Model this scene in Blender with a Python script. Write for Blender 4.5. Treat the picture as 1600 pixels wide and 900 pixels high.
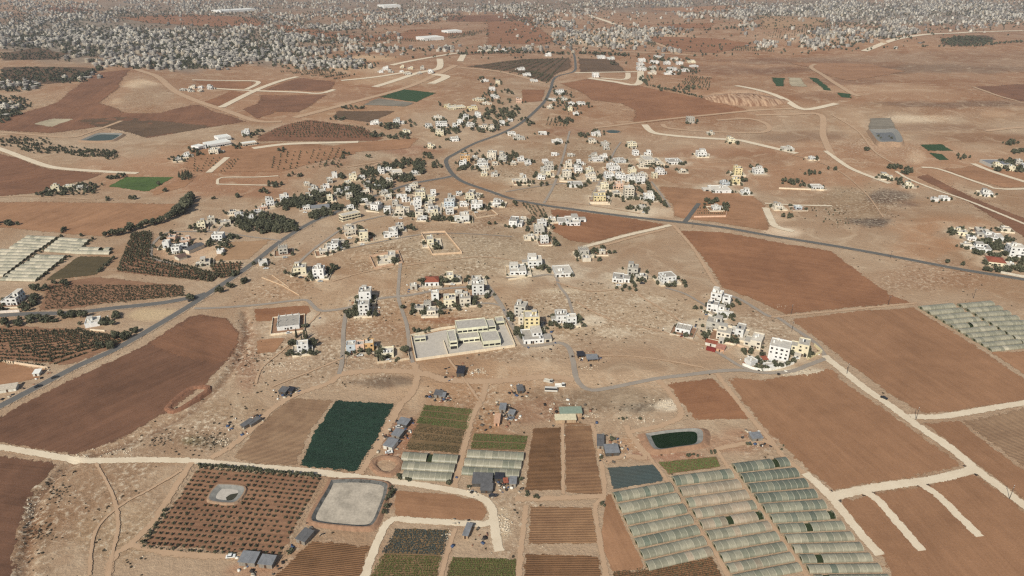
import bpy, math, random
import numpy as np
from mathutils import Vector
from mathutils.geometry import delaunay_2d_cdt

for _o in list(bpy.data.objects):
    bpy.data.objects.remove(_o)
SC = bpy.context.scene
COL = SC.collection
random.seed(7)
RNG = np.random.default_rng(11)

# ------------------------------------------------------------------ camera, light, exposure
CAM_H = 260.0
F_PX = 1100.0                      # focal length in pixels of the 1600 px wide photograph
HORIZON_Y = -70.0                  # image row of the horizon (above the top edge)
PITCH = math.atan((450 - HORIZON_Y) / F_PX)
cam_d = bpy.data.cameras.new("camera")
cam = bpy.data.objects.new("camera", cam_d)
COL.objects.link(cam)
cam.location = (0, 0, CAM_H)
cam.rotation_euler = (math.pi / 2 - PITCH, 0, 0)
cam_d.sensor_width = 36.0
cam_d.lens = 36.0 * F_PX / 1600.0
cam_d.clip_start = 1.0
cam_d.clip_end = 60000.0
SC.camera = cam

SUN_EL = math.radians(40)
SHADOW_AZ = math.radians(26)       # shadows fall away from the camera, this far to the right
sd = bpy.data.lights.new("sun", 'SUN')
sd.energy = 4.3
sd.angle = math.radians(0.53)
sd.color = (1.0, 0.955, 0.89)
sun = bpy.data.objects.new("sun", sd)
COL.objects.link(sun)
_dir = Vector((math.sin(SHADOW_AZ) * math.cos(SUN_EL), math.cos(SHADOW_AZ) * math.cos(SUN_EL), -math.sin(SUN_EL)))
sun.rotation_euler = _dir.to_track_quat('-Z', 'Y').to_euler()
sun.location = (-300, -400, 900)

wd = bpy.data.worlds.new("World")
SC.world = wd
wd.use_nodes = True
wn = wd.node_tree
for n in list(wn.nodes):
    wn.nodes.remove(n)
_sky = wn.nodes.new('ShaderNodeTexSky')
_sky.sky_type = 'NISHITA'
_sky.sun_disc = False
_sky.sun_elevation = SUN_EL
_sky.sun_rotation = math.atan2(-_dir.x, -_dir.y)
_sky.dust_density = 2.0
_bg = wn.nodes.new('ShaderNodeBackground')
_bg.inputs['Strength'].default_value = 0.085
_wo = wn.nodes.new('ShaderNodeOutputWorld')
wn.links.new(_sky.outputs[0], _bg.inputs[0])
wn.links.new(_bg.outputs[0], _wo.inputs[0])

SC.view_settings.view_transform = 'Standard'
SC.view_settings.look = 'None'
SC.view_settings.exposure = 0.0
SC.view_settings.gamma = 1.0
SC.view_settings.use_curve_mapping = False
SC.render.engine = 'CYCLES'
SC.cycles.max_bounces = 3
SC.cycles.use_adaptive_sampling = True
SC.cycles.adaptive_threshold = 0.012
SC.cycles.diffuse_bounces = 2
SC.cycles.glossy_bounces = 1
SC.cycles.transparent_max_bounces = 6
SC.cycles.volume_bounces = 0
SC.cycles.use_denoising = False
SC.cycles.filter_width = 1.3
HAZE_DENSITY = 0.000045

# ------------------------------------------------------------------ colour and helpers
GAIN = 0.97
def lin1(c):
    c = c / 255.0
    return c / 12.92 if c <= 0.04045 else ((c + 0.055) / 1.055) ** 2.4
def alb(rgb, k=1.0):
    return tuple(min(0.85, lin1(c) * GAIN * k * q) for c, q in zip(rgb, (0.98, 1.0, 0.96)))

def tag(o, label=None, cat=None, group=None, kind=None):
    if label: o['label'] = label
    if cat: o['category'] = cat
    if group: o['group'] = group
    if kind: o['kind'] = kind
    return o

def np_mesh(name, V, F):
    V = np.asarray(V, dtype=np.float32); F = np.asarray(F, dtype=np.int32)
    me = bpy.data.meshes.new(name)
    k = F.shape[1]
    me.vertices.add(len(V)); me.vertices.foreach_set('co', V.ravel())
    me.loops.add(F.size); me.loops.foreach_set('vertex_index', F.ravel())
    me.polygons.add(len(F)); me.polygons.foreach_set('loop_start', np.arange(0, F.size, k, dtype=np.int32))
    me.update(calc_edges=True)
    return me

def py_mesh(name, V, F):
    me = bpy.data.meshes.new(name)
    me.from_pydata([tuple(v) for v in V], [], F)
    me.update()
    return me

def link(name, me, mat=None, parent=None):
    o = bpy.data.objects.new(name, me)
    COL.objects.link(o)
    if mat is not None and not me.materials:
        me.materials.append(mat)
    if parent is not None:
        o.parent = parent
    return o

def empty(name, loc=(0, 0, 0), rz=0.0):
    o = bpy.data.objects.new(name, None)
    o.empty_display_size = 1.0
    o.location = loc
    o.rotation_euler = (0, 0, rz)
    COL.objects.link(o)
    return o

def fattr(me, name, vals):
    a = me.attributes.new(name, 'FLOAT', 'POINT')
    a.data.foreach_set('value', np.asarray(vals, dtype=np.float32))

def cattr(me, name, vals):
    a = me.attributes.new(name, 'FLOAT_COLOR', 'POINT')
    v = np.asarray(vals, dtype=np.float32)
    if v.shape[1] == 3:
        v = np.concatenate([v, np.ones((len(v), 1), np.float32)], 1)
    a.data.foreach_set('color', v.ravel())

BOX_F = [(0, 3, 2, 1), (4, 5, 6, 7), (0, 1, 5, 4), (1, 2, 6, 5), (2, 3, 7, 6), (3, 0, 4, 7)]
def box_v(x0, x1, y0, y1, z0, z1):
    return [(x0, y0, z0), (x1, y0, z0), (x1, y1, z0), (x0, y1, z0), (x0, y0, z1), (x1, y0, z1), (x1, y1, z1), (x0, y1, z1)]

class MB:
    def __init__(s): s.V = []; s.F = []
    def add(s, V, F):
        b = len(s.V); s.V += [tuple(v) for v in V]; s.F += [tuple(i + b for i in f) for f in F]; return s
    def box(s, x0, x1, y0, y1, z0, z1):
        return s.add(box_v(x0, x1, y0, y1, z0, z1), BOX_F)
    def cyl(s, x, y, z0, z1, r, n=10, r2=None):
        r2 = r if r2 is None else r2
        V = [(x + r * math.cos(2 * math.pi * i / n), y + r * math.sin(2 * math.pi * i / n), z0) for i in range(n)]
        V += [(x + r2 * math.cos(2 * math.pi * i / n), y + r2 * math.sin(2 * math.pi * i / n), z1) for i in range(n)]
        F = [(i, (i + 1) % n, n + (i + 1) % n, n + i) for i in range(n)] + [tuple(range(n - 1, -1, -1)), tuple(range(n, 2 * n))]
        return s.add(V, F)
    def build(s, name, mat, parent=None):
        return link(name, py_mesh(name, s.V, s.F), mat, parent)

# ------------------------------------------------------------------ terrain shape and pixel -> ground
_cp, _sp = math.cos(PITCH), math.sin(PITCH)
def _flat(px, py):
    px = np.asarray(px, float); py = np.asarray(py, float)
    t = CAM_H / np.maximum(F_PX * _sp + (py - 450) * _cp, 1e-6)
    return (px - 800) * t, (F_PX * _cp - (py - 450) * _sp) * t
def _hill(px, py, amp, sx, sy):
    x, y = _flat(px, py)
    return (float(x), float(y), amp, sx, sy)
HILLS = [_hill(650, 400, 7, 110, 130), _hill(225, 140, 12, 170, 230), _hill(760, 160, 9, 130, 260), _hill(1150, 150, 8, 120, 160),
         _hill(1420, 150, 14, 300, 320), _hill(1150, 40, 22, 500, 500), _hill(300, 80, 10, 400, 450), _hill(1450, 370, 4, 120, 110),
         _hill(960, 280, 4, 110, 120), _hill(1330, 60, 18, 400, 350), _hill(640, 100, 8, 240, 220), _hill(150, 780, -1.2, 50, 60)]
GULLY_PX = [[(383, 492), (388, 530), (372, 570), (345, 605), (300, 645), (250, 672), (195, 695), (150, 710)],
            [(112, 726), (88, 745), (60, 775), (48, 815), (42, 860), (36, 925)]]
GULLY = [np.array([_flat(*p) for p in g], float) for g in GULLY_PX]

def seg_dist(x, y, pts):
    d = np.full(np.shape(x), 1e9)
    for (ax, ay), (bx, by) in zip(pts[:-1], pts[1:]):
        ex, ey = bx - ax, by - ay
        t = np.clip(((x - ax) * ex + (y - ay) * ey) / (ex * ex + ey * ey + 1e-9), 0, 1)
        d = np.minimum(d, np.hypot(x - ax - t * ex, y - ay - t * ey))
    return d

def height(x, y):
    x = np.asarray(x, float); y = np.asarray(y, float)
    z = np.zeros(np.broadcast(x, y).shape)
    for hx, hy, a, sx, sy in HILLS:
        z = z + a * np.exp(-((x - hx) / sx) ** 2 - ((y - hy) / sy) ** 2)
    z = z + 0.9 * np.sin(x / 61 + 0.4 * np.sin(y / 90)) * np.sin(y / 73 + 1.2) + 2.2 * np.sin(x / 310 + 2) * np.sin(y / 270)
    for g in GULLY:
        near = (x > g[:, 0].min() - 30) & (x < g[:, 0].max() + 30) & (y > g[:, 1].min() - 30) & (y < g[:, 1].max() + 30)
        if np.any(near):
            d = seg_dist(x, y, g)
            w = 3.0 + 1.2 * np.sin(x / 7.0) * np.sin(y / 5.0)
            z = z - 1.9 * np.exp(-(d / w) ** 2)
    return z

def at2(px, py):
    px = np.asarray(px, float); py = np.asarray(py, float)
    den = np.maximum(F_PX * _sp + (py - 450) * _cp, 2.0)
    z = np.zeros(np.broadcast(px, py).shape)
    for _ in range(14):
        t = (CAM_H - z) / den
        x = (px - 800) * t; y = (F_PX * _cp - (py - 450) * _sp) * t
        z = 0.35 * z + 0.65 * height(x, y)
    t = (CAM_H - z) / den
    return (px - 800) * t, (F_PX * _cp - (py - 450) * _sp) * t

_GB = [(float(g[:, 0].min()) - 30, float(g[:, 0].max()) + 30, float(g[:, 1].min()) - 30, float(g[:, 1].max()) + 30, [tuple(map(float, q)) for q in g]) for g in GULLY]
def hs(x, y):                        # height() for a single point, in plain python
    z = 0.0
    for hx, hy, a, sx, sy in HILLS:
        e = ((x - hx) / sx) ** 2 + ((y - hy) / sy) ** 2
        if e < 30: z += a * math.exp(-e)
    z += 0.9 * math.sin(x / 61 + 0.4 * math.sin(y / 90)) * math.sin(y / 73 + 1.2) + 2.2 * math.sin(x / 310 + 2) * math.sin(y / 270)
    for x0, x1, y0, y1, g in _GB:
        if x0 < x < x1 and y0 < y < y1:
            d = 1e9
            for (ax, ay), (bx, by) in zip(g[:-1], g[1:]):
                ex, ey = bx - ax, by - ay
                t = max(0.0, min(1.0, ((x - ax) * ex + (y - ay) * ey) / (ex * ex + ey * ey + 1e-9)))
                d = min(d, math.hypot(x - ax - t * ex, y - ay - t * ey))
            w = 3.0 + 1.2 * math.sin(x / 7.0) * math.sin(y / 5.0)
            z -= 1.9 * math.exp(-(d / w) ** 2)
    return z

def at(px, py):
    px = float(px); py = float(py)
    den = max(F_PX * _sp + (py - 450) * _cp, 2.0); fy = F_PX * _cp - (py - 450) * _sp
    z = 0.0
    for _ in range(11):
        t = (CAM_H - z) / den
        z = 0.35 * z + 0.65 * hs((px - 800) * t, fy * t)
    t = (CAM_H - z) / den
    x, y = (px - 800) * t, fy * t
    return Vector((x, y, hs(x, y)))

def inside1(px, py, poly):
    c = False; n = len(poly); j = n - 1
    for i in range(n):
        x1, y1 = poly[i]; x2, y2 = poly[j]
        if (y1 > py) != (y2 > py) and px < (x2 - x1) * (py - y1) / (y2 - y1) + x1: c = not c
        j = i
    return c

def to_px(x, y, z):
    dz = z - CAM_H
    depth = y * _cp - dz * _sp
    return 800 + F_PX * x / depth, 450 + F_PX * (-(y * _sp + dz * _cp)) / depth

def ppm(p):      # pixels of the photograph for one metre at a ground point
    return F_PX / (p.y * _cp + (CAM_H - p.z) * _sp)

# ------------------------------------------------------------------ material factory
MATS = {}
def nt(name):
    m = bpy.data.materials.new(name); m.use_nodes = True
    t = m.node_tree
    b = t.nodes['Principled BSDF']
    b.inputs['Roughness'].default_value = 0.9
    b.inputs['Specular IOR Level'].default_value = 0.15
    return m, t, b
def N(t, kind, **kw):
    n = t.nodes.new(kind)
    for k, v in kw.items():
        if k in n.inputs.keys() if hasattr(n.inputs, 'keys') else False:
            n.inputs[k].default_value = v
        else:
            setattr(n, k, v)
    return n
def noise(t, vec, scale, detail=4.0, rough=0.6, dist=0.0):
    n = t.nodes.new('ShaderNodeTexNoise'); n.noise_dimensions = '2D'
    n.inputs['Scale'].default_value = scale; n.inputs['Detail'].default_value = detail
    n.inputs['Roughness'].default_value = rough; n.inputs['Distortion'].default_value = dist
    if vec is not None: t.links.new(vec, n.inputs['Vector'])
    return n.outputs['Fac']
def ramp(t, fac, a, b, ca=0.0, cb=1.0):
    n = t.nodes.new('ShaderNodeMapRange'); n.clamp = True
    n.inputs['From Min'].default_value = a; n.inputs['From Max'].default_value = b
    n.inputs['To Min'].default_value = ca; n.inputs['To Max'].default_value = cb
    t.links.new(fac, n.inputs['Value']); return n.outputs['Result']
def mth(t, op, a, b=None, clamp=False):
    n = t.nodes.new('ShaderNodeMath'); n.operation = op; n.use_clamp = clamp
    for i, v in enumerate((a, b)):
        if v is None: continue
        if isinstance(v, (int, float)): n.inputs[i].default_value = v
        else: t.links.new(v, n.inputs[i])
    return n.outputs[0]
def mixc(t, fac, a, b, mode='MIX'):
    n = t.nodes.new('ShaderNodeMix'); n.data_type = 'RGBA'; n.blend_type = mode
    for s, v in ((0, fac), (6, a), (7, b)):
        if isinstance(v, (int, float)): n.inputs[s].default_value = v
        elif isinstance(v, tuple): n.inputs[s].default_value = (*v, 1.0) if len(v) == 3 else v
        else: t.links.new(v, n.inputs[s])
    return n.outputs[2]
def posn(t):
    return t.nodes.new('ShaderNodeNewGeometry').outputs['Position']
def attrn(t, name, out='Fac'):
    n = t.nodes.new('ShaderNodeAttribute'); n.attribute_name = name
    return n.outputs[out]
def bump(t, b, h, strength, dist):
    n = t.nodes.new('ShaderNodeBump'); n.inputs['Strength'].default_value = strength; n.inputs['Distance'].default_value = dist
    t.links.new(h, n.inputs['Height']); t.links.new(n.outputs[0], b.inputs['Normal'])
def mapping(t, vec, scale, rz=0.0):
    n = t.nodes.new('ShaderNodeMapping'); n.inputs['Scale'].default_value = scale; n.inputs['Rotation'].default_value = (0, 0, rz)
    t.links.new(vec, n.inputs['Vector']); return n.outputs[0]

def plain(name, rgb, rough=0.8, var=0.25, scale=0.6, k=1.0, spec=0.2, metal=0.0, objrand=0.0):
    if name in MATS: return MATS[name]
    m, t, b = nt(name)
    c = alb(rgb, k)
    f = noise(t, posn(t), scale, 5.0, 0.65)
    f2 = noise(t, posn(t), scale * 7, 2.0, 0.5)
    f = mth(t, 'ADD', mth(t, 'MULTIPLY', f, 0.7), mth(t, 'MULTIPLY', f2, 0.3))
    f = ramp(t, f, 0.3, 0.7)
    lo = tuple(x * (1 - var) for x in c); hi = tuple(min(0.88, x * (1 + var * 0.6)) for x in c)
    col = mixc(t, f, lo, hi)
    if objrand:
        r = t.nodes.new('ShaderNodeObjectInfo').outputs['Random']
        col = mixc(t, 1.0, col, mixc(t, r, (1 - objrand,) * 3, (1 + objrand * 0.5,) * 3), 'MULTIPLY')
    t.links.new(col, b.inputs['Base Color'])
    b.inputs['Roughness'].default_value = rough; b.inputs['Specular IOR Level'].default_value = spec; b.inputs['Metallic'].default_value = metal
    MATS[name] = m
    return m

TAN = (166, 139, 114)
# ------------------------------------------------------------------ the ground sheet
def ground_material():
    m, t, b = nt("dry_ground")
    p = posn(t)
    base = attrn(t, 'Col', 'Color')
    scrub0 = attrn(t, 'scrub')
    n1 = noise(t, p, 0.006, 4.0, 0.62, 0.4)
    n2 = noise(t, p, 0.035, 5.0, 0.68, 0.8)
    n3 = noise(t, p, 0.3, 5.0, 0.74)
    scrub = mth(t, 'MULTIPLY', scrub0, ramp(t, noise(t, p, 0.022, 3.0, 0.6), 0.35, 0.65, 0.2, 0.95))
    n4 = noise(t, p, 0.75, 3.0, 0.65)
    n6 = noise(t, mapping(t, p, (1, 2.2, 1), 0.35), 0.09, 5.0, 0.74, 0.5)
    red = mixc(t, ramp(t, n1, 0.42, 0.66), base, mixc(t, 1.0, base, (0.82, 0.71, 0.63), 'MULTIPLY'))
    pale = mixc(t, mth(t, 'MULTIPLY', ramp(t, n2, 0.50, 0.74), 0.6), red, mixc(t, 0.6, red, alb((206, 182, 154))))
    dk = mth(t, 'ADD', 0.22, mth(t, 'MULTIPLY', scrub, 0.5))
    dark = mixc(t, mth(t, 'MULTIPLY', ramp(t, n6, 0.46, 0.68), dk), pale, mixc(t, 1.0, pale, (0.66, 0.62, 0.58), 'MULTIPLY'))
    # stony flecks, worn limestone and dry tufts where the land is scrub
    c1 = mixc(t, mth(t, 'MULTIPLY', ramp(t, n3, 0.53, 0.64), mth(t, 'MULTIPLY', scrub, 0.85)), dark, alb((216, 198, 174)))
    dk2 = mth(t, 'MULTIPLY', ramp(t, n3, 0.48, 0.38), mth(t, 'ADD', 0.10, mth(t, 'MULTIPLY', scrub, 0.55)))
    c2 = mixc(t, dk2, c1, mixc(t, 1.0, c1, (0.58, 0.54, 0.50), 'MULTIPLY'))
    fl = mth(t, 'MULTIPLY', ramp(t, n4, 0.55, 0.63), mth(t, 'ADD', 0.10, mth(t, 'MULTIPLY', scrub, 0.55)))
    c3 = mixc(t, fl, c2, mixc(t, 1.0, c2, (0.55, 0.52, 0.48), 'MULTIPLY'))
    fine = mixc(t, n4, (0.93, 0.95, 0.95), (1.29, 1.32, 1.32))
    t.links.new(mixc(t, 1.0, c3, fine, 'MULTIPLY'), b.inputs['Base Color'])
    bump(t, b, mth(t, 'ADD', n3, mth(t, 'MULTIPLY', n4, 0.4)), 0.7, 0.9)
    return m

def sstep(e):
    e = np.clip(e, 0, 1); return e * e * (3 - 2 * e)

# soil and vegetation tints of open land: centre, radii, colour, strength (all in photograph coordinates, laid on the land itself)
TINTS = [
    (800, 40, 1100, 70, (148, 113, 88), .85), (400, 120, 400, 60, (152, 115, 88), .75), (1050, 150, 200, 70, (156, 118, 90), .75), (1400, 120, 380, 60, (154, 116, 88), .9), (1480, 95, 200, 16, (140, 116, 96), .5),
    (1330, 175, 120, 14, (158, 130, 104), .5), (1300, 260, 330, 40, (164, 125, 96), .85), (1330, 320, 70, 30, (156, 132, 106), .8),
    (500, 160, 190, 40, (158, 119, 91), .8), (560, 175, 90, 14, (164, 130, 100), .6), (300, 270, 170, 34, (162, 121, 92), .85),
    (330, 240, 90, 14, (168, 134, 106), .7), (700, 400, 170, 45, (168, 144, 118), .9), (640, 480, 200, 40, (174, 146, 119), .9),
    (940, 490, 190, 40, (174, 147, 120), .9), (900, 360, 120, 30, (156, 130, 104), .6), (900, 270, 130, 45, (164, 139, 113), .8),
    (800, 600, 260, 34, (184, 153, 124), .85), (1000, 560, 130, 22, (160, 130, 104), .9), (980, 572, 90, 8, (150, 124, 100), .6),
    (600, 597, 55, 10, (112, 92, 76), .85), (700, 590, 40, 8, (128, 104, 84), .5), (960, 625, 70, 22, (142, 120, 98), .85), (1000, 636, 26, 7, (104, 88, 74), .9),
    (1040, 632, 24, 9, (212, 192, 168), .95), (870, 620, 70, 14, (138, 114, 92), .7), (880, 640, 50, 12, (128, 104, 84), .6),
    (930, 500, 22, 8, (214, 194, 170), .8), (1395, 306, 38, 10, (112, 94, 80), .9), (1365, 347, 45, 7, (98, 84, 74), .9), (1420, 320, 20, 4, (118, 94, 80), .7),
    (1440, 185, 42, 6, (206, 180, 152), .9), (1555, 178, 30, 6, (190, 160, 132), .6), (590, 92, 45, 5, (196, 162, 126), .7),
    (215, 131, 32, 6, (206, 178, 148), .85), (185, 158, 18, 4, (190, 160, 130), .7), (235, 150, 50, 17, (156, 127, 102), .9),
    (1160, 150, 62, 9, (196, 160, 130), .85), (1120, 160, 60, 8, (186, 150, 122), .5), (1300, 55, 110, 12, (170, 138, 112), .6),
    (1480, 365, 80, 25, (178, 142, 112), .9), (1430, 390, 60, 20, (172, 138, 110), .8), (1450, 430, 90, 22, (162, 130, 104), .8),
    (170, 790, 120, 90, (158, 130, 105), .9), (190, 830, 60, 50, (164, 136, 108), .7), (250, 690, 90, 22, (150, 122, 98), .8), (300, 690, 22, 8, (120, 112, 84), .7),
    (340, 690, 40, 10, (126, 108, 88), .7), (60, 820, 26, 80, (150, 124, 100), .7), (370, 640, 60, 20, (156, 128, 102), .8), (400, 600, 50, 30, (168, 140, 114), .8),
    (385, 560, 24, 50, (150, 112, 88), .7), (440, 570, 50, 22, (178, 150, 124), .7), (430, 450, 60, 18, (176, 146, 118), .8),
    (300, 520, 60, 8, (170, 140, 110), .6), (245, 492, 40, 10, (190, 164, 130), .8), (340, 395, 50, 22, (196, 164, 134), .9), (280, 385, 40, 22, (198, 168, 142), .8),
    (640, 345, 120, 20, (170, 140, 112), .8), (740, 290, 60, 18, (172, 142, 114), .8), (1000, 330, 22, 10, (206, 188, 164), .8), (1020, 330, 40, 8, (200, 176, 150), .7),
    (1225, 362, 30, 8, (216, 192, 166), .85), (1220, 335, 20, 12, (196, 166, 138), .7), (1250, 580, 40, 6, (206, 188, 164), .8), (1120, 545, 60, 14, (170, 142, 116), .7),
    (785, 820, 18, 26, (186, 162, 134), .8), (660, 790, 60, 14, (154, 112, 88), .9), (990, 695, 60, 14, (176, 140, 110), .9), (1150, 690, 60, 20, (160, 122, 96), .8),
    (1040, 712, 60, 8, (158, 112, 88), .8), (780, 700, 30, 30, (160, 118, 92), .6), (830, 640, 50, 20, (152, 116, 92), .7), (760, 660, 30, 30, (170, 136, 106), .8),
    (630, 690, 30, 40, (160, 118, 92), .9), (615, 727, 24, 12, (178, 150, 124), .8), (450, 868, 60, 24, (168, 132, 104), .6), (400, 890, 60, 14, (160, 118, 92), .6),
    (960, 60, 90, 12, (196, 170, 142), .7), (1040, 60, 60, 8, (176, 146, 120), .6), 
    (380, 85, 80, 20, (140, 120, 104), .5), (120, 60, 160, 30, (128, 116, 104), .8), (300, 90, 140, 20, (134, 118, 104), .7), (1450, 20, 260, 16, (150, 136, 122), .6),
    (560, 110, 60, 8, (186, 158, 130), .6), (620, 125, 90, 8, (176, 144, 114), .6), (450, 200, 30, 6, (190, 168, 144), .5),
    (1370, 225, 30, 12, (176, 140, 112), .7), (1430, 245, 16, 10, (196, 164, 134), .7), (1330, 190, 26, 24, (172, 140, 112), .6),
    (1450, 108, 190, 7, (126, 100, 80), .8), (1370, 138, 120, 8, (172, 138, 110), .7), (1500, 163, 130, 5, (118, 92, 74), .8), (1320, 128, 60, 5, (124, 90, 70), .6), (1540, 215, 90, 8, (140, 108, 84), .7), (1250, 215, 60, 8, (132, 102, 80), .7), (1210, 110, 60, 6, (124, 92, 72), .7), (1120, 110, 70, 8, (132, 98, 76), .7), (1230, 95, 120, 5, (128, 98, 78), .7), (1130, 240, 90, 8, (150, 112, 86), .7), (1100, 270, 60, 8, (152, 118, 92), .6), (680, 130, 60, 8, (150, 118, 92), .5), (560, 150, 60, 8, (140, 104, 80), .5), (480, 250, 80, 10, (150, 112, 86), .7), (380, 300, 90, 10, (156, 116, 90), .7), (320, 285, 60, 8, (152, 112, 86), .6), (640, 235, 40, 8, (146, 104, 80), .8), (880, 205, 50, 7, (146, 108, 84), .7), (1460, 200, 80, 5, (140, 110, 88), .7), (1280, 150, 40, 7, (140, 106, 82), .7), (1180, 250, 60, 10, (150, 116, 90), .7),
    (250, 55, 300, 46, (120, 108, 95), .75), (1420, 16, 320, 20, (126, 114, 101), .75), (700, 8, 600, 12, (122, 108, 95), .7),
    (960, 520, 40, 7, (206, 184, 158), .6), (1010, 470, 30, 6, (204, 182, 156), .6), (880, 455, 40, 5, (206, 184, 156), .6), (800, 440, 30, 5, (198, 176, 150), .5), (540, 540, 30, 10, (206, 184, 158), .6), (640, 505, 40, 5, (196, 170, 142), .5), (1090, 505, 20, 8, (208, 188, 162), .7), (600, 430, 30, 6, (196, 172, 146), .5), (700, 345, 40, 6, (206, 182, 156), .6), (800, 330, 30, 6, (206, 184, 158), .6), (930, 330, 60, 6, (206, 186, 160), .6), (560, 400, 30, 6, (196, 172, 146), .5), (1180, 520, 24, 8, (200, 178, 152), .6),
    (1510, 365, 40, 8, (150, 130, 110), .5), (740, 535, 60, 14, (180, 156, 128), .5), (560, 515, 90, 14, (162, 130, 104), .7), (700, 500, 70, 5, (150, 104, 78), .7),
]
SCRUB = [(700, 400, 170, 40, 1), (640, 490, 170, 40, .9), (930, 490, 150, 45, 1), (900, 265, 130, 40, .8), (500, 560, 130, 50, .9), (1340, 325, 80, 32, 1),
         (430, 440, 70, 40, .8), (180, 790, 120, 90, .75), (330, 670, 100, 40, .9), (1200, 510, 60, 25, .8), (880, 620, 190, 40, .6), (650, 260, 120, 25, .4),
         (1450, 430, 90, 25, .6), (1370, 230, 80, 30, .7), (700, 340, 130, 25, .7), (60, 820, 30, 80, 1), (390, 560, 40, 60, .8), (560, 250, 80, 30, .4),
         (1000, 700, 130, 25, .6), (770, 690, 60, 80, .6), (800, 820, 60, 60, .6), (450, 860, 80, 40, .5), (820, 545, 120, 20, .8), (1180, 700, 50, 30, .5), (640, 690, 40, 50, .6), (1440, 185, 48, 9, 1), (590, 92, 50, 7, .7), (215, 131, 36, 8, .8), (1040, 632, 26, 10, 1), (1160, 150, 70, 12, .8), (1395, 306, 42, 13, .9), (1365, 347, 50, 9, .9), (1120, 200, 120, 20, .4), (240, 150, 60, 20, .5), (1500, 170, 80, 14, .5), (950, 62, 60, 12, .8), (1300, 55, 120, 14, .7)]

def make_ground():
    ys = [-2600, -1800, -1200, -800, -500, -300, -150, -50, 30, 80, 110]
    y = 130.0
    while y < 640:
        ys.append(y); y += 3.0
    while y < 26000:
        ys.append(y); y *= 1.0125
    ys = np.array(ys)
    s = np.linspace(-1, 1, 681)
    s = np.sign(s) * (0.78 * np.abs(s) + 0.7 * np.abs(s) ** 6)
    Y, S = np.meshgrid(ys, s, indexing='ij')
    X = S * (np.maximum(Y, 100) + 420)
    X = np.where(Y < 110, S * 1800, X)
    Z = height(X, Y)
    nr, nc = Y.shape
    V = np.stack([X, Y, Z], -1).reshape(-1, 3)
    i = np.arange(nr * nc).reshape(nr, nc)
    F = np.stack([i[:-1, :-1], i[:-1, 1:], i[1:, 1:], i[1:, :-1]], -1).reshape(-1, 4)
    me = np_mesh("ground", V, F)
    return me, X, Y, Z, F

def paint_ground(me, X, Y, Z, F, yards):
    px, py = to_px(X.ravel(), np.maximum(Y.ravel(), 60), Z.ravel())
    C = np.tile(np.array(alb(TAN)), (len(px), 1))
    # slow natural wobble so that tint edges are never ellipses
    wx = 14 * np.sin(px / 37 + 2 * np.sin(py / 23)) + 7 * np.sin(px / 13 + py / 9)
    wy = 5 * np.sin(px / 29 + 1.3) * np.cos(py / 17) + 3 * np.sin(px / 11 - py / 7)
    for cx, cy, rx, ry, rgb, k in TINTS:
        d = ((px - cx + wx * min(1, rx / 60)) / rx) ** 2 + ((py - cy + wy * min(1, ry / 25)) / ry) ** 2
        w = (k * sstep((1.55 - d) / 1.2))[:, None]
        C = C * (1 - w) + np.array(alb(rgb)) * w
    sc = np.zeros(len(px))
    for cx, cy, rx, ry, k in SCRUB:
        d = ((px - cx + wx) / rx) ** 2 + ((py - cy + wy) / ry) ** 2
        sc = np.maximum(sc, k * sstep((1.4 - d) / 1.0))
    for g in GULLY:
        d = seg_dist(X.ravel(), Y.ravel(), g)
        sc = np.maximum(sc, np.exp(-(d / 9) ** 2))
        w = (0.55 * np.exp(-(d / 2.4) ** 2))[:, None]
        C = C * (1 - w) + np.array(alb((122, 90, 70))) * w
    xr, yr = X.ravel(), Y.ravel()
    for hx, hy, r in yards:
        idx = np.nonzero((np.abs(xr - hx) < r * 2.6) & (np.abs(yr - hy) < r * 2.6))[0]
        if not len(idx): continue
        d = np.hypot(xr[idx] - hx, yr[idx] - hy) / r
        w = (0.62 * sstep((2.1 - d + 0.5 * np.sin(xr[idx] / 5) * np.sin(yr[idx] / 4)) / 1.2))[:, None]
        C[idx] = C[idx] * (1 - w) + np.array(alb((204, 184, 160))) * w
        sc[idx] = np.maximum(sc[idx], w[:, 0] * 1.3)
    cattr(me, 'Col', C); fattr(me, 'scrub', sc)
    o = link("ground", me, ground_material())
    me.polygons.foreach_set('use_smooth', np.ones(len(F), bool))
    tag(o, "dry tan and red-brown open land stretching to the far towns", "ground", kind="structure")
    return o
GROUND = make_ground()

def scrub_at(px, py):
    v = 0.15
    for cx, cy, rx, ry, k in SCRUB:
        d = ((px - cx) / rx) ** 2 + ((py - cy) / ry) ** 2
        if d < 1.2: v = max(v, k)
    return v

# ------------------------------------------------------------------ fields
def inside(px, py, poly):
    px = np.asarray(px); py = np.asarray(py)
    c = np.zeros(px.shape, bool)
    n = len(poly)
    for i in range(n):
        x1, y1 = poly[i]; x2, y2 = poly[(i + 1) % n]
        cond = ((y1 > py) != (y2 > py)) & (px < (x2 - x1) * (py - y1) / ((y2 - y1) if y2 != y1 else 1e-9) + x1)
        c ^= cond
    return c

def lift(x, y, layer):
    d = np.hypot(x, y)
    return height(x, y) + 0.04 + 0.03 * layer + 0.00014 * d

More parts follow.
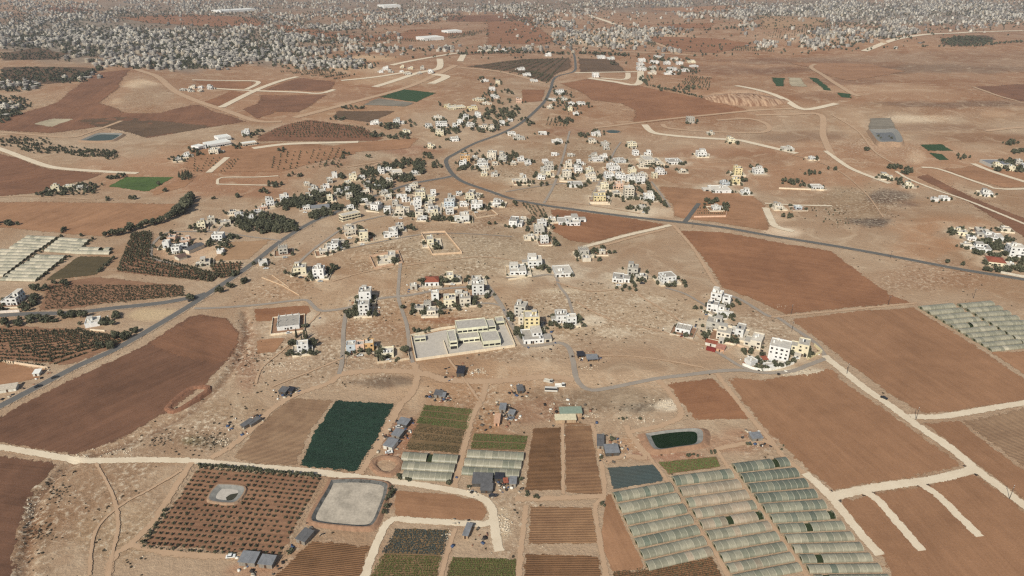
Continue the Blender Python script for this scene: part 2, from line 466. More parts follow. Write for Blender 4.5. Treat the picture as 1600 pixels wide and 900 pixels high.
def field_mat(name, rgb, rgb2=None, furrow=0.0, spacing=1.2, mott=0.25, verge=TAN, bumpy=0.3, verge_w=1.0):
    if name in MATS: return MATS[name]
    m, t, b = nt(name)
    p = posn(t)
    c = alb(rgb); c2 = alb(rgb2) if rgb2 else tuple(x * 0.8 for x in c)
    c = (c[0] * .985, c[1] * .99, c[2] * .92); c2 = (c2[0] * .985, c2[1] * .99, c2[2] * .92)
    n1 = noise(t, p, 0.018, 4.0, 0.6, 0.5); n2 = noise(t, p, 0.12, 4.0, 0.65); n3 = noise(t, p, 1.0, 2.0, 0.6)
    uv = t.nodes.new('ShaderNodeUVMap').outputs[0]
    streak = noise(t, mapping(t, uv, (0.02, 0.5, 1)), 1.0, 4.0, 0.7)
    band = noise(t, mapping(t, uv, (0.003, 0.09, 1)), 1.0, 3.0, 0.6)
    f = mth(t, 'ADD', mth(t, 'ADD', mth(t, 'MULTIPLY', n1, 0.35), mth(t, 'MULTIPLY', n2, 0.2)), mth(t, 'ADD', mth(t, 'MULTIPLY', streak, 0.25), mth(t, 'MULTIPLY', band, 0.2)))
    c = tuple(min(.8, x * 1.13) for x in c); c2 = tuple(x * 0.84 for x in c2)
    col = mixc(t, ramp(t, f, 0.5 - mott * 0.5, 0.5 + mott * 0.5), c, c2)
    col = mixc(t, 1.0, col, mixc(t, n3, (0.84,) * 3, (1.14,) * 3), 'MULTIPLY')
    h = n3
    if furrow:
        w = t.nodes.new('ShaderNodeTexWave'); w.bands_direction = 'Y'; w.wave_profile = 'SIN'
        w.inputs['Scale'].default_value = 1.0 / spacing * 0.314; w.inputs['Distortion'].default_value = 0.5; w.inputs['Detail'].default_value = 2.0
        w.inputs['Detail Scale'].default_value = 0.6
        t.links.new(uv, w.inputs['Vector'])
        fw = mth(t, 'MULTIPLY', w.outputs['Fac'], mth(t, 'ADD', 0.4, n2))
        col = mixc(t, mth(t, 'MULTIPLY', fw, furrow), col, mixc(t, 1.0, col, (0.45, 0.42, 0.40), 'MULTIPLY'))
        if furrow > 0.1: h = mth(t, 'ADD', mth(t, 'MULTIPLY', w.outputs['Fac'], -1.2), n3)
    e = attrn(t, 'edge')
    ef = mth(t, 'ADD', e, mth(t, 'MULTIPLY', mth(t, 'SUBTRACT', noise(t, p, 0.22, 5.0, 0.78), 0.5), 2.3))
    t.links.new(ramp(t, ef, 0.63, 0.67, 1.0, 0.0), b.inputs['Alpha'])
    t.links.new(col, b.inputs['Base Color'])
    bump(t, b, h if furrow > 0.1 else n3, bumpy, 0.25)
    MATS[name] = m
    return m

FIELD_POLYS = []
def drape(name, poly_px, mat, layer=1, dirpx=None, jit=0.6, inset=4.0, reg=True, zfix=None):
    poly_px = [(max(-90, min(1690, x)), min(955, y)) for x, y in poly_px]
    if reg: FIELD_POLYS.append(poly_px)
    P = [at(*p) for p in poly_px]
    cx = sum(p.x for p in P) / len(P); cy = sum(p.y for p in P) / len(P)
    dist = math.hypot(cx, cy)
    step = max(3.0, dist / 110)
    jit = jit * max(1.0, dist / 450)
    inset = max(inset, dist / 130)
    ring = []
    rnd = random.Random(len(FIELD_POLYS) * 7 + int(abs(cx)))
    ext0 = min(max(p.x for p in P) - min(p.x for p in P), max(p.y for p in P) - min(p.y for p in P))
    inset = min(inset, ext0 * 0.07); jit = min(jit, ext0 * 0.012)
    n = len(P)
    for i in range(n):
        a, b = P[i], P[(i + 1) % n]
        L = math.hypot(b.x - a.x, b.y - a.y); k = max(1, int(L / step))
        nx, ny = -(b.y - a.y) / max(L, 1e-6), (b.x - a.x) / max(L, 1e-6)
        ph = rnd.random() * 6
        for j in range(k):
            u = j / k; off = 0 if j == 0 else jit * (rnd.uniform(-0.6, 0.6) + 0.9 * math.sin(u * L / 17 + ph))
            ring.append((a.x + (b.x - a.x) * u + nx * off - cx, a.y + (b.y - a.y) * u + ny * off - cy))
    R = np.array(ring)
    area = 0.5 * np.sum(R[:, 0] * np.roll(R[:, 1], -1) - np.roll(R[:, 0], -1) * R[:, 1])
    if area < 0: R = R[::-1].copy()
    nx = np.roll(R, -1, 0) - np.roll(R, 1, 0)
    nrm = np.stack([-nx[:, 1], nx[:, 0]], 1); nrm /= np.maximum(np.linalg.norm(nrm, axis=1, keepdims=True), 1e-6)
    loop = np.vstack([R, R[:1]])
    I = R + nrm * inset
    ok = inside(I[:, 0], I[:, 1], R.tolist()) & (seg_dist(I[:, 0], I[:, 1], loop.tolist()) > inset * 0.8)
    I = I[ok]
    ext = max(np.ptp(R[:, 0]), np.ptp(R[:, 1]))
    gs = max(10.0, ext / 26)
    gx, gy = np.meshgrid(np.arange(R[:, 0].min() + gs / 2, R[:, 0].max(), gs), np.arange(R[:, 1].min() + gs / 2, R[:, 1].max(), gs))
    gx = gx.ravel() + 0.13 * gs * np.sin(gy.ravel()); gy = gy.ravel()
    ok = inside(gx, gy, R.tolist())
    gx, gy = gx[ok], gy[ok]
    if len(gx):
        ok = seg_dist(gx, gy, loop.tolist()) > inset * 1.4
        gx, gy = gx[ok], gy[ok]
    pts = [Vector(p) for p in R.tolist()] + [Vector(p) for p in I.tolist()] + [Vector((a, b)) for a, b in zip(gx.tolist(), gy.tolist())]
    m = len(R)
    edges = [(i, (i + 1) % m) for i in range(m)]
    vo, _, fo, ov, _, _ = delaunay_2d_cdt(pts, edges, [], 1, 1e-4, True)
    V2 = np.array([(v.x, v.y) for v in vo])
    ed = np.array([1.0 if (len(o) and min(o) < m) else 0.0 for o in ov])
    X = V2[:, 0] + cx; Y = V2[:, 1] + cy
    Z = lift(X, Y, layer) if zfix is None else np.full(len(X), zfix)
    T = []
    for f in fo:
        f = list(f)
        for k in range(1, len(f) - 1): T.append((f[0], f[k], f[k + 1]))
    T = np.array(T)
    a = V2[T[:, 0]]; b = V2[T[:, 1]]; c = V2[T[:, 2]]
    flip = ((b[:, 0] - a[:, 0]) * (c[:, 1] - a[:, 1]) - (b[:, 1] - a[:, 1]) * (c[:, 0] - a[:, 0])) < 0
    T[flip] = T[flip][:, ::-1]
    me = np_mesh(name, np.stack([X, Y, Z], 1), T)
    fattr(me, 'edge', ed)
    ang = 0.0
    if dirpx:
        d = at(*dirpx[1]) - at(*dirpx[0]); ang = math.atan2(d.y, d.x)
    U = V2[:, 0] * math.cos(ang) + V2[:, 1] * math.sin(ang); W = -V2[:, 0] * math.sin(ang) + V2[:, 1] * math.cos(ang)
    uv = me.uv_layers.new(name='rows')
    idx = T.ravel()
    uv.data.foreach_set('uv', np.stack([U[idx], W[idx]], 1).astype(np.float32).ravel())
    return link(name, me, mat)

def field(label, poly, mat, layer=1, dirpx=None, **kw):
    o = drape("field", poly, mat, layer, dirpx, **kw)
    return tag(o, label, "field", kind="structure")

m_red = field_mat("soil_red", (148, 105, 79), (138, 96, 72), furrow=0.03, spacing=3.0)
m_redl = field_mat("soil_red_left", (121, 87, 70), (107, 77, 62), furrow=0.04, spacing=2.4)
m_red2 = field_mat("soil_red_dark", (134, 95, 74), (118, 84, 66), furrow=0.04, spacing=2.5)
m_redtan = field_mat("soil_red_tan", (162, 121, 94), (150, 110, 84), furrow=0.03, spacing=3.0)
m_brown = field_mat("soil_brown", (154, 114, 88), (144, 105, 80), furrow=0.03, spacing=2.6, mott=0.3)
m_tanf = field_mat("soil_tan", (172, 137, 109), (160, 126, 99), furrow=0.03, spacing=3.0, mott=0.3)
m_dk = field_mat("soil_dark_brown", (112, 88, 70), (98, 78, 62), furrow=0.2, spacing=2.0)
m_olivef = field_mat("soil_olive_brown", (98, 84, 62), (86, 76, 56), furrow=0.15, spacing=1.6)
m_furr = field_mat("ploughed_rows", (156, 120, 92), (142, 106, 82), furrow=0.5, spacing=1.15, bumpy=0.6)
m_furr_d = field_mat("ploughed_rows_dark", (138, 102, 76), (122, 90, 66), furrow=0.5, spacing=1.1, bumpy=0.6)
m_furr_t = field_mat("ploughed_rows_tan", (158, 128, 104), (146, 114, 92), furrow=0.35, spacing=1.1, bumpy=0.5)
m_greend = field_mat("crop_dark_green", (46, 68, 56), (40, 58, 48), furrow=0.35, spacing=1.2, verge=(120, 100, 78))
m_green = field_mat("crop_green", (86, 104, 58), (74, 92, 52), furrow=0.2, spacing=1.4, verge=(150, 128, 96))
m_greenfar = field_mat("crop_green_deep", (52, 74, 48), (60, 80, 52), furrow=0.2, spacing=1.4, verge=(120, 110, 80))
m_net = field_mat("shade_net_slate", (74, 86, 88), (92, 98, 96), furrow=0.6, spacing=1.1, verge=(150, 118, 92))
m_pale = field_mat("pale_net", (186, 170, 148), (172, 156, 134), furrow=0.2, spacing=3.0)
m_orch = field_mat("orchard_soil", (148, 112, 90), (136, 100, 80), furrow=0.15, spacing=3.2)
m_greylot = field_mat("grey_gravel", (134, 124, 114), (122, 112, 102), verge=(160, 140, 118))
m_bedgreen = field_mat("bed_soil", (130, 104, 78), (112, 96, 70), furrow=0.5, spacing=1.2)

field("large red-brown field along the asphalt road at the left edge",
      [(-60, 690), (0, 650), (92, 602), (225, 539), (295, 494), (315, 490), (357, 497), (377, 522), (374, 546), (350, 571), (322, 602), (285, 630), (250, 652), (205, 680), (140, 706), (110, 713), (50, 703), (0, 694), (-60, 686)], m_redl, 1, ((0, 690), (300, 560)))
field("darker red corner of the field below the village road junction",
      [(230, 538), (310, 491), (357, 498), (377, 523), (372, 546), (357, 563), (337, 570), (290, 560), (250, 547)], m_red2, 2, ((230, 538), (337, 570)))
field("brown field in the bottom left corner beside the gully", [(-60, 706), (0, 710), (60, 718), (97, 723), (78, 742), (55, 768), (40, 800), (35, 840), (28, 880), (25, 960), (-60, 960)], m_redl, 1, ((0, 710), (97, 722)))
field("pale ploughed field left of the dark green crop", [(455, 622), (522, 625), (487, 676), (464, 728), (400, 727), (362, 716), (388, 680), (425, 645)], m_furr_t, 1, ((400, 700), (480, 708)))
field("dark green leafy crop field above the pale road", [(523, 625), (618, 629), (596, 675), (561, 740), (510, 734), (465, 729), (487, 676)], m_greend, 2, ((470, 728), (560, 738)))
field("striped vegetable beds above the left greenhouses", [(662, 631), (742, 638), (717, 711), (631, 704)], m_bedgreen, 1, ((662, 631), (742, 638)))
field("smaller vegetable beds above the middle greenhouses", [(740, 676), (826, 680), (821, 706), (733, 702)], m_bedgreen, 1, ((740, 676), (826, 680)))
field("brown ploughed field between greenhouses and dirt strip", [(832, 668), (877, 667), (878, 767), (818, 767)], m_furr_d, 1, ((820, 740), (878, 741)))
field("brown ploughed field left of the two grey sheds", [(882, 664), (924, 665), (944, 773), (882, 771)], m_furr, 1, ((882, 740), (938, 741)))
field("ploughed tan field below the hay bushes", [(828, 790), (925, 792), (936, 850), (823, 852)], m_furr, 1, ((825, 820), (930, 821)))
field("dark ploughed field at the bottom centre", [(821, 864), (938, 867), (944, 960), (810, 960)], m_furr_d, 1, ((821, 880), (938, 881)))
field("bare red wedge beside the left greenhouse column", [(946, 770), (955, 772), (1008, 886), (1000, 892), (955, 893), (938, 846)], m_redtan, 1, ((946, 770), (1008, 886)))
field("slate coloured net covered beds above the greenhouses", [(947, 730), (1025, 725), (1039, 752), (956, 766)], m_net, 2, ((947, 730), (1025, 725)))
field("green crop rows below the green pond", [(1027, 722), (1119, 713), (1127, 730), (1044, 742)], m_bedgreen, 2, ((1027, 722), (1119, 713)))
field("ploughed strip below the left greenhouse column", [(955, 893), (1010, 889), (1112, 868), (1130, 900), (1150, 960), (950, 960)], m_furr_d, 1, ((955, 893), (1112, 868)))
field("half bare vegetable field below the dirt road loop", [(616, 825), (705, 827), (684, 905), (672, 960), (560, 960), (578, 900)], m_bedgreen, 1, ((600, 860), (695, 862)))
field("yellow green vegetable field at the bottom edge", [(706, 869), (808, 872), (806, 960), (690, 960), (694, 905)], m_bedgreen, 1, ((706, 880), (808, 882)))
field("brown ploughed field at the bottom beside the sheds", [(486, 843), (530, 846), (580, 853), (566, 905), (555, 960), (410, 960), (428, 900), (456, 872)], m_furr_d, 1, ((486, 843), (580, 853)))
field("reddish empty lot inside the dirt road loop", [(617, 766), (712, 773), (752, 782), (763, 800), (754, 814), (700, 812), (615, 809)], m_redtan, 1, ((617, 766), (712, 773)))
field("red field between village road and field track", [(1041, 598), (1115, 590), (1150, 622), (1176, 650), (1169, 657), (1084, 657), (1062, 630)], m_red, 1, ((1041, 598), (1115, 590)))
field("large brown field right of the greenhouses", [(1130, 588), (1180, 593), (1262, 583), (1298, 573), (1322, 597), (1400, 651), (1430, 673), (1510, 729), (1432, 747), (1338, 762), (1302, 770), (1262, 737), (1205, 682), (1160, 630)], m_brown, 1, ((1205, 682), (1262, 737)))
field("large brown field behind the pale dirt road", [(1230, 498), (1330, 486), (1428, 479), (1480, 512), (1540, 550), (1600, 590), (1680, 640), (1600, 628), (1500, 643), (1440, 646), (1398, 622), (1340, 580), (1290, 541)], m_brown, 1, ((1290, 541), (1440, 646)))
field("red field between highway and village track", [(1055, 360), (1130, 362), (1200, 375), (1300, 392), (1345, 425), (1392, 460), (1428, 474), (1300, 485), (1226, 492), (1190, 474), (1150, 458), (1128, 450), (1090, 395)], m_red, 1, ((1090, 395), (1345, 425)))
field("tan red field above the pale road at the right edge", [(1540, 548), (1602, 548), (1680, 560), (1680, 630), (1600, 586)], m_redtan, 2, ((1540, 548), (1600, 586)))
field("furrowed brown field at the right edge", [(1502, 657), (1560, 645), (1690, 622), (1690, 790), (1600, 731), (1522, 675)], m_furr_t, 2, ((1502, 657), (1600, 640)))
field("brown strip between the pale road and the furrowed field", [(1442, 661), (1500, 656), (1522, 676), (1600, 733), (1690, 800), (1690, 850), (1600, 782), (1527, 728)], m_brown, 1, ((1442, 661), (1527, 728)))
field("brown parcels in the bottom right corner", [(1306, 781), (1380, 766), (1435, 758), (1520, 736), (1600, 797), (1690, 870), (1690, 960), (1420, 960), (1376, 872)], m_brown, 1, ((1306, 781), (1376, 872)))
field("orange red field under the highway embankment", [(858, 324), (960, 337), (1050, 351), (975, 367), (920, 381), (887, 376), (862, 362)], m_red, 1, ((858, 324), (1050, 351)))
field("tan red field beside the nursery compound", [(1026, 291), (1112, 296), (1178, 304), (1198, 322), (1204, 362), (1140, 352), (1090, 345), (1050, 340), (1046, 318)], m_redtan, 1, ((1026, 291), (1178, 304)))
field("small red field by the village road bend", [(395, 483), (482, 476), (487, 486), (468, 500), (400, 503)], m_red, 1, ((395, 483), (482, 476)))
field("small red field below the unfinished house", [(400, 531), (447, 527), (430, 551), (400, 553)], m_redtan, 1, ((400, 531), (447, 527)))
field("red orchard soil around the small pond", [(308, 727), (507, 746), (440, 872), (330, 864), (221, 856)], m_orch, 1, ((308, 728), (505, 746)))
field("brown green field beside the left greenhouses", [(122, 400), (177, 401), (152, 430), (66, 440)], m_olivef, 1, ((122, 400), (177, 401)))
field("smooth reddish field behind the left greenhouses", [(-80, 318), (0, 315), (175, 316), (280, 318), (274, 335), (212, 355), (167, 372), (50, 361), (-80, 352)], m_redtan, 1, ((0, 356), (100, 320)))
field("dark red field at the left edge", [(-80, 222), (0, 238), (80, 264), (165, 271), (140, 281), (55, 303), (0, 308), (-80, 310)], m_red2, 1, ((0, 300), (165, 271)))
field("bright green field beside the tree rows", [(167, 292), (197, 276), (275, 276), (255, 288), (232, 300)], m_green, 1, ((167, 292), (275, 276)))
field("red field below the green field", [(236, 300), (262, 287), (306, 279), (290, 292), (240, 306)], m_redtan, 1)
field("large red hillside below the hill track", [(150, 114), (205, 108), (186, 140), (158, 160), (200, 176), (250, 176), (305, 161), (390, 190), (325, 200), (225, 217), (195, 194), (75, 209), (-60, 202), (0, 186), (87, 160)], m_red2, 1, ((0, 200), (150, 114)))
field("brown strip below the hill", [(110, 188), (190, 182), (270, 190), (340, 198), (225, 216), (195, 207)], m_dk, 2)
field("pale netted rectangle on the red hillside", [(50, 194), (82, 185), (117, 186), (80, 199)], m_pale, 3)
field("red building plot beside the hill track", [(300, 126), (398, 128), (394, 138), (330, 137)], m_red, 1)
field("second red building plot by the hill track", [(362, 142), (395, 146), (346, 167), (316, 160)], m_red, 1)
field("third red plot by the hill track", [(378, 171), (405, 160), (430, 176), (402, 186)], m_red2, 1)
field("red plot between two pale tracks", [(410, 140), (467, 121), (525, 128), (520, 140), (500, 143)], m_red2, 1)
field("red field below the pale tracks", [(404, 148), (512, 148), (470, 176), (400, 174)], m_red2, 1)
field("red sloping orchard soil in the middle distance", [(400, 213), (440, 196), (482, 186), (565, 198), (602, 216), (590, 221), (400, 221)], m_red2, 1, ((482, 186), (400, 213)))
field("dark green rectangular field in the middle distance", [(590, 152), (630, 139), (683, 145), (652, 160)], m_greenfar, 2, ((590, 152), (652, 160)))
field("grey strip beside the dark green field", [(565, 164), (590, 153), (650, 161), (636, 167)], m_greylot, 1)
field("dark brown field below the green rectangle", [(527, 173), (620, 173), (582, 192), (518, 184)], m_dk, 1)
field("reddish brown field left of the big road", [(560, 222), (660, 214), (640, 232), (540, 240), (480, 232)], m_redtan, 1)
field("red field with rows of young trees", [(300, 232), (440, 222), (545, 228), (560, 240), (440, 268), (330, 270), (285, 262)], m_redtan, 1)
field("red field right of the highway bend", [(873, 131), (915, 123), (995, 133), (1087, 151), (1175, 173), (1007, 193), (985, 190), (990, 173), (970, 162), (925, 157), (900, 141)], m_red, 1)
field("far red field left of the highway", [(760, 34), (830, 33), (868, 62), (850, 70), (760, 68)], m_red, 1)
field("red plot beside the highway", [(815, 140), (853, 140), (848, 158), (815, 161)], m_red, 1)
field("dark plot behind the highway bend", [(903, 91), (960, 93), (980, 112), (905, 114)], m_dk, 1)
field("orchard soil left of the highway bend", [(727, 104), (815, 92), (892, 90), (895, 106), (868, 118), (858, 132), (800, 112)], m_dk, 1)
field("first dark green strip on the right plain", [(1262, 121), (1277, 122), (1301, 142), (1287, 141)], m_greenfar, 2)
field("second dark green strip on the right plain", [(1305, 144), (1330, 147), (1331, 154), (1314, 152)], m_greenfar, 2)
field("small dark green square on the right plain", [(1204, 121), (1227, 122), (1225, 135), (1212, 135)], m_greenfar, 2)
field("pale square next to the small green one", [(1230, 121), (1252, 122), (1262, 136), (1234, 135)], m_pale, 2)
field("dark brown far field at the right edge", [(1520, 135), (1600, 131), (1690, 130), (1690, 170), (1570, 155)], m_red2, 1)
field("brown field on the far right plain", [(1220, 97), (1360, 100), (1420, 112), (1330, 128), (1295, 120), (1262, 105)], m_redtan, 1)
field("grey gravel lot behind the lined reservoir", [(1358, 185), (1392, 184), (1402, 202), (1356, 203)], m_greylot, 1)
field("green field beside the lined reservoir", [(1437, 226), (1472, 225), (1490, 236), (1450, 236)], m_greenfar, 2)
field("lower green field beside the lined reservoir", [(1450, 238), (1472, 241), (1483, 250), (1467, 251)], m_greenfar, 2)
field("dark red strip on the right", [(1430, 276), (1450, 272), (1525, 311), (1600, 340), (1690, 372), (1690, 410), (1600, 372), (1512, 316)], m_red2, 1)
field("brown field right of the track fork", [(1470, 264), (1530, 258), (1600, 270), (1690, 290), (1600, 293), (1570, 294), (1512, 279)], m_redtan, 1)
field("red far field on the left", [(70, 12), (115, 11), (150, 17), (100, 21), (70, 19)], m_red2, 1)
field("red far field beyond the left town", [(180, 28), (290, 22), (400, 27), (420, 40), (330, 42), (230, 36)], m_red, 1)
field("far red field above the middle town", [(420, 36), (480, 44), (560, 56), (640, 52), (700, 60), (560, 66), (440, 50)], m_red, 1)
field("far red field beside the warehouse", [(600, 60), (640, 46), (700, 44), (740, 52), (700, 58), (680, 64)], m_red, 1)
field("far dark red field on the horizon side", [(690, 24), (800, 24), (860, 30), (760, 34), (700, 34)], m_red2, 1)
field("far brown field on the right", [(1000, 14), (1150, 8), (1180, 14), (1080, 20)], m_redtan, 1)
field("far red strip in the middle right", [(1030, 38), (1120, 36), (1110, 44), (1060, 44)], m_red, 1)
field("tan fallow field on the right slope", [(1180, 24), (1300, 28), (1290, 40), (1190, 48)], m_tanf, 1)
field("red brown field above the parcel tracks", [(1010, 56), (1120, 60), (1180, 68), (1120, 84), (1060, 80), (1020, 66)], m_red, 1)
field("dark orchard ground at the far left", [(0, 84), (60, 74), (110, 84), (90, 93), (0, 95)], m_dk, 1)
field("dark orchard ground by the left town", [(0, 104), (80, 104), (150, 106), (158, 110), (120, 128), (60, 132), (0, 128)], m_dk, 1)
field("dark grove ground on the far right", [(1465, 70), (1500, 56), (1545, 54), (1560, 62), (1510, 73)], m_dk, 1)
field("orchard soil at the left roadside", [(-80, 510), (20, 508), (100, 512), (130, 525), (185, 522), (205, 530), (150, 560), (105, 572), (60, 568), (-80, 560)], m_orch, 1, ((0, 560), (100, 574)))
field("tan red yard left of the asphalt road", [(-80, 572), (0, 565), (75, 576), (62, 590), (0, 606), (-80, 620)], m_redtan, 1)
field("vineyard soil left of the side road", [(70, 445), (150, 432), (180, 434), (288, 446), (292, 462), (200, 470), (110, 484), (60, 486)], m_orch, 1, ((80, 480), (288, 455)))
field("dark orchard soil behind the farm compound", [(205, 365), (240, 362), (236, 390), (242, 405), (345, 432), (330, 442), (180, 425)], m_orch, 1)
field("brown orchard soil by the asphalt road", [(320, 412), (380, 410), (372, 432), (345, 436)], m_orch, 1)
field("tan field right of the farm compound", [(352, 378), (425, 374), (390, 406), (330, 408)], m_tanf, 1)
field("ploughed patch beside the rubble shed", [(880, 662), (898, 660), (924, 664), (882, 664)], m_furr, 2)
# ------------------------------------------------------------------ roads and tracks
def road_mat(name, rgb, rgb2, cut=0.0, rough=0.9, ruts=0.3):
    if name in MATS: return MATS[name]
    m, t, b = nt(name)
    p = posn(t)
    uv = t.nodes.new('ShaderNodeUVMap').outputs[0]
    n1 = noise(t, p, 0.08, 4.0, 0.65); n2 = noise(t, p, 0.9, 2.0, 0.6)
    rut = noise(t, mapping(t, uv, (0.02, 6.0, 1)), 1.0, 3.0, 0.6)
    f = mth(t, 'ADD', mth(t, 'ADD', mth(t, 'MULTIPLY', n1, 0.5), mth(t, 'MULTIPLY', n2, 0.5 - ruts)), mth(t, 'MULTIPLY', rut, ruts))
    col = mixc(t, ramp(t, f, 0.32, 0.68), alb(rgb), alb(rgb2))
    t.links.new(col, b.inputs['Base Color'])
    b.inputs['Roughness'].default_value = rough
    if cut:
        e = attrn(t, 'edge')
        k = mth(t, 'ADD', e, mth(t, 'MULTIPLY', mth(t, 'SUBTRACT', noise(t, p, 0.3, 4.0, 0.8), 0.5), 3.2 * cut))
        a = ramp(t, k, 0.53, 0.57, 1.0, 0.0)
        t.links.new(a, b.inputs['Alpha'])
    MATS[name] = m
    return m
m_asph = road_mat("asphalt", (98, 95, 92), (112, 108, 103), 0.0)
m_hwy = road_mat("dark_asphalt", (92, 90, 86), (106, 102, 97), 0.0)
m_street = road_mat("worn_street", (160, 147, 133), (142, 130, 119), 0.45)
m_dirtp = road_mat("pale_limestone_track", (222, 205, 180), (204, 184, 158), 0.28)
m_dirt = road_mat("tan_dirt_track", (188, 157, 128), (174, 143, 115), 0.5)
m_shoulder = road_mat("gravel_shoulder", (182, 158, 134), (164, 140, 117), 0.9)

ROADS_W = []
_rn = [0]
def catmull(P, step):
    out = []
    n = len(P)
    for i in range(n - 1):
        p0 = P[max(0, i - 1)]; p1 = P[i]; p2 = P[i + 1]; p3 = P[min(n - 1, i + 2)]
        L = math.hypot(p2[0] - p1[0], p2[1] - p1[1]); k = max(2, int(L / step))
        for j in range(k):
            t = j / k
            out.append(tuple(0.5 * (2 * p1[c] + (p2[c] - p0[c]) * t + (2 * p0[c] - 5 * p1[c] + 4 * p2[c] - p3[c]) * t * t + (3 * p1[c] - p0[c] - 3 * p2[c] + p3[c]) * t ** 3) for c in (0, 1)))
    out.append(tuple(P[-1]))
    return out

def ribbon(name, pts_px, width, mat, layer, jit=0.25, soft=0.35, reg=True):
    P = [at(*p) for p in pts_px]
    W = [(p.x, p.y) for p in P]
    C = np.array(catmull(W, max(3.0, math.hypot(*W[len(W) // 2]) / 160)))
    if reg: ROADS_W.append((C[::2], width))
    _rn[0] += 1
    T = np.gradient(C, axis=0); T /= np.maximum(np.linalg.norm(T, axis=1, keepdims=True), 1e-6)
    Nn = np.stack([-T[:, 1], T[:, 0]], 1)
    n = len(C)
    s = np.concatenate([[0], np.cumsum(np.hypot(*np.diff(C, axis=0).T))])
    rr = np.random.default_rng(_rn[0])
    offs = [-0.5, -0.5 + soft, 0.0, 0.5 - soft, 0.5]; ed = [1, 0, 0, 0, 1]
    V = []; E = []; UV = []
    for o, e in zip(offs, ed):
        j = (rr.uniform(-jit, jit, n) + 0.5 * jit * np.sin(s / 23 + rr.random() * 6)) if e else 0
        Q = C + Nn * (o * width + j)[:, None] if e else C + Nn * (o * width)
        z = lift(Q[:, 0], Q[:, 1], layer) + 0.0022 * _rn[0] + (0.03 if not e else 0.0)
        V.append(np.stack([Q[:, 0], Q[:, 1], z], 1)); E.append(np.full(n, e, float)); UV.append(np.stack([s, np.full(n, o * width)], 1))
    V = np.concatenate(V); E = np.concatenate(E); UV = np.concatenate(UV)
    i = np.arange(n * 5).reshape(5, n)
    F = np.stack([i[:-1, :-1], i[:-1, 1:], i[1:, 1:], i[1:, :-1]], -1).reshape(-1, 4)[:, ::-1]
    if np.cross(V[F[0, 1]] - V[F[0, 0]], V[F[0, 2]] - V[F[0, 0]])[2] < 0: F = F[:, ::-1]
    me = np_mesh(name, V, F)
    fattr(me, 'edge', E)
    uv = me.uv_layers.new(name='road')
    uv.data.foreach_set('uv', UV[F.ravel()].astype(np.float32).ravel())
    return link(name, me, mat)

def road(label, pts, width, mat=None, layer=4, shoulder=0.0, name="road", **kw):
    if shoulder:
        o = ribbon("road_shoulder", pts, width + 2 * shoulder, m_shoulder, layer - 1, jit=0.9, soft=0.3, reg=False)
        tag(o, "gravel shoulder under the " + label, "shoulder", kind="structure")
    if mat is m_street: width *= 0.78
    o = ribbon(name, pts, width, mat or m_asph, layer, **kw)
    return tag(o, label, "road" if name == "road" else "track", kind="structure")

R1 = [(-70, 668), (0, 635), (60, 604), (120, 573), (180, 546), (240, 512), (290, 482), (330, 456), (365, 433), (400, 408), (442, 375), (490, 346), (520, 334), (550, 320), (612, 297), (650, 286), (700, 277), (709, 274)]
R2 = [(893, 30), (893, 42), (880, 55), (868, 67), (888, 74), (896, 83), (899, 100), (896, 112), (868, 121), (860, 140), (852, 157), (838, 172), (820, 188), (800, 201), (775, 212), (740, 225), (712, 240), (698, 249), (699, 260), (708, 273), (725, 285), (762, 298), (800, 311), (850, 321), (900, 328), (975, 338), (1050, 346), (1125, 355), (1200, 368), (1300, 384), (1400, 402), (1500, 421), (1600, 437), (1690, 452)]
road("asphalt road running diagonally up from the left edge", R1, 6.2, m_asph, 6, 2.6, jit=0.05, soft=0.1)
road("dark highway curving through the middle of the plain", R2, 5.8, m_hwy, 7, 1.6, jit=0.05, soft=0.1)
road("side road leaving the asphalt road to the left", [(-70, 497), (38, 491), (90, 490), (125, 488), (175, 482), (250, 474), (300, 465), (322, 459)], 6.5, m_asph, 5, 2.0, jit=0.1, soft=0.1)
road("village road winding past the tall white houses", [(304, 482), (325, 482), (400, 477), (450, 471), (478, 469), (488, 477), (502, 486), (540, 482), (562, 475), (592, 467), (617, 464), (650, 460), (688, 452), (725, 449), (762, 447)], 5.0, m_street, 5, jit=0.15, soft=0.15)
road("village street past the school and round the bend", [(756, 440), (766, 452), (785, 480), (802, 512), (818, 538), (828, 541), (850, 539), (873, 536), (888, 543), (895, 563), (900, 590), (910, 604), (925, 610), (950, 607), (990, 599), (1025, 592), (1075, 586), (1125, 580), (1163, 579), (1200, 583), (1238, 580), (1262, 571), (1292, 560)], 5.5, m_street, 5, jit=0.2, soft=0.15)
road("grey street behind the cream corner house", [(1292, 562), (1275, 537), (1238, 512), (1215, 497), (1200, 494), (1180, 482), (1156, 468), (1129, 458)], 5.5, m_street, 5, jit=0.3, soft=0.2)
road("short street down the left side of the school", [(626, 408), (623, 440), (622, 464), (628, 485), (636, 510), (640, 545), (645, 567)], 4.5, m_street, 5, jit=0.2, soft=0.2)
road("concrete street between the tall houses and the orange house", [(541, 488), (537, 512), (536, 540), (534, 568), (530, 585)], 5.0, m_street, 5, jit=0.2, soft=0.2)
road("lane south of the tall white houses", [(645, 488), (680, 484), (720, 480), (760, 474), (782, 478)], 4.0, m_street, 5, jit=0.2, soft=0.2)
road("hillside lane past the walled villas", [(508, 400), (530, 392), (575, 382), (625, 372), (675, 365), (740, 366), (800, 370)], 3.5, m_street, 5, jit=0.3, soft=0.25)
road("street climbing through the hillside houses", [(466, 412), (485, 394), (508, 376), (545, 352), (575, 343), (620, 336), (680, 344)], 5.0, m_street, 5, jit=0.3, soft=0.2)
road("north village street on the left", [(890, 205), (885, 225), (875, 262), (865, 290), (850, 318)], 5.0, m_street, 5, jit=0.3, soft=0.2)
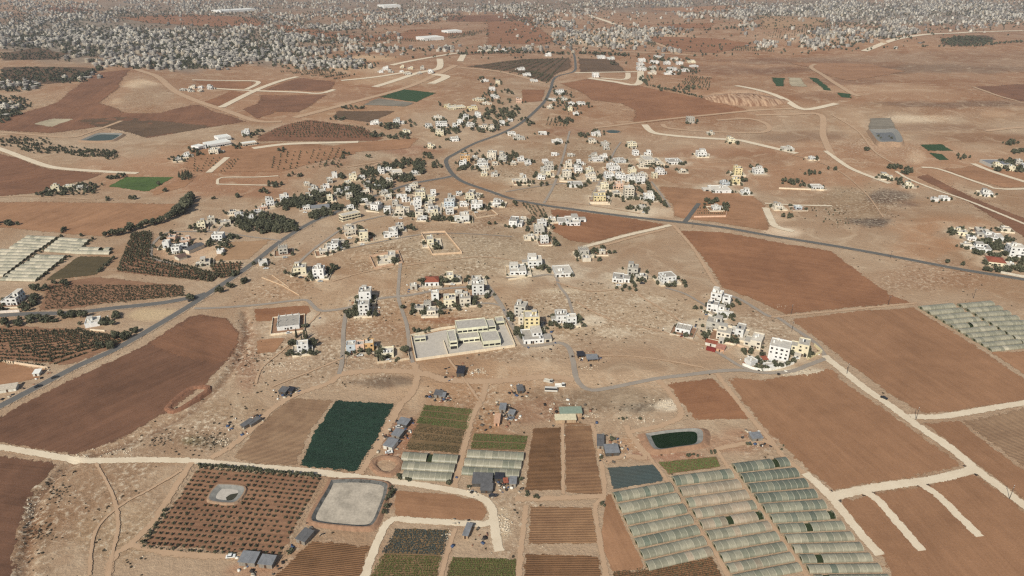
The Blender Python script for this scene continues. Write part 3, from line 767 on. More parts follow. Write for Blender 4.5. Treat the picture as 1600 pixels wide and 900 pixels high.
road("north village cross street", [(790, 300), (830, 293), (868, 288), (937, 284)], 4.5, m_street, 5, jit=0.3, soft=0.2)
road("north village street on the right", [(970, 222), (960, 237), (948, 262), (937, 285), (926, 305), (922, 320)], 4.5, m_street, 5, jit=0.3, soft=0.2)
road("diagonal village street by the tree row", [(1018, 284), (1030, 300), (1047, 324)], 4.0, m_street, 5, jit=0.3, soft=0.2)
road("paved drive to the nursery compound", [(1070, 347), (1080, 334), (1092, 318)], 5.0, m_hwy, 6, jit=0.1, soft=0.1)
road("lane through the right village to the curved wall", [(1040, 450), (1069, 459), (1089, 470), (1108, 482), (1122, 500)], 4.0, m_street, 5, jit=0.3, soft=0.2)
road("dusty lane below the red roofed sheds", [(1110, 545), (1125, 553), (1152, 570), (1176, 580)], 4.5, m_street, 5, jit=0.3, soft=0.2)
road("lane between the villas and the scrub slope", [(790, 434), (827, 433), (864, 430), (874, 448), (887, 465), (896, 495)], 4.0, m_street, 5, jit=0.3, soft=0.2)
road("grey lane into the farm compound", [(345, 363), (300, 362), (262, 364), (242, 378), (236, 392), (242, 405), (290, 416)], 4.5, m_street, 5, jit=0.3, soft=0.2)
road("lane along the dense grove", [(337, 365), (348, 352), (365, 345), (395, 330)], 4.0, m_street, 5, jit=0.3, soft=0.2)
road("short drive between grove and asphalt road", [(345, 363), (390, 370), (430, 375), (440, 376)], 4.0, m_street, 5, jit=0.3, soft=0.2)

def track(label, pts, width, mat=None, layer=3, **kw):
    far = pts[0][1] < 330 and pts[-1][1] < 330
    kw.setdefault('jit', 0.3); kw.setdefault('soft', 0.2 if far else 0.42); width *= (1.0 + max(0.0, (330 - min(pts[0][1], pts[-1][1])) / 190)) if far else 1.15
    return road(label, pts, width, mat or m_dirt, layer, name="track", **kw)
P_ = m_dirtp
track("pale dirt road running to the lower right corner", [(1288, 556), (1300, 566), (1325, 586), (1350, 606), (1388, 632), (1415, 652), (1440, 670), (1487, 702), (1520, 730), (1550, 752), (1600, 790), (1690, 858)], 8.5, P_, 4)
track("pale dirt road branching to the right edge", [(1422, 651), (1460, 652), (1500, 647), (1550, 638), (1600, 630), (1690, 612)], 7.0, P_, 4)
track("pale track along the bottom right parcels", [(1524, 732), (1500, 740), (1475, 746), (1435, 753), (1375, 761), (1340, 767), (1300, 776)], 8.0, P_, 4, jit=0.3)
track("pale track beside the right greenhouse column", [(1258, 740), (1278, 757), (1298, 777), (1316, 798), (1337, 825), (1375, 868)], 7.0, P_, 4, jit=0.3)
track("first pale spur into the brown parcel", [(1350, 769), (1371, 781), (1406, 821), (1441, 861)], 6.5, P_, 4, jit=0.3)
track("second pale spur into the brown parcel", [(1436, 756), (1461, 771), (1496, 805), (1531, 839)], 6.5, P_, 4, jit=0.3)
track("pale dirt road crossing the left half", [(-70, 688), (0, 699), (50, 707), (105, 717), (150, 720), (225, 719), (300, 721), (400, 730), (475, 736), (525, 742), (600, 751), (650, 757), (712, 768), (750, 777), (767, 792), (772, 815), (775, 838), (780, 862)], 6.5, P_, 4)
track("pale dirt road closing the loop below the dry reservoir", [(772, 812), (757, 819), (700, 817), (650, 814), (614, 812), (598, 830), (583, 865), (569, 905), (560, 945)], 5.5, P_, 4)
track("tan dirt track past the ploughed field", [(330, 716), (362, 697), (400, 665), (425, 640), (462, 617), (512, 600), (530, 586)], 6.0)
track("broad dirt track beside the dark green crop", [(645, 567), (652, 585), (645, 612), (625, 635), (607, 665), (594, 690), (576, 716), (562, 741)], 7.0)
track("dirt track across the open ground below the school", [(528, 586), (580, 580), (652, 582), (700, 594), (775, 596), (827, 591), (865, 589), (897, 594)], 9.0)
track("dirt strip between the two striped vegetable fields", [(760, 600), (752, 627), (738, 650), (732, 675), (722, 712), (709, 764)], 5.5)
track("dirt track curving past the rubble heap", [(1028, 594), (1045, 612), (1062, 636), (1062, 652), (1030, 666), (980, 676)], 5.0)
track("dirt track dividing the red and brown fields", [(1120, 584), (1150, 624), (1187, 670), (1204, 688), (1222, 712), (1258, 741)], 4.5)
track("dirt lane between left and middle greenhouse columns", [(1006, 700), (1020, 722), (1040, 748), (1075, 805), (1112, 855), (1140, 905), (1160, 945)], 3.0)
track("dirt lane between middle and right greenhouse columns", [(1118, 700), (1136, 728), (1157, 757), (1190, 800), (1237, 865), (1262, 903), (1285, 945)], 3.0)
track("dirt strip between two ploughed fields", [(879, 662), (880, 700), (880, 772)], 2.5)
track("dirt path right of the ploughed fields", [(925, 662), (936, 700), (945, 772), (930, 790), (937, 845), (946, 895), (950, 945)], 3.5)
track("dirt path across the ploughed fields", [(805, 780), (860, 779), (944, 775)], 5.0)
track("dirt path down the left of the ploughed fields", [(822, 790), (815, 850), (810, 905), (806, 945)], 4.0)
track("dirt path between the bottom vegetable fields", [(712, 826), (700, 862), (688, 905), (680, 945)], 3.0)
track("dirt yard track around the green pond", [(946, 722), (975, 712), (1008, 716), (1000, 700), (985, 680), (978, 665)], 5.0)
track("dirt track beside the green pond to the right lane", [(1120, 702), (1150, 696), (1190, 688), (1215, 700)], 4.5)
track("dirt track along the orchard fence", [(300, 723), (275, 760), (240, 815), (205, 850), (175, 875), (163, 945)], 5.0)
track("dirt track below the orchard", [(206, 852), (280, 866), (360, 870), (400, 872)], 5.0)
track("long pale road at the left edge", [(-70, 210), (0, 233), (37, 247), (75, 260), (112, 265), (175, 269), (215, 271)], 7.0, P_)
track("pale strip along the left field", [(-60, 310), (0, 308), (55, 307), (150, 312)], 3.5)
track("hill track on the left", [(210, 107), (242, 118), (270, 140), (300, 155), (350, 172), (400, 189), (440, 190)], 8.0)
track("thin track below the red hillside", [(-40, 205), (32, 209), (107, 215), (140, 207), (190, 189)], 5.0)
track("first pale plot track", [(300, 125), (400, 127), (385, 140)], 6.0, P_)
track("second pale plot track", [(345, 168), (400, 141), (437, 127), (465, 120)], 8.0, P_)
track("third pale plot track", [(330, 138), (400, 142), (460, 144), (500, 146), (522, 140)], 7.0, P_)
track("long diagonal track below the plots", [(460, 184), (525, 167), (625, 140), (675, 120), (712, 102)], 9.0)
track("pale plot track in the middle distance", [(533, 126), (590, 120), (640, 112)], 7.0, P_)
track("upper pale plot track in the middle distance", [(585, 136), (650, 115), (685, 107), (687, 92)], 9.0, P_)
track("far pale plot track", [(612, 102), (660, 92), (720, 83), (719, 96)], 9.0, P_)
track("broad pale spur in the middle distance", [(674, 131), (697, 120), (678, 116)], 12.0, P_)
track("track by the orchard and hilltop houses", [(720, 106), (780, 112), (850, 130)], 7.0)
track("pale yard track by the white sheds", [(395, 232), (440, 226), (480, 224), (560, 222)], 10.0, P_)
track("pale path in the red orchard", [(355, 246), (338, 260), (326, 270)], 7.0, P_)
track("pale boundary track of the walled field", [(340, 288), (346, 278), (400, 277), (435, 275)], 3.5, P_)
track("lower boundary track of the walled field", [(340, 288), (380, 289), (430, 290)], 3.5, P_)
track("track climbing from the grove", [(510, 300), (540, 283), (590, 256), (600, 252), (540, 262)], 4.0)
track("pale track from highway to village", [(912, 386), (940, 379), (975, 369), (1010, 361), (1048, 352)], 8.0, P_)
track("second dusty track from highway to village", [(930, 388), (985, 372), (1040, 358)], 5.0)
track("straight track across the red field", [(1052, 352), (1075, 378), (1090, 398), (1117, 443), (1130, 458)], 5.0)
track("dirt track along the upper edge of the brown field", [(1205, 496), (1300, 487), (1390, 478), (1432, 474)], 3.5)
track("pale plot track beyond the highway bend", [(898, 114), (950, 113), (1005, 112)], 7.0, P_)
track("lower pale plot track beyond the highway bend", [(920, 122), (960, 128), (996, 132), (1001, 112)], 9.0, P_)
track("inner pale plot track beyond the highway bend", [(938, 122), (977, 124), (981, 114)], 7.0, P_)
track("track above the curved plots", [(930, 200), (972, 195), (1075, 183), (1175, 173), (1240, 170)], 6.0)
track("curved pale plot track", [(1007, 195), (1020, 207), (1050, 212), (1100, 216), (1150, 219), (1172, 223), (1245, 240)], 8.0, P_)
track("inner curved plot track", [(1035, 194), (1047, 201), (1112, 206), (1190, 207), (1200, 196), (1172, 186), (1120, 188)], 6.0)
track("track down the right plain", [(1345, 150), (1332, 147), (1300, 127), (1282, 115), (1267, 105), (1275, 100)], 6.0)
track("pale track by the quarry", [(1150, 134), (1200, 145), (1225, 155), (1257, 171), (1307, 162)], 8.0, P_)
track("cross track on the right plain", [(1180, 180), (1232, 179), (1282, 180), (1286, 212), (1300, 244)], 7.0)
track("pale track beside the right houses", [(1290, 236), (1325, 261), (1360, 276), (1390, 287)], 6.0, P_)
track("long pale track down the right", [(1400, 268), (1420, 280), (1465, 298), (1512, 314), (1600, 350), (1690, 388)], 6.0, P_)
track("upper pale track at the right edge", [(1440, 262), (1465, 264), (1512, 280), (1545, 291), (1570, 296), (1690, 292)], 5.0, P_)
track("pale track by the right hand sheds", [(1520, 256), (1550, 268), (1600, 284), (1690, 310)], 7.0, P_)
track("pale field track at far right", [(1540, 205), (1600, 199), (1690, 195)], 6.0)
track("pale track above the tree lot", [(1195, 318), (1250, 321), (1300, 322)], 5.0, P_)
track("broad pale cut beside the highway", [(1196, 325), (1203, 340), (1212, 354), (1240, 362)], 11.0, P_)
track("thin track on the right slope", [(1590, 158), (1560, 150), (1520, 136)], 5.0)
track("far pale road on the right ridge", [(1350, 80), (1385, 66), (1430, 56), (1530, 50), (1600, 48)], 10.0, P_)
track("far track up the right slope", [(1385, 68), (1350, 50), (1310, 36)], 10.0)
track("far track left of the quarry", [(1020, 66), (1050, 78), (1060, 86)], 8.0)
track("far pale road behind the highway", [(890, 74), (960, 80), (1040, 84), (1090, 87)], 9.0)
track("far pale diagonal road", [(920, 24), (960, 38)], 9.0, P_)

for lab_, pts_ in (("footpath across the hilltop scrub", [(628, 416), (690, 408), (760, 402), (835, 413)]), ("footpath over the slope right of the school", [(900, 472), (955, 500), (1040, 520), (1100, 540)]),
                   ("footpath from the villas down to the lane", [(985, 452), (1020, 475), (1060, 500), (1108, 540)]), ("thin path between roadside houses and villas", [(866, 440), (920, 455), (968, 452)]),
                   ("thin path through the rubble left of the school", [(536, 560), (500, 575), (462, 590), (425, 605)]), ("pale path down to the white cypress house", [(500, 488), (470, 520), (445, 545), (410, 575), (400, 600)]),
                   ("wheel track across the lower left scrub", [(150, 724), (175, 770), (185, 820), (175, 870), (165, 940)]), ("second wheel track across the lower left scrub", [(285, 735), (235, 765), (190, 790), (150, 830), (140, 900)]),
                   ("path along the foot of the upper village", [(800, 312), (880, 316), (940, 324), (1000, 334)]), ("path from the school wall to the sheds", [(700, 560), (730, 600), (752, 630)]),
                   ("thin path on the hilltop left of the walled villa", [(520, 440), (560, 428), (600, 420), (626, 418)]), ("terrace path above the grey open ground", [(905, 560), (960, 556), (1030, 562), (1100, 575)]),
                   ("path across the upper village scrub", [(800, 270), (850, 282), (900, 262), (950, 245)]), ("wheel track over the right plain", [(1230, 240), (1300, 262), (1350, 300), (1380, 340)]), ("wheel track beside the reservoir lot", [(1300, 180), (1340, 205), (1370, 240), (1410, 262)])):
    track(lab_, pts_, 2.2)
# ------------------------------------------------------------------ buildings
def wall_mat(name, rgb, var=0.14):
    key = "wall_" + name
    if key in MATS: return MATS[key]
    m, t, b = nt(key)
    tc = t.nodes.new('ShaderNodeTexCoord').outputs['Object']
    c = alb(rgb)
    n1 = noise(t, posn(t), 0.35, 5.0, 0.65); n2 = noise(t, posn(t), 3.0, 3.0, 0.6)
    streak = noise(t, mapping(t, tc, (1.4, 1.4, 0.16)), 1.0, 4.0, 0.65)
    f = mth(t, 'ADD', mth(t, 'ADD', mth(t, 'MULTIPLY', n1, 0.4), mth(t, 'MULTIPLY', n2, 0.2)), mth(t, 'MULTIPLY', streak, 0.4))
    col = mixc(t, ramp(t, f, 0.3, 0.7), tuple(x * (1 - 2.2 * var) for x in c), tuple(min(0.85, x * (1 + var * 0.5)) for x in c))
    r = t.nodes.new('ShaderNodeObjectInfo').outputs['Random']
    col = mixc(t, 1.0, col, mixc(t, r, (0.86, 0.85, 0.83), (1.04, 1.03, 1.02)), 'MULTIPLY')
    t.links.new(col, b.inputs['Base Color'])
    MATS[key] = m
    return m
WALLS = {'white': (248, 243, 234), 'cream': (240, 226, 198), 'grey': (200, 194, 184), 'yellow': (238, 219, 174), 'orange': (230, 186, 134),
         'stone': (226, 215, 198), 'pink': (228, 192, 170), 'beige': (234, 222, 204), 'blue': (208, 216, 224)}
ROOFS = [plain("roof_screed_%d" % i, c, 0.9, 0.3, 0.5) for i, c in enumerate([(196, 187, 175), (180, 172, 161), (212, 202, 188), (166, 158, 148)])]
m_win = plain("window_glass", (44, 44, 46), 0.25, 0.3, 0.8, spec=0.5)
m_door = plain("metal_door", (84, 66, 54), 0.6)
m_tankw = plain("white_tank", (226, 224, 220), 0.5)
m_tankb = plain("dark_tank", (70, 74, 80), 0.5)
m_conc = plain("raw_concrete", (176, 168, 158), 0.9)
m_tile = plain("red_tile", (150, 86, 66), 0.8, 0.3, 1.0)

m_ywall = plain("yard_wall_stone", (224, 208, 184), 0.9, 0.2, 0.6); m_ywall2 = plain("yard_wall_block", (190, 176, 158), 0.9, 0.25, 0.6)
m_yard_c = plain("yard_concrete", (200, 188, 172), 0.9, 0.25, 0.5); m_yard_s = plain("yard_soil", (150, 116, 92), 0.95, 0.35, 0.5); m_yard_g = plain("yard_garden", (112, 100, 74), 0.95, 0.5, 0.5)
ALLPOS = []
HOUSES = []          # (root, px, py, cluster, descriptor)
HOUSE_POS = []
YARDS = []
STOREY = 3.0
NUMW = {1: 'one-storey', 2: 'two-storey', 3: 'three-storey', 4: 'four-storey', 5: 'five-storey'}

def shell(w, d, h, y0=0.0, x0=None, par=0.7, th=0.3):
    """walls with a parapet round a sunken roof; returns wall mesh builder and roof rectangle"""
    x0 = -w / 2 if x0 is None else x0
    x1, y1 = x0 + w, y0 + d
    mb = MB()
    o = [(x0, y0), (x1, y0), (x1, y1), (x0, y1)]
    i = [(x0 + th, y0 + th), (x1 - th, y0 + th), (x1 - th, y1 - th), (x0 + th, y1 - th)]
    V = [(a, b, -1.2) for a, b in o] + [(a, b, h + par) for a, b in o] + [(a, b, h + par) for a, b in i] + [(a, b, h - 0.05) for a, b in i]
    F = []
    for k in range(4):
        n = (k + 1) % 4
        F += [(k, n, 4 + n, 4 + k), (4 + k, 4 + n, 8 + n, 8 + k), (8 + k, 8 + n, 12 + n, 12 + k)]
    mb.add(V, F)
    return mb, (i[0][0], i[1][0], i[0][1], i[2][1])

def windows(mb, w, d, st, x0, y0, rnd, faces=(0, 1, 3), ribbon_w=False, z0=0.0):
    for f in faces:
        L = w if f in (0, 2) else d
        n = max(1, int(L / 3.3))
        for s in range(st):
            for k in range(n):
                if not ribbon_w and rnd.random() < 0.12: continue
                u = (k + 0.5) * L / n + (0 if ribbon_w else rnd.uniform(-0.3, 0.3))
                ww = (L / n * 0.42) if ribbon_w else rnd.choice([0.6, 0.75, 0.95]); z = z0 + s * STOREY + 1.0; hh = 1.45 if ww > 0.7 else 1.2
                if s == 0 and rnd.random() < 0.15: z, hh = z0 + 0.1, 2.3
                e = 0.05
                if f == 0: mb.box(x0 + u - ww, x0 + u + ww, y0 - e, y0 + 0.1, z, z + hh)
                elif f == 2: mb.box(x0 + u - ww, x0 + u + ww, y0 + d - 0.1, y0 + d + e, z, z + hh)
                elif f == 1: mb.box(x0 + w - 0.1, x0 + w + e, y0 + u - ww, y0 + u + ww, z, z + hh)
                else: mb.box(x0 - e, x0 + 0.1, y0 + u - ww, y0 + u + ww, z, z + hh)

def roof_clutter(root, rect, h, rnd, wm, stair=True, tanks=2, unfinished=False):
    x0, x1, y0, y1 = rect
    if unfinished:
        mb = MB()
        for ix in range(4):
            for iy in range(3):
                cx = x0 + 0.5 + (x1 - x0 - 1) * ix / 3; cy = y0 + 0.5 + (y1 - y0 - 1) * iy / 2
                mb.box(cx - 0.16, cx + 0.16, cy - 0.16, cy + 0.16, h - 0.04, h + 1.9 + rnd.random() * 0.8)
        o = mb.build("starter_columns", m_conc, root); o['kind'] = 'stuff'
        return
    if stair:
        sw, sdp = min(3.6, (x1 - x0) * 0.4), min(3.4, (y1 - y0) * 0.4)
        sx = rnd.uniform(x0 + 0.4, x1 - sw - 0.4); sy = rnd.uniform(y0 + (y1 - y0) * 0.35, max(y0 + (y1 - y0) * 0.36, y1 - sdp - 0.4))
        b = MB().box(sx, sx + sw, sy, sy + sdp, h - 0.04, h + 2.5).build("stair_room", wm, root)
        MB().box(sx - 0.2, sx + sw + 0.2, sy - 0.2, sy + sdp + 0.2, h + 2.5, h + 2.68).build("slab", ROOFS[0], b)
        MB().box(sx + sw * 0.3, sx + sw * 0.3 + 0.9, sy - 0.05, sy + 0.05, h, h + 2.0).build("door", m_door, b)
    for k in range(tanks):
        tx = rnd.uniform(x0 + 0.9, x1 - 0.9); ty = rnd.uniform(y0 + 0.9, y1 - 0.9)
        mb = MB()
        if rnd.random() < 0.6: mb.cyl(tx, ty, h + 0.35, h + 1.75, 0.62, 10); mb.cyl(tx, ty, h + 1.75, h + 1.95, 0.6, 10, 0.2)
        else: mb.box(tx - 0.75, tx + 0.75, ty - 0.6, ty + 0.6, h + 0.35, h + 1.55)
        mb.box(tx - 0.5, tx + 0.5, ty - 0.5, ty + 0.5, h - 0.04, h + 0.36)
        mb.build("water_tank", m_tankw if rnd.random() < 0.7 else m_tankb, root)

def house(px, py, wpx, st=2, col='white', yaw=0, cluster=0, opt='', d=None, label=None):
    P = at(px, py)
    rnd = random.Random(int(px * 13 + py * 7919))
    s = ppm(P)
    a = abs(math.radians(yaw))
    w = max(6.0, wpx * 1.02 / s / (math.cos(a) + 0.75 * math.sin(a)))
    d = d or w * rnd.uniform(0.85, 1.2)
    d = max(6.0, min(d, 26))
    h = st * STOREY
    root = empty("house", (P.x, P.y, P.z), math.radians(yaw))
    wm = wall_mat(col, WALLS[col]); rm = rnd.choice(ROOFS)
    unf = 'u' in opt
    if w > 9 and 'l' in opt:           # an L plan: a lower wing beside the main block
        w1 = w * 0.62
        x0 = -w / 2 if rnd.random() < 0.5 else w / 2 - w1
        mb, rect = shell(w1, d, h, 0.0, x0); mb.build("wall", wm, root)
        h2 = max(1, st - 1) * STOREY
        xa = x0 + w1 if x0 < 0 and x0 == -w / 2 else -w / 2
        mb2, rect2 = shell(w - w1, d * 0.72, h2, d * 0.14, xa, par=0.55); wing = mb2.build("wing", wm, root)
        MB().add([(rect2[0], rect2[2], h2), (rect2[1], rect2[2], h2), (rect2[1], rect2[3], h2), (rect2[0], rect2[3], h2)], [(0, 1, 2, 3)]).build("roof", rnd.choice(ROOFS), wing)
        win = MB(); windows(win, w1, d, st, x0, 0.0, rnd); windows(win, w - w1, d * 0.72, max(1, st - 1), xa, d * 0.14, rnd, (0,))
    else:
        x0, w1 = -w / 2, w
        mb, rect = shell(w, d, h); mb.build("wall", wm, root)
        win = MB(); windows(win, w, d, st, x0, 0.0, rnd)
    MB().add([(rect[0], rect[2], h), (rect[1], rect[2], h), (rect[1], rect[3], h), (rect[0], rect[3], h)], [(0, 1, 2, 3)]).build("roof", rm, root)
    if 'n' not in opt and win.V:
        o = win.build("windows", m_win, root); o['kind'] = 'stuff'
        MB().box(x0 + w1 * 0.44, x0 + w1 * 0.44 + 1.2, -0.07, 0.06, 0, 2.2).build("door", m_door, root)
    if 'n' not in opt and not unf and 't' not in opt:
        if w1 > 8 and st < 3 and rnd.random() < 0.5:          # a half storey on the roof
            uw, ud = w1 * rnd.uniform(.4, .6), d * rnd.uniform(.45, .65)
            ux = rnd.choice([rect[0] + 0.1, rect[1] - uw - 0.1]); uy = rect[3] - ud - 0.1
            ub = MB().box(ux, ux + uw, uy, uy + ud, h - 0.03, h + 3.0).build("upper_room", wm, root)
            MB().box(ux - .15, ux + uw + .15, uy - .15, uy + ud + .15, h + 3.0, h + 3.25).build("roof_slab", rnd.choice(ROOFS), ub)
            wu = MB(); windows(wu, uw, ud, 1, ux, uy, rnd, (0, 1, 3), z0=h); k_ = wu.build("windows", m_win, ub); k_['kind'] = 'stuff'
        if rnd.random() < 0.6:                       # a low porch, garage or store against one side
            aw, ad, ah = w * rnd.uniform(.25, .45), d * rnd.uniform(.3, .5), rnd.uniform(2.4, 3.0)
            ax = rnd.choice([-w / 2 - aw + 0.05, w / 2 - 0.05, rnd.uniform(-w / 2, w / 2 - aw)])
            ay = -ad + 0.05 if -w / 2 <= ax <= w / 2 - aw else rnd.uniform(0, d - ad)
            ab = MB().box(ax, ax + aw, ay, ay + ad, -1.2, ah).build("annex", wall_mat(*rnd.choice([(col, WALLS[col]), ('stone', WALLS['stone']), ('grey', WALLS['grey'])])), root)
            MB().box(ax - .12, ax + aw + .12, ay - .12, ay + ad + .12, ah, ah + .16).build("roof_slab", rnd.choice(ROOFS), ab)
            MB().box(ax + aw * .3, ax + aw * .7, ay - .05, ay + .02, 0, 2.1).build("door", m_win, ab)
    if st >= 2 and rnd.random() < 0.5 and 'n' not in opt:
        bx = x0 + w1 * rnd.choice([0.1, 0.55]); bw = min(3.6, w1 * 0.35)
        b = MB().box(bx, bx + bw, -1.3, 0.02, STOREY - 0.1, STOREY + 0.08).box(bx, bx + bw, -1.32, -1.2, STOREY + 0.08, STOREY + 0.95).build("balcony", wm, root)
    if 't' in opt:
        mb = MB().add([(rect[0] - .6, rect[2] - .6, h + .72), (rect[1] + .6, rect[2] - .6, h + .72), (rect[1] + .6, rect[3] + .6, h + .72), (rect[0] - .6, rect[3] + .6, h + .72), ((rect[0] + rect[1]) / 2 - w1 * .15, (rect[2] + rect[3]) / 2, h + 2.6), ((rect[0] + rect[1]) / 2 + w1 * .15, (rect[2] + rect[3]) / 2, h + 2.6)],
                      [(0, 1, 5, 4), (1, 2, 5), (2, 3, 4, 5), (3, 0, 4), (3, 2, 1, 0)])
        mb.build("tiled_roof", m_tile, root)
    else:
        roof_clutter(root, rect, h, rnd, wm, stair=w1 > 8.5 and rnd.random() < 0.75, tanks=rnd.choice([1, 2, 2, 3]) if w1 > 7 else 1, unfinished=unf)
    if cluster < 10 and 'n' not in opt and P.y < 1000:
        others = [q for q in ALLPOS if q is not None and 0.5 < math.hypot(q[0] - P.x, q[1] - P.y) < w + d]
        YARDS.append((P.x, P.y + d / 2, max(w, d) * 0.75))
        if not others or rnd.random() < 0.25:
            ml, mr, mf, mk = rnd.uniform(2, 5), rnd.uniform(2, 5), rnd.uniform(3, 6), rnd.uniform(1.5, 3.5)
            xa, xb, ya, yb = -w / 2 - ml, w / 2 + mr, -mf, d + mk
            t_ = 0.14
            yw_ = MB().box(xa - t_, xb + t_, ya - t_, ya + t_, -1.2, 1.45).box(xa - t_, xb + t_, yb - t_, yb + t_, -1.2, 1.45).box(xa - t_, xa + t_, ya + t_, yb - t_, -1.2, 1.44).box(xb - t_, xb + t_, ya + t_, yb - t_, -1.2, 1.44)
            yw_.build("yard_wall", rnd.choice([m_ywall, m_ywall, m_ywall2]), root)
            MB().box(xa + t_, xb - t_, ya + t_, yb - t_, -1.0, 0.42).build("yard", rnd.choice([m_yard_c, m_yard_c, m_yard_s, m_yard_g]), root)
    desc = f"{col} {NUMW[st]} house"
    if unf: desc = f"unfinished {col} {NUMW[st]} house"
    if 't' in opt: desc = f"{col} {NUMW[st]} house with red roof"
    root['category'] = 'house'
    if label:
        root['label'] = label
    else:
        HOUSES.append((root, px, py, cluster, desc))
    HOUSE_POS.append((P.x, P.y + d / 2, max(w, d) * 0.6))
    return root

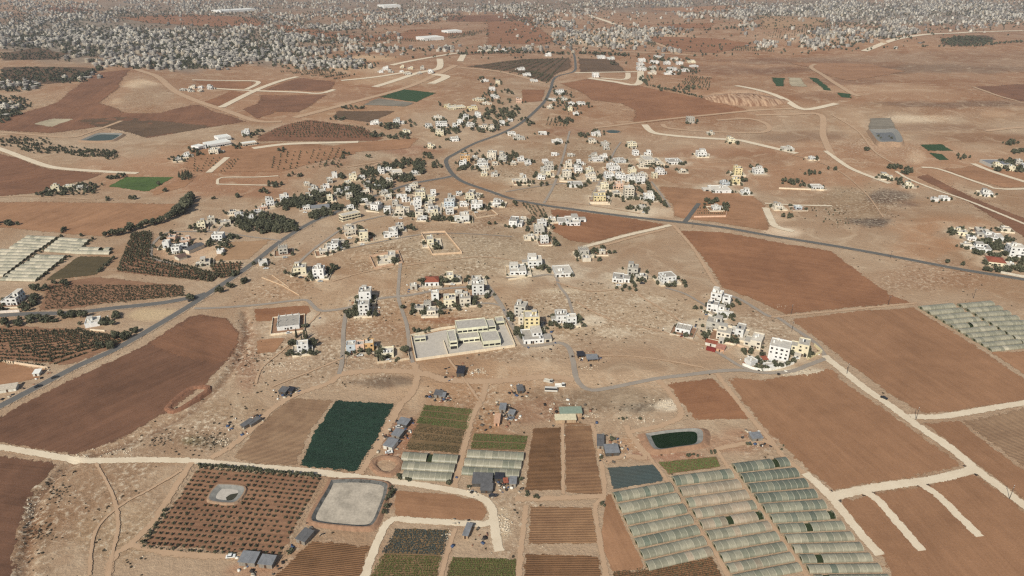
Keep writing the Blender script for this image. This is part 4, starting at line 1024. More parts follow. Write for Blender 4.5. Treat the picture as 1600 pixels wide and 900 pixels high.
# clusters of houses: phrase, then (x, y, width px, storeys, colour, yaw, options)
CL = [
 ("in the right village", [(970, 442, 30, 1, 'white', -12, 'l'), (988, 430, 18, 2, 'grey', -12, ''), (1004, 438, 14, 1, 'stone', -12, ''), (1046, 443, 25, 2, 'white', 14, ''),
   (1118, 470, 20, 2, 'white', -28, ''), (1134, 476, 15, 2, 'white', -28, ''), (1112, 487, 20, 2, 'white', -25, 'l'), (1128, 493, 20, 1, 'white', -25, ''),
   (1066, 521, 27, 1, 'white', -24, 'u'), (1114, 516, 27, 2, 'grey', -24, ''), (1129, 532, 25, 2, 'stone', -24, ''), (1150, 526, 24, 2, 'white', -28, 'l'), (1174, 544, 32, 2, 'stone', -28, 'l'),
   (1214, 567, 36, 4, 'white', -26, ''), (1247, 556, 32, 3, 'cream', -26, 'l'), (1178, 571, 18, 1, 'white', 28, 'n')]),
 ("along the village street by the school", [(747, 462, 19, 3, 'white', 4, ''), (703, 480, 20, 2, 'cream', 6, ''), (727, 478, 18, 2, 'stone', 6, ''), (812, 496, 20, 3, 'grey', -14, 'l'), (818, 508, 19, 2, 'stone', -14, ''),
   (831, 519, 24, 4, 'yellow', 3, ''), (834, 537, 34, 1, 'white', 8, ''), (878, 505, 19, 2, 'white', 4, ''), (893, 508, 16, 2, 'white', 4, ''), (655, 488, 14, 1, 'stone', 4, ''), (668, 481, 12, 1, 'grey', 4, 'u'), (674, 492, 14, 1, 'beige', 4, '')]),
 ("left of the school", [(571, 473, 19, 3, 'white', 5, ''), (569, 493, 17, 3, 'white', 5, ''), (451, 516, 38, 1, 'white', 14, 'u'), (474, 551, 19, 2, 'white', 14, ''), (549, 552, 15, 2, 'blue', 8, ''), (563, 551, 13, 2, 'pink', 8, ''), (577, 549, 16, 2, 'orange', 8, ''), (606, 559, 20, 1, 'cream', 8, 'l')]),
 ("on the scrubby hillside", [(443, 398, 16, 2, 'grey', 16, 'u'), (412, 415, 15, 1, 'white', 24, 'n'), (469, 429, 21, 2, 'cream', 10, ''), (498, 436, 17, 3, 'white', 2, ''), (520, 391, 19, 2, 'white', 8, 'l'), (533, 383, 12, 1, 'stone', 10, ''),
   (550, 368, 15, 2, 'stone', 20, ''), (569, 377, 15, 3, 'cream', 12, ''), (611, 372, 24, 2, 'white', 10, 'l'), (625, 361, 13, 2, 'grey', 10, ''), (506, 398, 14, 1, 'beige', 20, ''), (585, 329, 16, 2, 'white', -22, ''), (625, 337, 14, 2, 'beige', 2, ''), (634, 335, 11, 2, 'stone', 2, ''),
   (655, 340, 12, 2, 'stone', 0, ''), (662, 345, 10, 1, 'white', 0, ''), (677, 332, 16, 1, 'white', 6, ''), (702, 324, 16, 2, 'blue', 2, ''), (722, 347, 24, 2, 'white', 6, 'l'), (745, 328, 18, 2, 'white', 2, ''), (738, 309, 16, 2, 'stone', -10, 'l'), (777, 322, 16, 1, 'white', -8, ''),
   (676, 384, 18, 2, 'cream', 10, 'l'), (609, 410, 20, 2, 'stone', 8, 'l'), (675, 447, 22, 1, 'white', 4, 't'), (707, 441, 18, 2, 'cream', 8, 'l'), (745, 443, 15, 1, 'grey', 8, ''), (545, 358, 11, 1, 'beige', 16, '')]),
 ("among the roadside tree belt", [(445, 315, 16, 2, 'white', 18, ''), (423, 322, 14, 2, 'white', 24, ''), (413, 328, 12, 1, 'pink', 24, ''), (484, 311, 13, 1, 'cream', 18, ''), (516, 315, 10, 2, 'cream', 18, ''), (479, 328, 12, 1, 'white', 12, ''), (552, 282, 13, 2, 'cream', 16, ''), (566, 280, 10, 1, 'white', 16, ''),
   (596, 272, 11, 2, 'white', 14, ''), (608, 269, 12, 1, 'white', 14, ''), (621, 277, 19, 2, 'stone', 14, ''), (648, 273, 10, 1, 'white', 14, ''), (607, 312, 12, 1, 'beige', 12, ''), (638, 302, 9, 2, 'white', 10, ''), (645, 299, 12, 2, 'stone', 10, ''), (657, 313, 16, 3, 'cream', 4, ''), (570, 318, 12, 1, 'white', 16, ''), (602, 304, 11, 1, 'grey', 16, ''), (573, 303, 12, 1, 'beige', 16, ''),
   (548, 328, 12, 1, 'white', 16, ''), (590, 295, 11, 1, 'white', 16, ''), (532, 305, 12, 1, 'grey', 16, '')]),
 ("beside the highway below the village", [(805, 355, 22, 2, 'white', -10, 'l'), (847, 356, 14, 2, 'white', 4, ''), (843, 366, 16, 2, 'grey', 4, 'u'), (851, 381, 13, 2, 'white', 6, ''), (890, 353, 34, 1, 'white', 4, 'l'), (863, 347, 12, 1, 'beige', 4, ''), (836, 419, 22, 2, 'white', 2, ''), (810, 430, 26, 1, 'white', 4, ''), (882, 433, 30, 1, 'white', 8, ''), (913, 401, 16, 2, 'grey', 8, 'u'), (830, 374, 10, 1, 'stone', 4, ''), (818, 346, 10, 1, 'stone', 4, ''), (941, 398, 8, 1, 'stone', 0, ''), (917, 409, 14, 1, 'stone', 8, 'n')]),
 ("in the upper village", [(814, 253, 11, 1, 'white', 4, ''), (858, 266, 14, 2, 'grey', 2, ''), (854, 276, 14, 1, 'cream', 2, ''), (815, 287, 18, 2, 'beige', 4, 'l'), (886, 279, 14, 3, 'stone', 4, ''), (889, 262, 10, 2, 'beige', 4, ''), (904, 270, 12, 2, 'white', 4, ''), (922, 273, 12, 2, 'cream', 2, ''), (935, 253, 17, 1, 'white', 6, ''), (970, 255, 18, 1, 'white', 8, ''), (960, 268, 18, 2, 'white', 8, ''), (953, 281, 14, 2, 'white', 6, ''), (970, 282, 15, 2, 'white', 2, ''), (986, 284, 12, 2, 'white', 2, ''), (1001, 287, 14, 3, 'white', 4, ''), (945, 296, 12, 2, 'cream', 2, ''), (968, 295, 12, 2, 'pink', 2, ''), (983, 310, 15, 4, 'stone', 2, ''), (964, 306, 12, 1, 'stone', 6, ''), (937, 315, 19, 2, 'yellow', -2, ''), (1015, 314, 15, 2, 'white', 6, ''), (900, 293, 22, 1, 'white', 4, 'n'), (924, 281, 16, 1, 'beige', 2, ''), (1004, 327, 10, 1, 'grey', 4, ''), (1003, 262, 6, 2, 'stone', 4, '')]),
 ("standing apart on the right plain", [(1020, 257, 28, 2, 'stone', 6, 'lu'), (1056, 257, 22, 1, 'white', 6, ''), (1097, 245, 14, 2, 'white', 2, ''), (1153, 274, 12, 3, 'yellow', -4, ''), (1150, 288, 12, 2, 'yellow', -4, ''), (1186, 272, 15, 2, 'white', 8, ''), (1128, 302, 30, 1, 'white', 3, ''), (1166, 304, 12, 1, 'white', 2, ''), (1120, 329, 12, 1, 'white', 2, ''), (1134, 290, 12, 1, 'blue', 2, ''), (1278, 296, 17, 1, 'white', 2, ''), (1385, 280, 14, 1, 'cream', -10, ''), (1421, 293, 12, 1, 'cream', -10, ''), (1543, 306, 16, 1, 'white', -20, ''), (1233, 236, 16, 1, 'grey', 0, 'n'), (1248, 328, 10, 1, 'blue', 0, ''), (1217, 327, 12, 1, 'stone', 0, ''), (1462, 315, 8, 1, 'white', 0, 'n'), (1478, 314, 12, 1, 'white', 0, 'n'), (1080, 193, 11, 3, 'grey', 6, 'u'), (1143, 224, 11, 2, 'cream', 2, ''), (1110, 211, 9, 1, 'stone', 2, ''), (988, 231, 14, 2, 'cream', 2, ''), (1068, 270, 8, 1, 'stone', 2, ''), (1270, 250, 8, 1, 'white', 0, '')]),
 ("in the walled group at the right edge", [(1502, 368, 22, 1, 'cream', -18, ''), (1518, 376, 14, 1, 'white', -18, ''), (1555, 377, 28, 1, 'white', -18, 'l'), (1537, 395, 24, 1, 'white', -18, ''), (1588, 402, 24, 3, 'white', -12, ''), (1557, 416, 28, 1, 'cream', -20, 't'), (1578, 419, 14, 1, 'stone', -18, ''), (1530, 363, 12, 1, 'grey', -18, ''), (1572, 362, 13, 1, 'beige', -18, ''), (1512, 387, 12, 1, 'beige', -18, '')]),
 ("near the white sheds on the left", [(292, 246, 12, 1, 'white', 24, ''), (279, 252, 10, 1, 'grey', 24, ''), (334, 241, 15, 2, 'stone', 4, ''), (384, 212, 13, 2, 'white', 14, ''), (318, 233, 10, 1, 'white', 20, ''), (87, 299, 13, 2, 'cream', 20, ''), (107, 295, 13, 1, 'cream', 20, ''), (125, 296, 10, 1, 'grey', 20, ''), (315, 358, 14, 2, 'cream', 18, ''), (331, 349, 12, 2, 'stone', 22, ''), (353, 352, 18, 1, 'beige', 22, 'l'), (375, 341, 16, 1, 'white', 24, ''), (394, 345, 16, 1, 'white', 24, ''), (340, 377, 17, 2, 'white', 4, ''), (365, 335, 12, 1, 'stone', 22, ''), (404, 335, 12, 1, 'white', 26, ''), (321, 416, 17, 1, 'stone', 18, ''), (275, 396, 13, 2, 'white', 6, ''), (260, 388, 10, 2, 'white', 8, ''), (289, 381, 16, 1, 'pink', 12, 'n'), (287, 389, 14, 1, 'white', 18, ''), (344, 397, 10, 1, 'white', 6, 'n'), (268, 376, 14, 1, 'pink', 14, 'n'), (14, 478, 27, 2, 'white', 6, 'l'), (145, 511, 24, 1, 'white', 22, 'n')]),
 ("in the leafy hill village", [(585, 195, 14, 1, 'white', 6, ''), (623, 195, 18, 2, 'white', 6, 'l'), (635, 210, 13, 1, 'cream', 6, ''), (690, 199, 19, 2, 'white', 8, ''), (687, 212, 13, 2, 'cream', 4, ''), (711, 202, 8, 2, 'white', 4, ''), (719, 195, 9, 2, 'white', 4, ''), (735, 198, 14, 1, 'white', 4, ''), (755, 202, 14, 1, 'beige', 4, ''), (747, 184, 10, 2, 'white', 6, ''), (768, 205, 10, 2, 'beige', 10, ''), (785, 196, 8, 2, 'white', 8, ''), (710, 221, 14, 1, 'white', 4, ''), (684, 187, 14, 1, 'stone', 6, ''), (670, 200, 12, 1, 'white', 8, ''), (769, 142, 10, 2, 'white', 6, ''), (759, 128, 10, 1, 'white', 6, ''), (778, 132, 7, 2, 'cream', 4, ''), (774, 154, 14, 1, 'white', 8, ''), (752, 158, 16, 1, 'cream', 14, ''), (740, 172, 16, 1, 'yellow', 16, ''), (811, 161, 9, 2, 'pink', 4, ''), (699, 168, 11, 1, 'yellow', 4, ''), (715, 170, 18, 1, 'cream', 8, ''), (760, 164, 12, 1, 'stone', 14, ''), (728, 187, 9, 2, 'white', 4, ''), (674, 232, 12, 1, 'cream', 8, ''), (798, 190, 8, 1, 'white', 14, '')]),
 ("around the highway bend", [(727, 254, 15, 3, 'orange', 2, ''), (754, 262, 17, 2, 'white', 2, ''), (768, 249, 15, 3, 'stone', -6, ''), (785, 253, 13, 2, 'grey', -8, ''), (785, 245, 10, 1, 'stone', 4, ''), (758, 267, 14, 1, 'beige', 4, ''), (800, 212, 13, 1, 'white', 8, ''), (814, 219, 14, 1, 'grey', 8, ''), (871, 224, 17, 1, 'white', 4, 'l'), (848, 211, 13, 1, 'white', 2, ''), (932, 213, 14, 1, 'white', 2, 'l'), (926, 224, 12, 1, 'stone', 2, ''), (946, 228, 12, 1, 'grey', 2, ''), (875, 148, 13, 2, 'white', 2, ''), (863, 158, 11, 1, 'white', 2, ''), (893, 164, 10, 1, 'white', 2, ''), (908, 164, 13, 1, 'white', 2, ''), (859, 170, 9, 1, 'beige', 2, ''), (891, 174, 7, 2, 'cream', 2, ''), (900, 180, 9, 1, 'white', 2, ''), (882, 158, 10, 1, 'grey', 2, ''), (815, 110, 12, 1, 'white', 8, ''), (824, 119, 13, 1, 'white', 8, ''), (835, 128, 12, 1, 'white', 8, ''), (857, 88, 9, 2, 'white', 2, ''), (940, 92, 12, 2, 'white', 2, ''), (955, 93, 12, 1, 'white', 2, ''), (931, 121, 10, 3, 'white', 2, 'u')]),
]
for phr, L in CL:
    for h_ in L:
        q_ = at(h_[0], h_[1]); ALLPOS.append((q_.x, q_.y))
for ci, (phr, L) in enumerate(CL):
    for (x, y, w, st, c, yw, op) in L:
        house(x, y, w, st, c, yw, ci, op)
# looser groups whose houses the photograph shows only as small blocks
rc = random.Random(5)
def loose(ci_phr, cx, cy, rx, ry, n, wmin=7, wmax=11, yaw=6, smax=2):
    CL.append((ci_phr, [])); ci = len(CL) - 1
    got = []; tries = 0
    while len(got) < n and tries < 900:
        tries += 1
        x = cx + rx * rc.uniform(-1, 1); y = cy + ry * rc.uniform(-1, 1)
        if ((x - cx) / rx) ** 2 + ((y - cy) / ry) ** 2 > 1: continue
        if any(abs(x - a) < wmax * 1.15 and abs(y - b) < wmax * 0.42 for a, b in got): continue
        p_ = at(x, y)
        if any(math.hypot(p_.x - q[0], p_.y + 4 - q[1]) < q[2] + 8 for q in HOUSE_POS): continue
        if any(np.min(np.hypot(C_[:, 0] - p_.x, C_[:, 1] - p_.y - 4)) < w_ / 2 + 8 for C_, w_ in ROADS_W[:44]): continue
        got.append((x, y))
        house(x, y, rc.uniform(wmin, wmax), rc.choice([1, 1, 2, 2, smax]), rc.choice(['white', 'white', 'white', 'beige', 'cream', 'grey', 'stone']), yaw + rc.uniform(-8, 8), ci, rc.choice(['', '', 'l']))
loose("in the white estate right of the highway", 1040, 104, 50, 14, 22, 9, 14)
loose("by the hill track plots", 308, 142, 30, 5, 6, 6, 10)
loose("in the row beside the pale spur", 640, 112, 52, 6, 10, 6, 9)
loose("in the group above the orchard", 772, 79, 30, 4, 6, 6, 10)
loose("by the right edge track", 1580, 262, 28, 7, 8, 8, 12, -14)
loose("on the slope below the belt", 665, 322, 95, 20, 16, 9, 14, 6)
loose("hidden in the tree belt", 560, 296, 90, 20, 12, 8, 13, 14)
loose("at the upper village fringe", 930, 262, 110, 34, 16, 8, 13, 4)
loose("near the highway village bend", 770, 262, 50, 18, 7, 8, 12, 2)
loose("on the hilltop", 700, 460, 70, 18, 5, 9, 13, 6)

ORD = ['', 'second', 'third', 'fourth', 'fifth', 'sixth', 'seventh', 'eighth', 'ninth', 'tenth', 'eleventh', 'twelfth', 'thirteenth', 'fourteenth', 'fifteenth', 'sixteenth', 'seventeenth', 'eighteenth', 'nineteenth', 'twentieth']
_u = ['first'] + ORD[1:9]
ORD += ['twenty-' + u_ for u_ in _u] + ['thirtieth'] + ['thirty-' + u_ for u_ in _u] + ['fortieth'] + ['forty-' + u_ for u_ in _u]
def ordinal(i, n):
    if n == 2: return ('left one of two', 'right one of two')[i]
    if i == 0: return 'leftmost'
    if i == n - 1: return 'rightmost'
    return ORD[i] + ' from left' if i < n / 2 else ORD[n - 1 - i] + ' from right'
_by = {}
for r in HOUSES: _by.setdefault((r[3], r[4]), []).append(r)
for (ci, desc), rs in _by.items():
    rs.sort(key=lambda r: r[1])
    for i, r in enumerate(rs):
        r[0]['label'] = f"{desc} {CL[ci][0]}" + ("" if len(rs) == 1 else f", {ordinal(i, len(rs))}")
        r[0]['group'] = "houses " + CL[ci][0]
N_HOUSES = len(HOUSES)
paint_ground(*GROUND, YARDS)

# ------------------------------------------------------------------ the school and other large buildings
def front(pa, pb):
    A, B = at(*pa), at(*pb)
    return A, B, math.atan2(B.y - A.y, B.x - A.x), math.hypot(B.x - A.x, B.y - A.y)
m_lot = plain("school_yard_concrete", (186, 176, 164), 0.9, 0.15, 0.3)
def block(root, A, yaw0, O, w, d, h, wm, rm, name="block", st=1, faces=(0, 3, 1), ribbon=True):
    """a flat roofed block as a part of a larger building: front left corner A (world), O the building's root"""
    c, s = math.cos(-yaw0), math.sin(-yaw0)
    lx, ly = A.x - O.x, A.y - O.y
    x0, y0 = lx * c - ly * s, lx * s + ly * c
    mb, r = shell(w, d, h, y0, x0, par=0.5)
    o = mb.build(name, wm, root)
    MB().add([(r[0], r[2], h), (r[1], r[2], h), (r[1], r[3], h), (r[0], r[3], h)], [(0, 1, 2, 3)]).build("roof", rm, o)
    wn_ = MB(); windows(wn_, w, d, st, x0, y0, random.Random(int(w * 10)), faces, ribbon)
    k = wn_.build("windows", m_win, o); k['kind'] = 'stuff'
    return o
def school():
    A, B, yaw, L = front((700, 547), (786, 538))
    root = empty("school", A, yaw)
    wm = wall_mat('school', (246, 234, 208)); rm = ROOFS[1]
    def blk(pa, pb, d, h, st, nm): 
        a, b, _, l = front(pa, pb); block(root, a, yaw, A, l, d, h, wm, rm, nm, st)
    blk((703, 546), (715, 544), 17, 6.4, 2, "classroom_wing")
    blk((755, 543), (782, 539), 15, 4.6, 1, "assembly_wing")
    blk((716, 537), (749, 532), 9, 3.6, 1, "entrance_wing")
    blk((715, 527), (762, 521), 14, 6.8, 2, "classroom_block")
    blk((763, 521), (775, 519.5), 12, 5.6, 2, "annex_block")
    blk((776, 509), (788, 507), 8, 3.6, 1, "service_block")
    blk((648, 535), (665, 532), 5, 3.0, 1, "side_shed")
    tag(root, "cream flat-roofed school of several blocks in a walled yard", "school")
    y = drape("school_yard", [(651, 561), (804, 540), (788, 505), (767, 506), (690, 517), (644, 527)], m_lot, 2, jit=0.05)
    tag(y, "pale concrete school yard inside the boundary wall", "yard", kind="structure")
school()
def longshed(label, pa, pb, d, h, col, roof=None, cat="building", name="long_building", ridge=False, win=True):
    A, B, yaw, L = front(pa, pb)
    root = empty(name, A, yaw)
    wm = wall_mat(col, WALLS.get(col, (200, 190, 176)))
    rm = roof or ROOFS[0]
    mb, r = shell(L, d, h, 0, 0, par=0.05 if ridge else 0.4)
    mb.build("wall", wm, root)
    if ridge:
        e = 0.5
        V = [(-e, -e, h), (L + e, -e, h), (L + e, d / 2, h + d * 0.16), (-e, d / 2, h + d * 0.16), (-e, d + e, h), (L + e, d + e, h)]
        V += [(x, y, z + 0.12) for x, y, z in V]
        MB().add(V, [(6, 7, 8, 9), (9, 8, 11, 10), (0, 3, 2, 1), (3, 4, 5, 2), (0, 1, 7, 6), (4, 10, 11, 5), (1, 2, 8, 7), (2, 5, 11, 8), (0, 6, 9, 3), (3, 9, 10, 4)]).build("roof", rm, root)
    else:
        MB().add([(r[0], r[2], h), (r[1], r[2], h), (r[1], r[3], h), (r[0], r[3], h)], [(0, 1, 2, 3)]).build("roof", rm, root)
    if win:
        wn_ = MB(); windows(wn_, L, d, max(1, int(h / 3.1)), 0, 0, random.Random(int(L * 7)), (0, 3, 1), True)
        k = wn_.build("windows", m_win, root); k['kind'] = 'stuff'
    HOUSE_POS.append(((A.x + B.x) / 2, (A.y + B.y) / 2 + d / 2, L * 0.6))
    return tag(root, label, cat)
m_white_r = plain("white_sheet_roof", (226, 222, 214), 0.7, 0.12)
m_grey_r = plain("weathered_sheet_roof", (126, 126, 128), 0.6, 0.3, 0.4, spec=0.35)
m_blk_r = plain("black_tarpaulin", (52, 52, 58), 0.6, 0.3, 0.5)
m_dgrey_r = plain("dark_sheet_roof", (100, 98, 98), 0.7, 0.3, 0.4)
m_green_r = plain("green_sheet_roof", (134, 146, 130), 0.6, 0.2)
m_brown_r = plain("rusty_sheet_roof", (110, 88, 78), 0.7, 0.3)
longshed("long yellow two-storey school with rows of windows on the hillside", (536, 347), (564, 340), 9, 6.4, 'cream')
longshed("long white shed, widest of the left farm buildings", (326, 232), (362, 226), 22, 5, 'white', m_white_r)
longshed("white hall with bright roof in the left farm group", (342, 222), (362, 219), 20, 6, 'white', m_white_r)
longshed("low white shed left of the farm hall", (311, 235), (322, 232), 16, 5, 'white', m_white_r)
longshed("low pale shed with a pinkish front beside the big yard", (380, 229), (402, 226), 12, 4, 'beige', m_white_r)
longshed("grey roofed long shed among trees by the asphalt road", (487, 331), (515, 328), 11, 4, 'grey', m_grey_r, ridge=True)
longshed("dark roofed long barn in the farm compound", (296, 397), (320, 387), 8, 3.4, 'stone', m_dgrey_r, ridge=True, win=False)
longshed("brown roofed barn below the dark barn", (280, 408), (293, 404), 8, 3.0, 'stone', m_brown_r, ridge=True, win=False)
longshed("far white warehouse in the middle of the plain", (663, 64), (694, 62), 60, 9, 'white', m_white_r, win=False)
longshed("second far pale warehouse right of the white one", (700, 52), (722, 51), 50, 7, 'white', m_white_r, win=False)
longshed("far long white factory roof at the top left", (345, 20), (400, 17), 90, 9, 'white', m_white_r, win=False)
longshed("far white factory in the top middle", (600, 13), (626, 12), 90, 14, 'white', m_white_r, win=False)
longshed("low yellow walled building on the hill", (702, 172), (728, 169), 20, 4, 'cream', ROOFS[0])
longshed("pale open sheds beside the right edge track", (1548, 262), (1580, 262), 26, 4, 'grey', m_grey_r, win=False)
longshed("white curved entrance building of the right villa", (1196, 577), (1212, 575), 4, 2.6, 'white', win=False)

# small farm sheds and tents of the foreground
def shed(label, px, py, wpx, dpx_m, h, yaw, roof, col='grey', slope=0.5, cat="shed", open_front=False):
    P = at(px, py); w = wpx / ppm(P); d = dpx_m
    root = empty("farm_shed", P, math.radians(yaw))
    wm = plain("shed_board_" + col, {'grey': (140, 132, 122), 'tan': (176, 150, 122), 'white': (214, 208, 196), 'dark': (84, 80, 76), 'pink': (206, 160, 130)}[col], 0.9, 0.35, 0.8)
    t = 0.12
    def wall(n, x0, x1, y0, y1, za, zb=None):
        zb = za if zb is None else zb
        mb = MB().add([(x0, y0, -0.8), (x1, y0, -0.8), (x1, y1, -0.8), (x0, y1, -0.8), (x0, y0, za), (x1, y0, za), (x1, y1, zb), (x0, y1, zb)], BOX_F)
        return mb.build(n, wm, root)
    wall("side_wall", -w / 2, -w / 2 + t, 0, d, h, h + slope); wall("side_wall", w / 2 - t, w / 2, 0, d, h, h + slope)
    wall("back_wall", -w / 2 + t, w / 2 - t, d - t, d, h + slope)
    if not open_front:
        wall("front_wall", -w / 2 + t, w / 2 - t, 0, t, h)
        MB().box(-0.6, 0.5, -0.05, 0.04, 0, min(2, h - 0.2)).build("door", m_door, root)
    else:
        for x in (-w / 2 + 0.2, 0, w / 2 - 0.2): MB().box(x - 0.07, x + 0.07, 0.02, 0.14, -0.8, h - 0.02).build("post", wm, root)
    e = 0.35; sl = slope / d
    n = max(2, int(w / 1.6))
    rf = None
    for i in range(n):
        x0 = -w / 2 - e + (w + 2 * e) * i / n; x1 = -w / 2 - e + (w + 2 * e) * (i + 1) / n - 0.02
        dz = 0.03 * (i % 2)
        V = [(x0, -e, h - sl * e + dz + .02), (x1, -e, h - sl * e + dz + .02), (x1, d + e, h + slope + sl * e + dz + .02), (x0, d + e, h + slope + sl * e + dz + .02)]
        V += [(a, b, c + 0.07) for a, b, c in V]
        MB().add(V, BOX_F).build("roof_sheet", roof, root)
    HOUSE_POS.append((P.x, P.y + d / 2, max(w, d) * 0.6))
    return tag(root, label, cat, "farm sheds between the fields")
shed("slate roofed shed at the orchard's right fence", 470, 850, 17, 7, 2.6, -24, m_dgrey_r)
shed("grey roofed shed below the orchard, right one of the pair", 415, 888, 22, 5, 2.6, -8, m_grey_r)
shed("blue-grey roofed shed below the orchard beside the white car", 386, 885, 26, 6, 2.6, -6, m_grey_r)
shed("grey roofed shed at the lower end of the dark crop track", 606, 703, 16, 7, 2.6, -22, m_grey_r, 'white')
shed("grey roofed shed in the middle of the dark crop track row", 618, 686, 14, 6, 2.6, -22, m_grey_r)
shed("upper grey roofed shed beside the dark crop track", 628, 668, 16, 5.5, 2.6, -20, m_grey_r, 'dark')
shed("long dark patched shed below the middle greenhouses", 753, 761, 30, 8, 2.4, -3, m_dgrey_r, 'dark')
shed("lower dark patched shed by the road loop", 760, 771, 18, 5, 2.2, -3, m_dgrey_r, 'dark')
shed("small dark hut right of the patched sheds", 780, 753, 13, 4, 2.4, -4, m_blk_r, 'dark')
shed("grey box hut right of the red canopy", 801, 762, 10, 5, 2.8, -5, m_grey_r)
shed("small red canopy between the huts by the greenhouses", 791, 759, 6, 3, 2.2, 10, m_tile, 'dark', open_front=True)
shed("narrow dark roofed shed by the ploughed field", 938, 702, 10, 10, 2.6, -6, m_dgrey_r)
shed("grey roofed shed left of the green pond", 957, 713, 21, 7, 2.6, 3, m_grey_r, 'dark')
shed("small grey shed right of the green pond", 1183, 690, 17, 5, 2.5, 8, m_grey_r)
shed("small grey tent in the lot under the road loop", 727, 842, 8, 8, 2.2, -14, m_grey_r, 'tan')
shed("dark roofed hut left of the scrub track", 441, 617, 12, 5, 2.5, -16, m_dgrey_r, 'dark')
shed("small dark hut just right of the scrub track hut", 452, 615, 10, 4, 2.2, -16, m_blk_r, 'dark')
shed("dark roofed hut above the striped beds", 684, 622, 12, 5, 2.4, -10, m_dgrey_r, 'grey')
shed("small hut just right of the dark hut above the striped beds", 691, 624, 8, 4, 2.2, -10, m_grey_r, 'grey')
shed("grey hut beside the dirt yard, left of two", 785, 645, 9, 6, 2.6, -6, m_grey_r)
shed("grey hut beside the dirt yard, right of two", 798, 652, 9, 4, 2.4, -20, m_grey_r)
shed("black tarpaulin tent below the school wall", 719, 589, 11, 9, 3.0, -4, m_blk_r, 'dark', slope=0.3)
shed("dark shed at the far end of the gully, left of two", 379, 670, 9, 7, 2.2, -34, m_dgrey_r, 'grey')
shed("dark shed at the far end of the gully, right of two", 390, 667, 9, 7, 2.2, -34, m_dgrey_r, 'grey')
shed("dark shade roof by the road bend, left of two", 908, 560, 10, 5, 2.4, 6, m_blk_r, 'dark', open_front=True)
shed("grey and dark shade roof by the road bend, right of two", 926, 566, 17, 6, 2.4, 4, m_grey_r, 'tan', open_front=True)
shed("small dark hut on the grey open ground", 814, 615, 9, 6, 2.4, 10, m_dgrey_r, 'dark')
shed("pink plastered hut in the dirt yard", 776, 666, 8, 9, 2.4, -4, plain("pink_roof", (196, 156, 128), 0.9), 'pink')
shed("long green roofed barn in the rubble yard", 892, 652, 34, 6, 3.0, 2, m_green_r, 'tan')
shed("pale plastic roofed barn below the green one", 884, 661, 32, 5, 2.4, 2, plain("pale_plastic", (208, 196, 166), 0.6), 'tan')
shed("red roofed long shed in the right village", 1110, 541, 17, 4, 2.6, -28, m_tile, 'white')
shed("red roofed shed above the scrap yard corner", 1124, 550, 13, 6, 2.6, -28, plain("pinkish_sheet", (176, 122, 104), 0.8), 'pink')
shed("small red pavilion in the villa garden", 1196, 567, 8, 4, 2.6, 10, m_tile, 'white', open_front=True)
shed("orange roofed pavilion against the tall white house", 1208, 562, 9, 4, 2.8, 10, plain("orange_tile", (186, 112, 82), 0.8), 'white', open_front=True)
shed("grey tin hut on the left field corner", 57, 588, 9, 5, 2.2, 10, m_white_r, 'white')
shed("low white walled sheds at the left edge by the road", 12, 613, 24, 6, 2.4, 18, plain("pale_roof", (196, 182, 164), 0.9), 'white')

# ------------------------------------------------------------------ boundary walls and fences
def bwall(label, pts, h=1.8, th=0.35, rgb=(226, 208, 182), close=False, cat="wall", name="boundary_wall"):
    P = [at(*p) for p in pts]
    if close: P.append(P[0])
    mat = plain("boundary_%d_%d" % (rgb[0], rgb[2]), rgb, 0.9, 0.2, 0.5)
    C = P[0]; root = empty(name, C)
    for a, b in zip(P[:-1], P[1:]):
        dx, dy = b.x - a.x, b.y - a.y; L = math.hypot(dx, dy)
        if L < 0.3: continue
        n = max(1, int(L / 9)); nx, ny = -dy / L * th / 2, dx / L * th / 2
        V = []; F = []
        for k in range(n + 1):
            u = k / n; x, y = a.x + dx * u, a.y + dy * u; z = hs(x, y)
            for s, zz in ((1, -0.8), (-1, -0.8), (-1, h), (1, h)): V.append((x + nx * s - C.x, y + ny * s - C.y, z + zz - C.z))
            if k:
                q = 4 * k; p = q - 4
                F += [(p + j, p + (j + 1) % 4, q + (j + 1) % 4, q + j) for j in range(4)]
        F += [(3, 2, 1, 0), (4 * n, 4 * n + 1, 4 * n + 2, 4 * n + 3)]
        link("wall_section", py_mesh("wall_section", V, F), mat, root)
    return tag(root, label, cat)
bwall("pale wall around the school yard", [(650, 564), (805, 542), (789, 503), (766, 505), (690, 515), (642, 526)], 2.0, close=True)
bwall("low wall between school playground and buildings", [(693, 534), (700, 555)], 1.6)
bwall("pale wall around the hilltop villa garden", [(658, 365), (695, 363), (722, 396), (676, 399)], 1.8, close=True, rgb=(216, 186, 156))
bwall("pinkish wall around the lower hillside villa", [(578, 402), (622, 393), (629, 411), (586, 420)], 1.8, close=True, rgb=(206, 172, 146))
bwall("wall around the small cream house with garden", [(590, 568), (640, 562), (636, 545), (588, 548)], 1.6, close=True, rgb=(206, 186, 160))
bwall("white curved wall of the right villa garden", [(1160, 571), (1175, 577), (1190, 580), (1204, 579), (1226, 574), (1240, 569), (1244, 564)], 2.0, rgb=(236, 230, 220))
bwall("cream wall round the corner house garden", [(1262, 562), (1284, 551), (1272, 540)], 2.0, rgb=(226, 210, 170))
bwall("pinkish wall beside the red roofed sheds", [(1126, 553), (1152, 540), (1176, 549), (1180, 556)], 1.5, rgb=(206, 180, 156))
bwall("curved white wall of the upper right villa", [(1098, 488), (1112, 495), (1124, 501), (1136, 499), (1142, 490)], 1.6, rgb=(232, 224, 212))
bwall("low wall below the cream village house", [(705, 484), (745, 479)], 1.5, rgb=(216, 198, 174))
bwall("pale wall along the hillside lane", [(530, 391), (575, 380), (625, 370)], 1.2, rgb=(206, 184, 160))
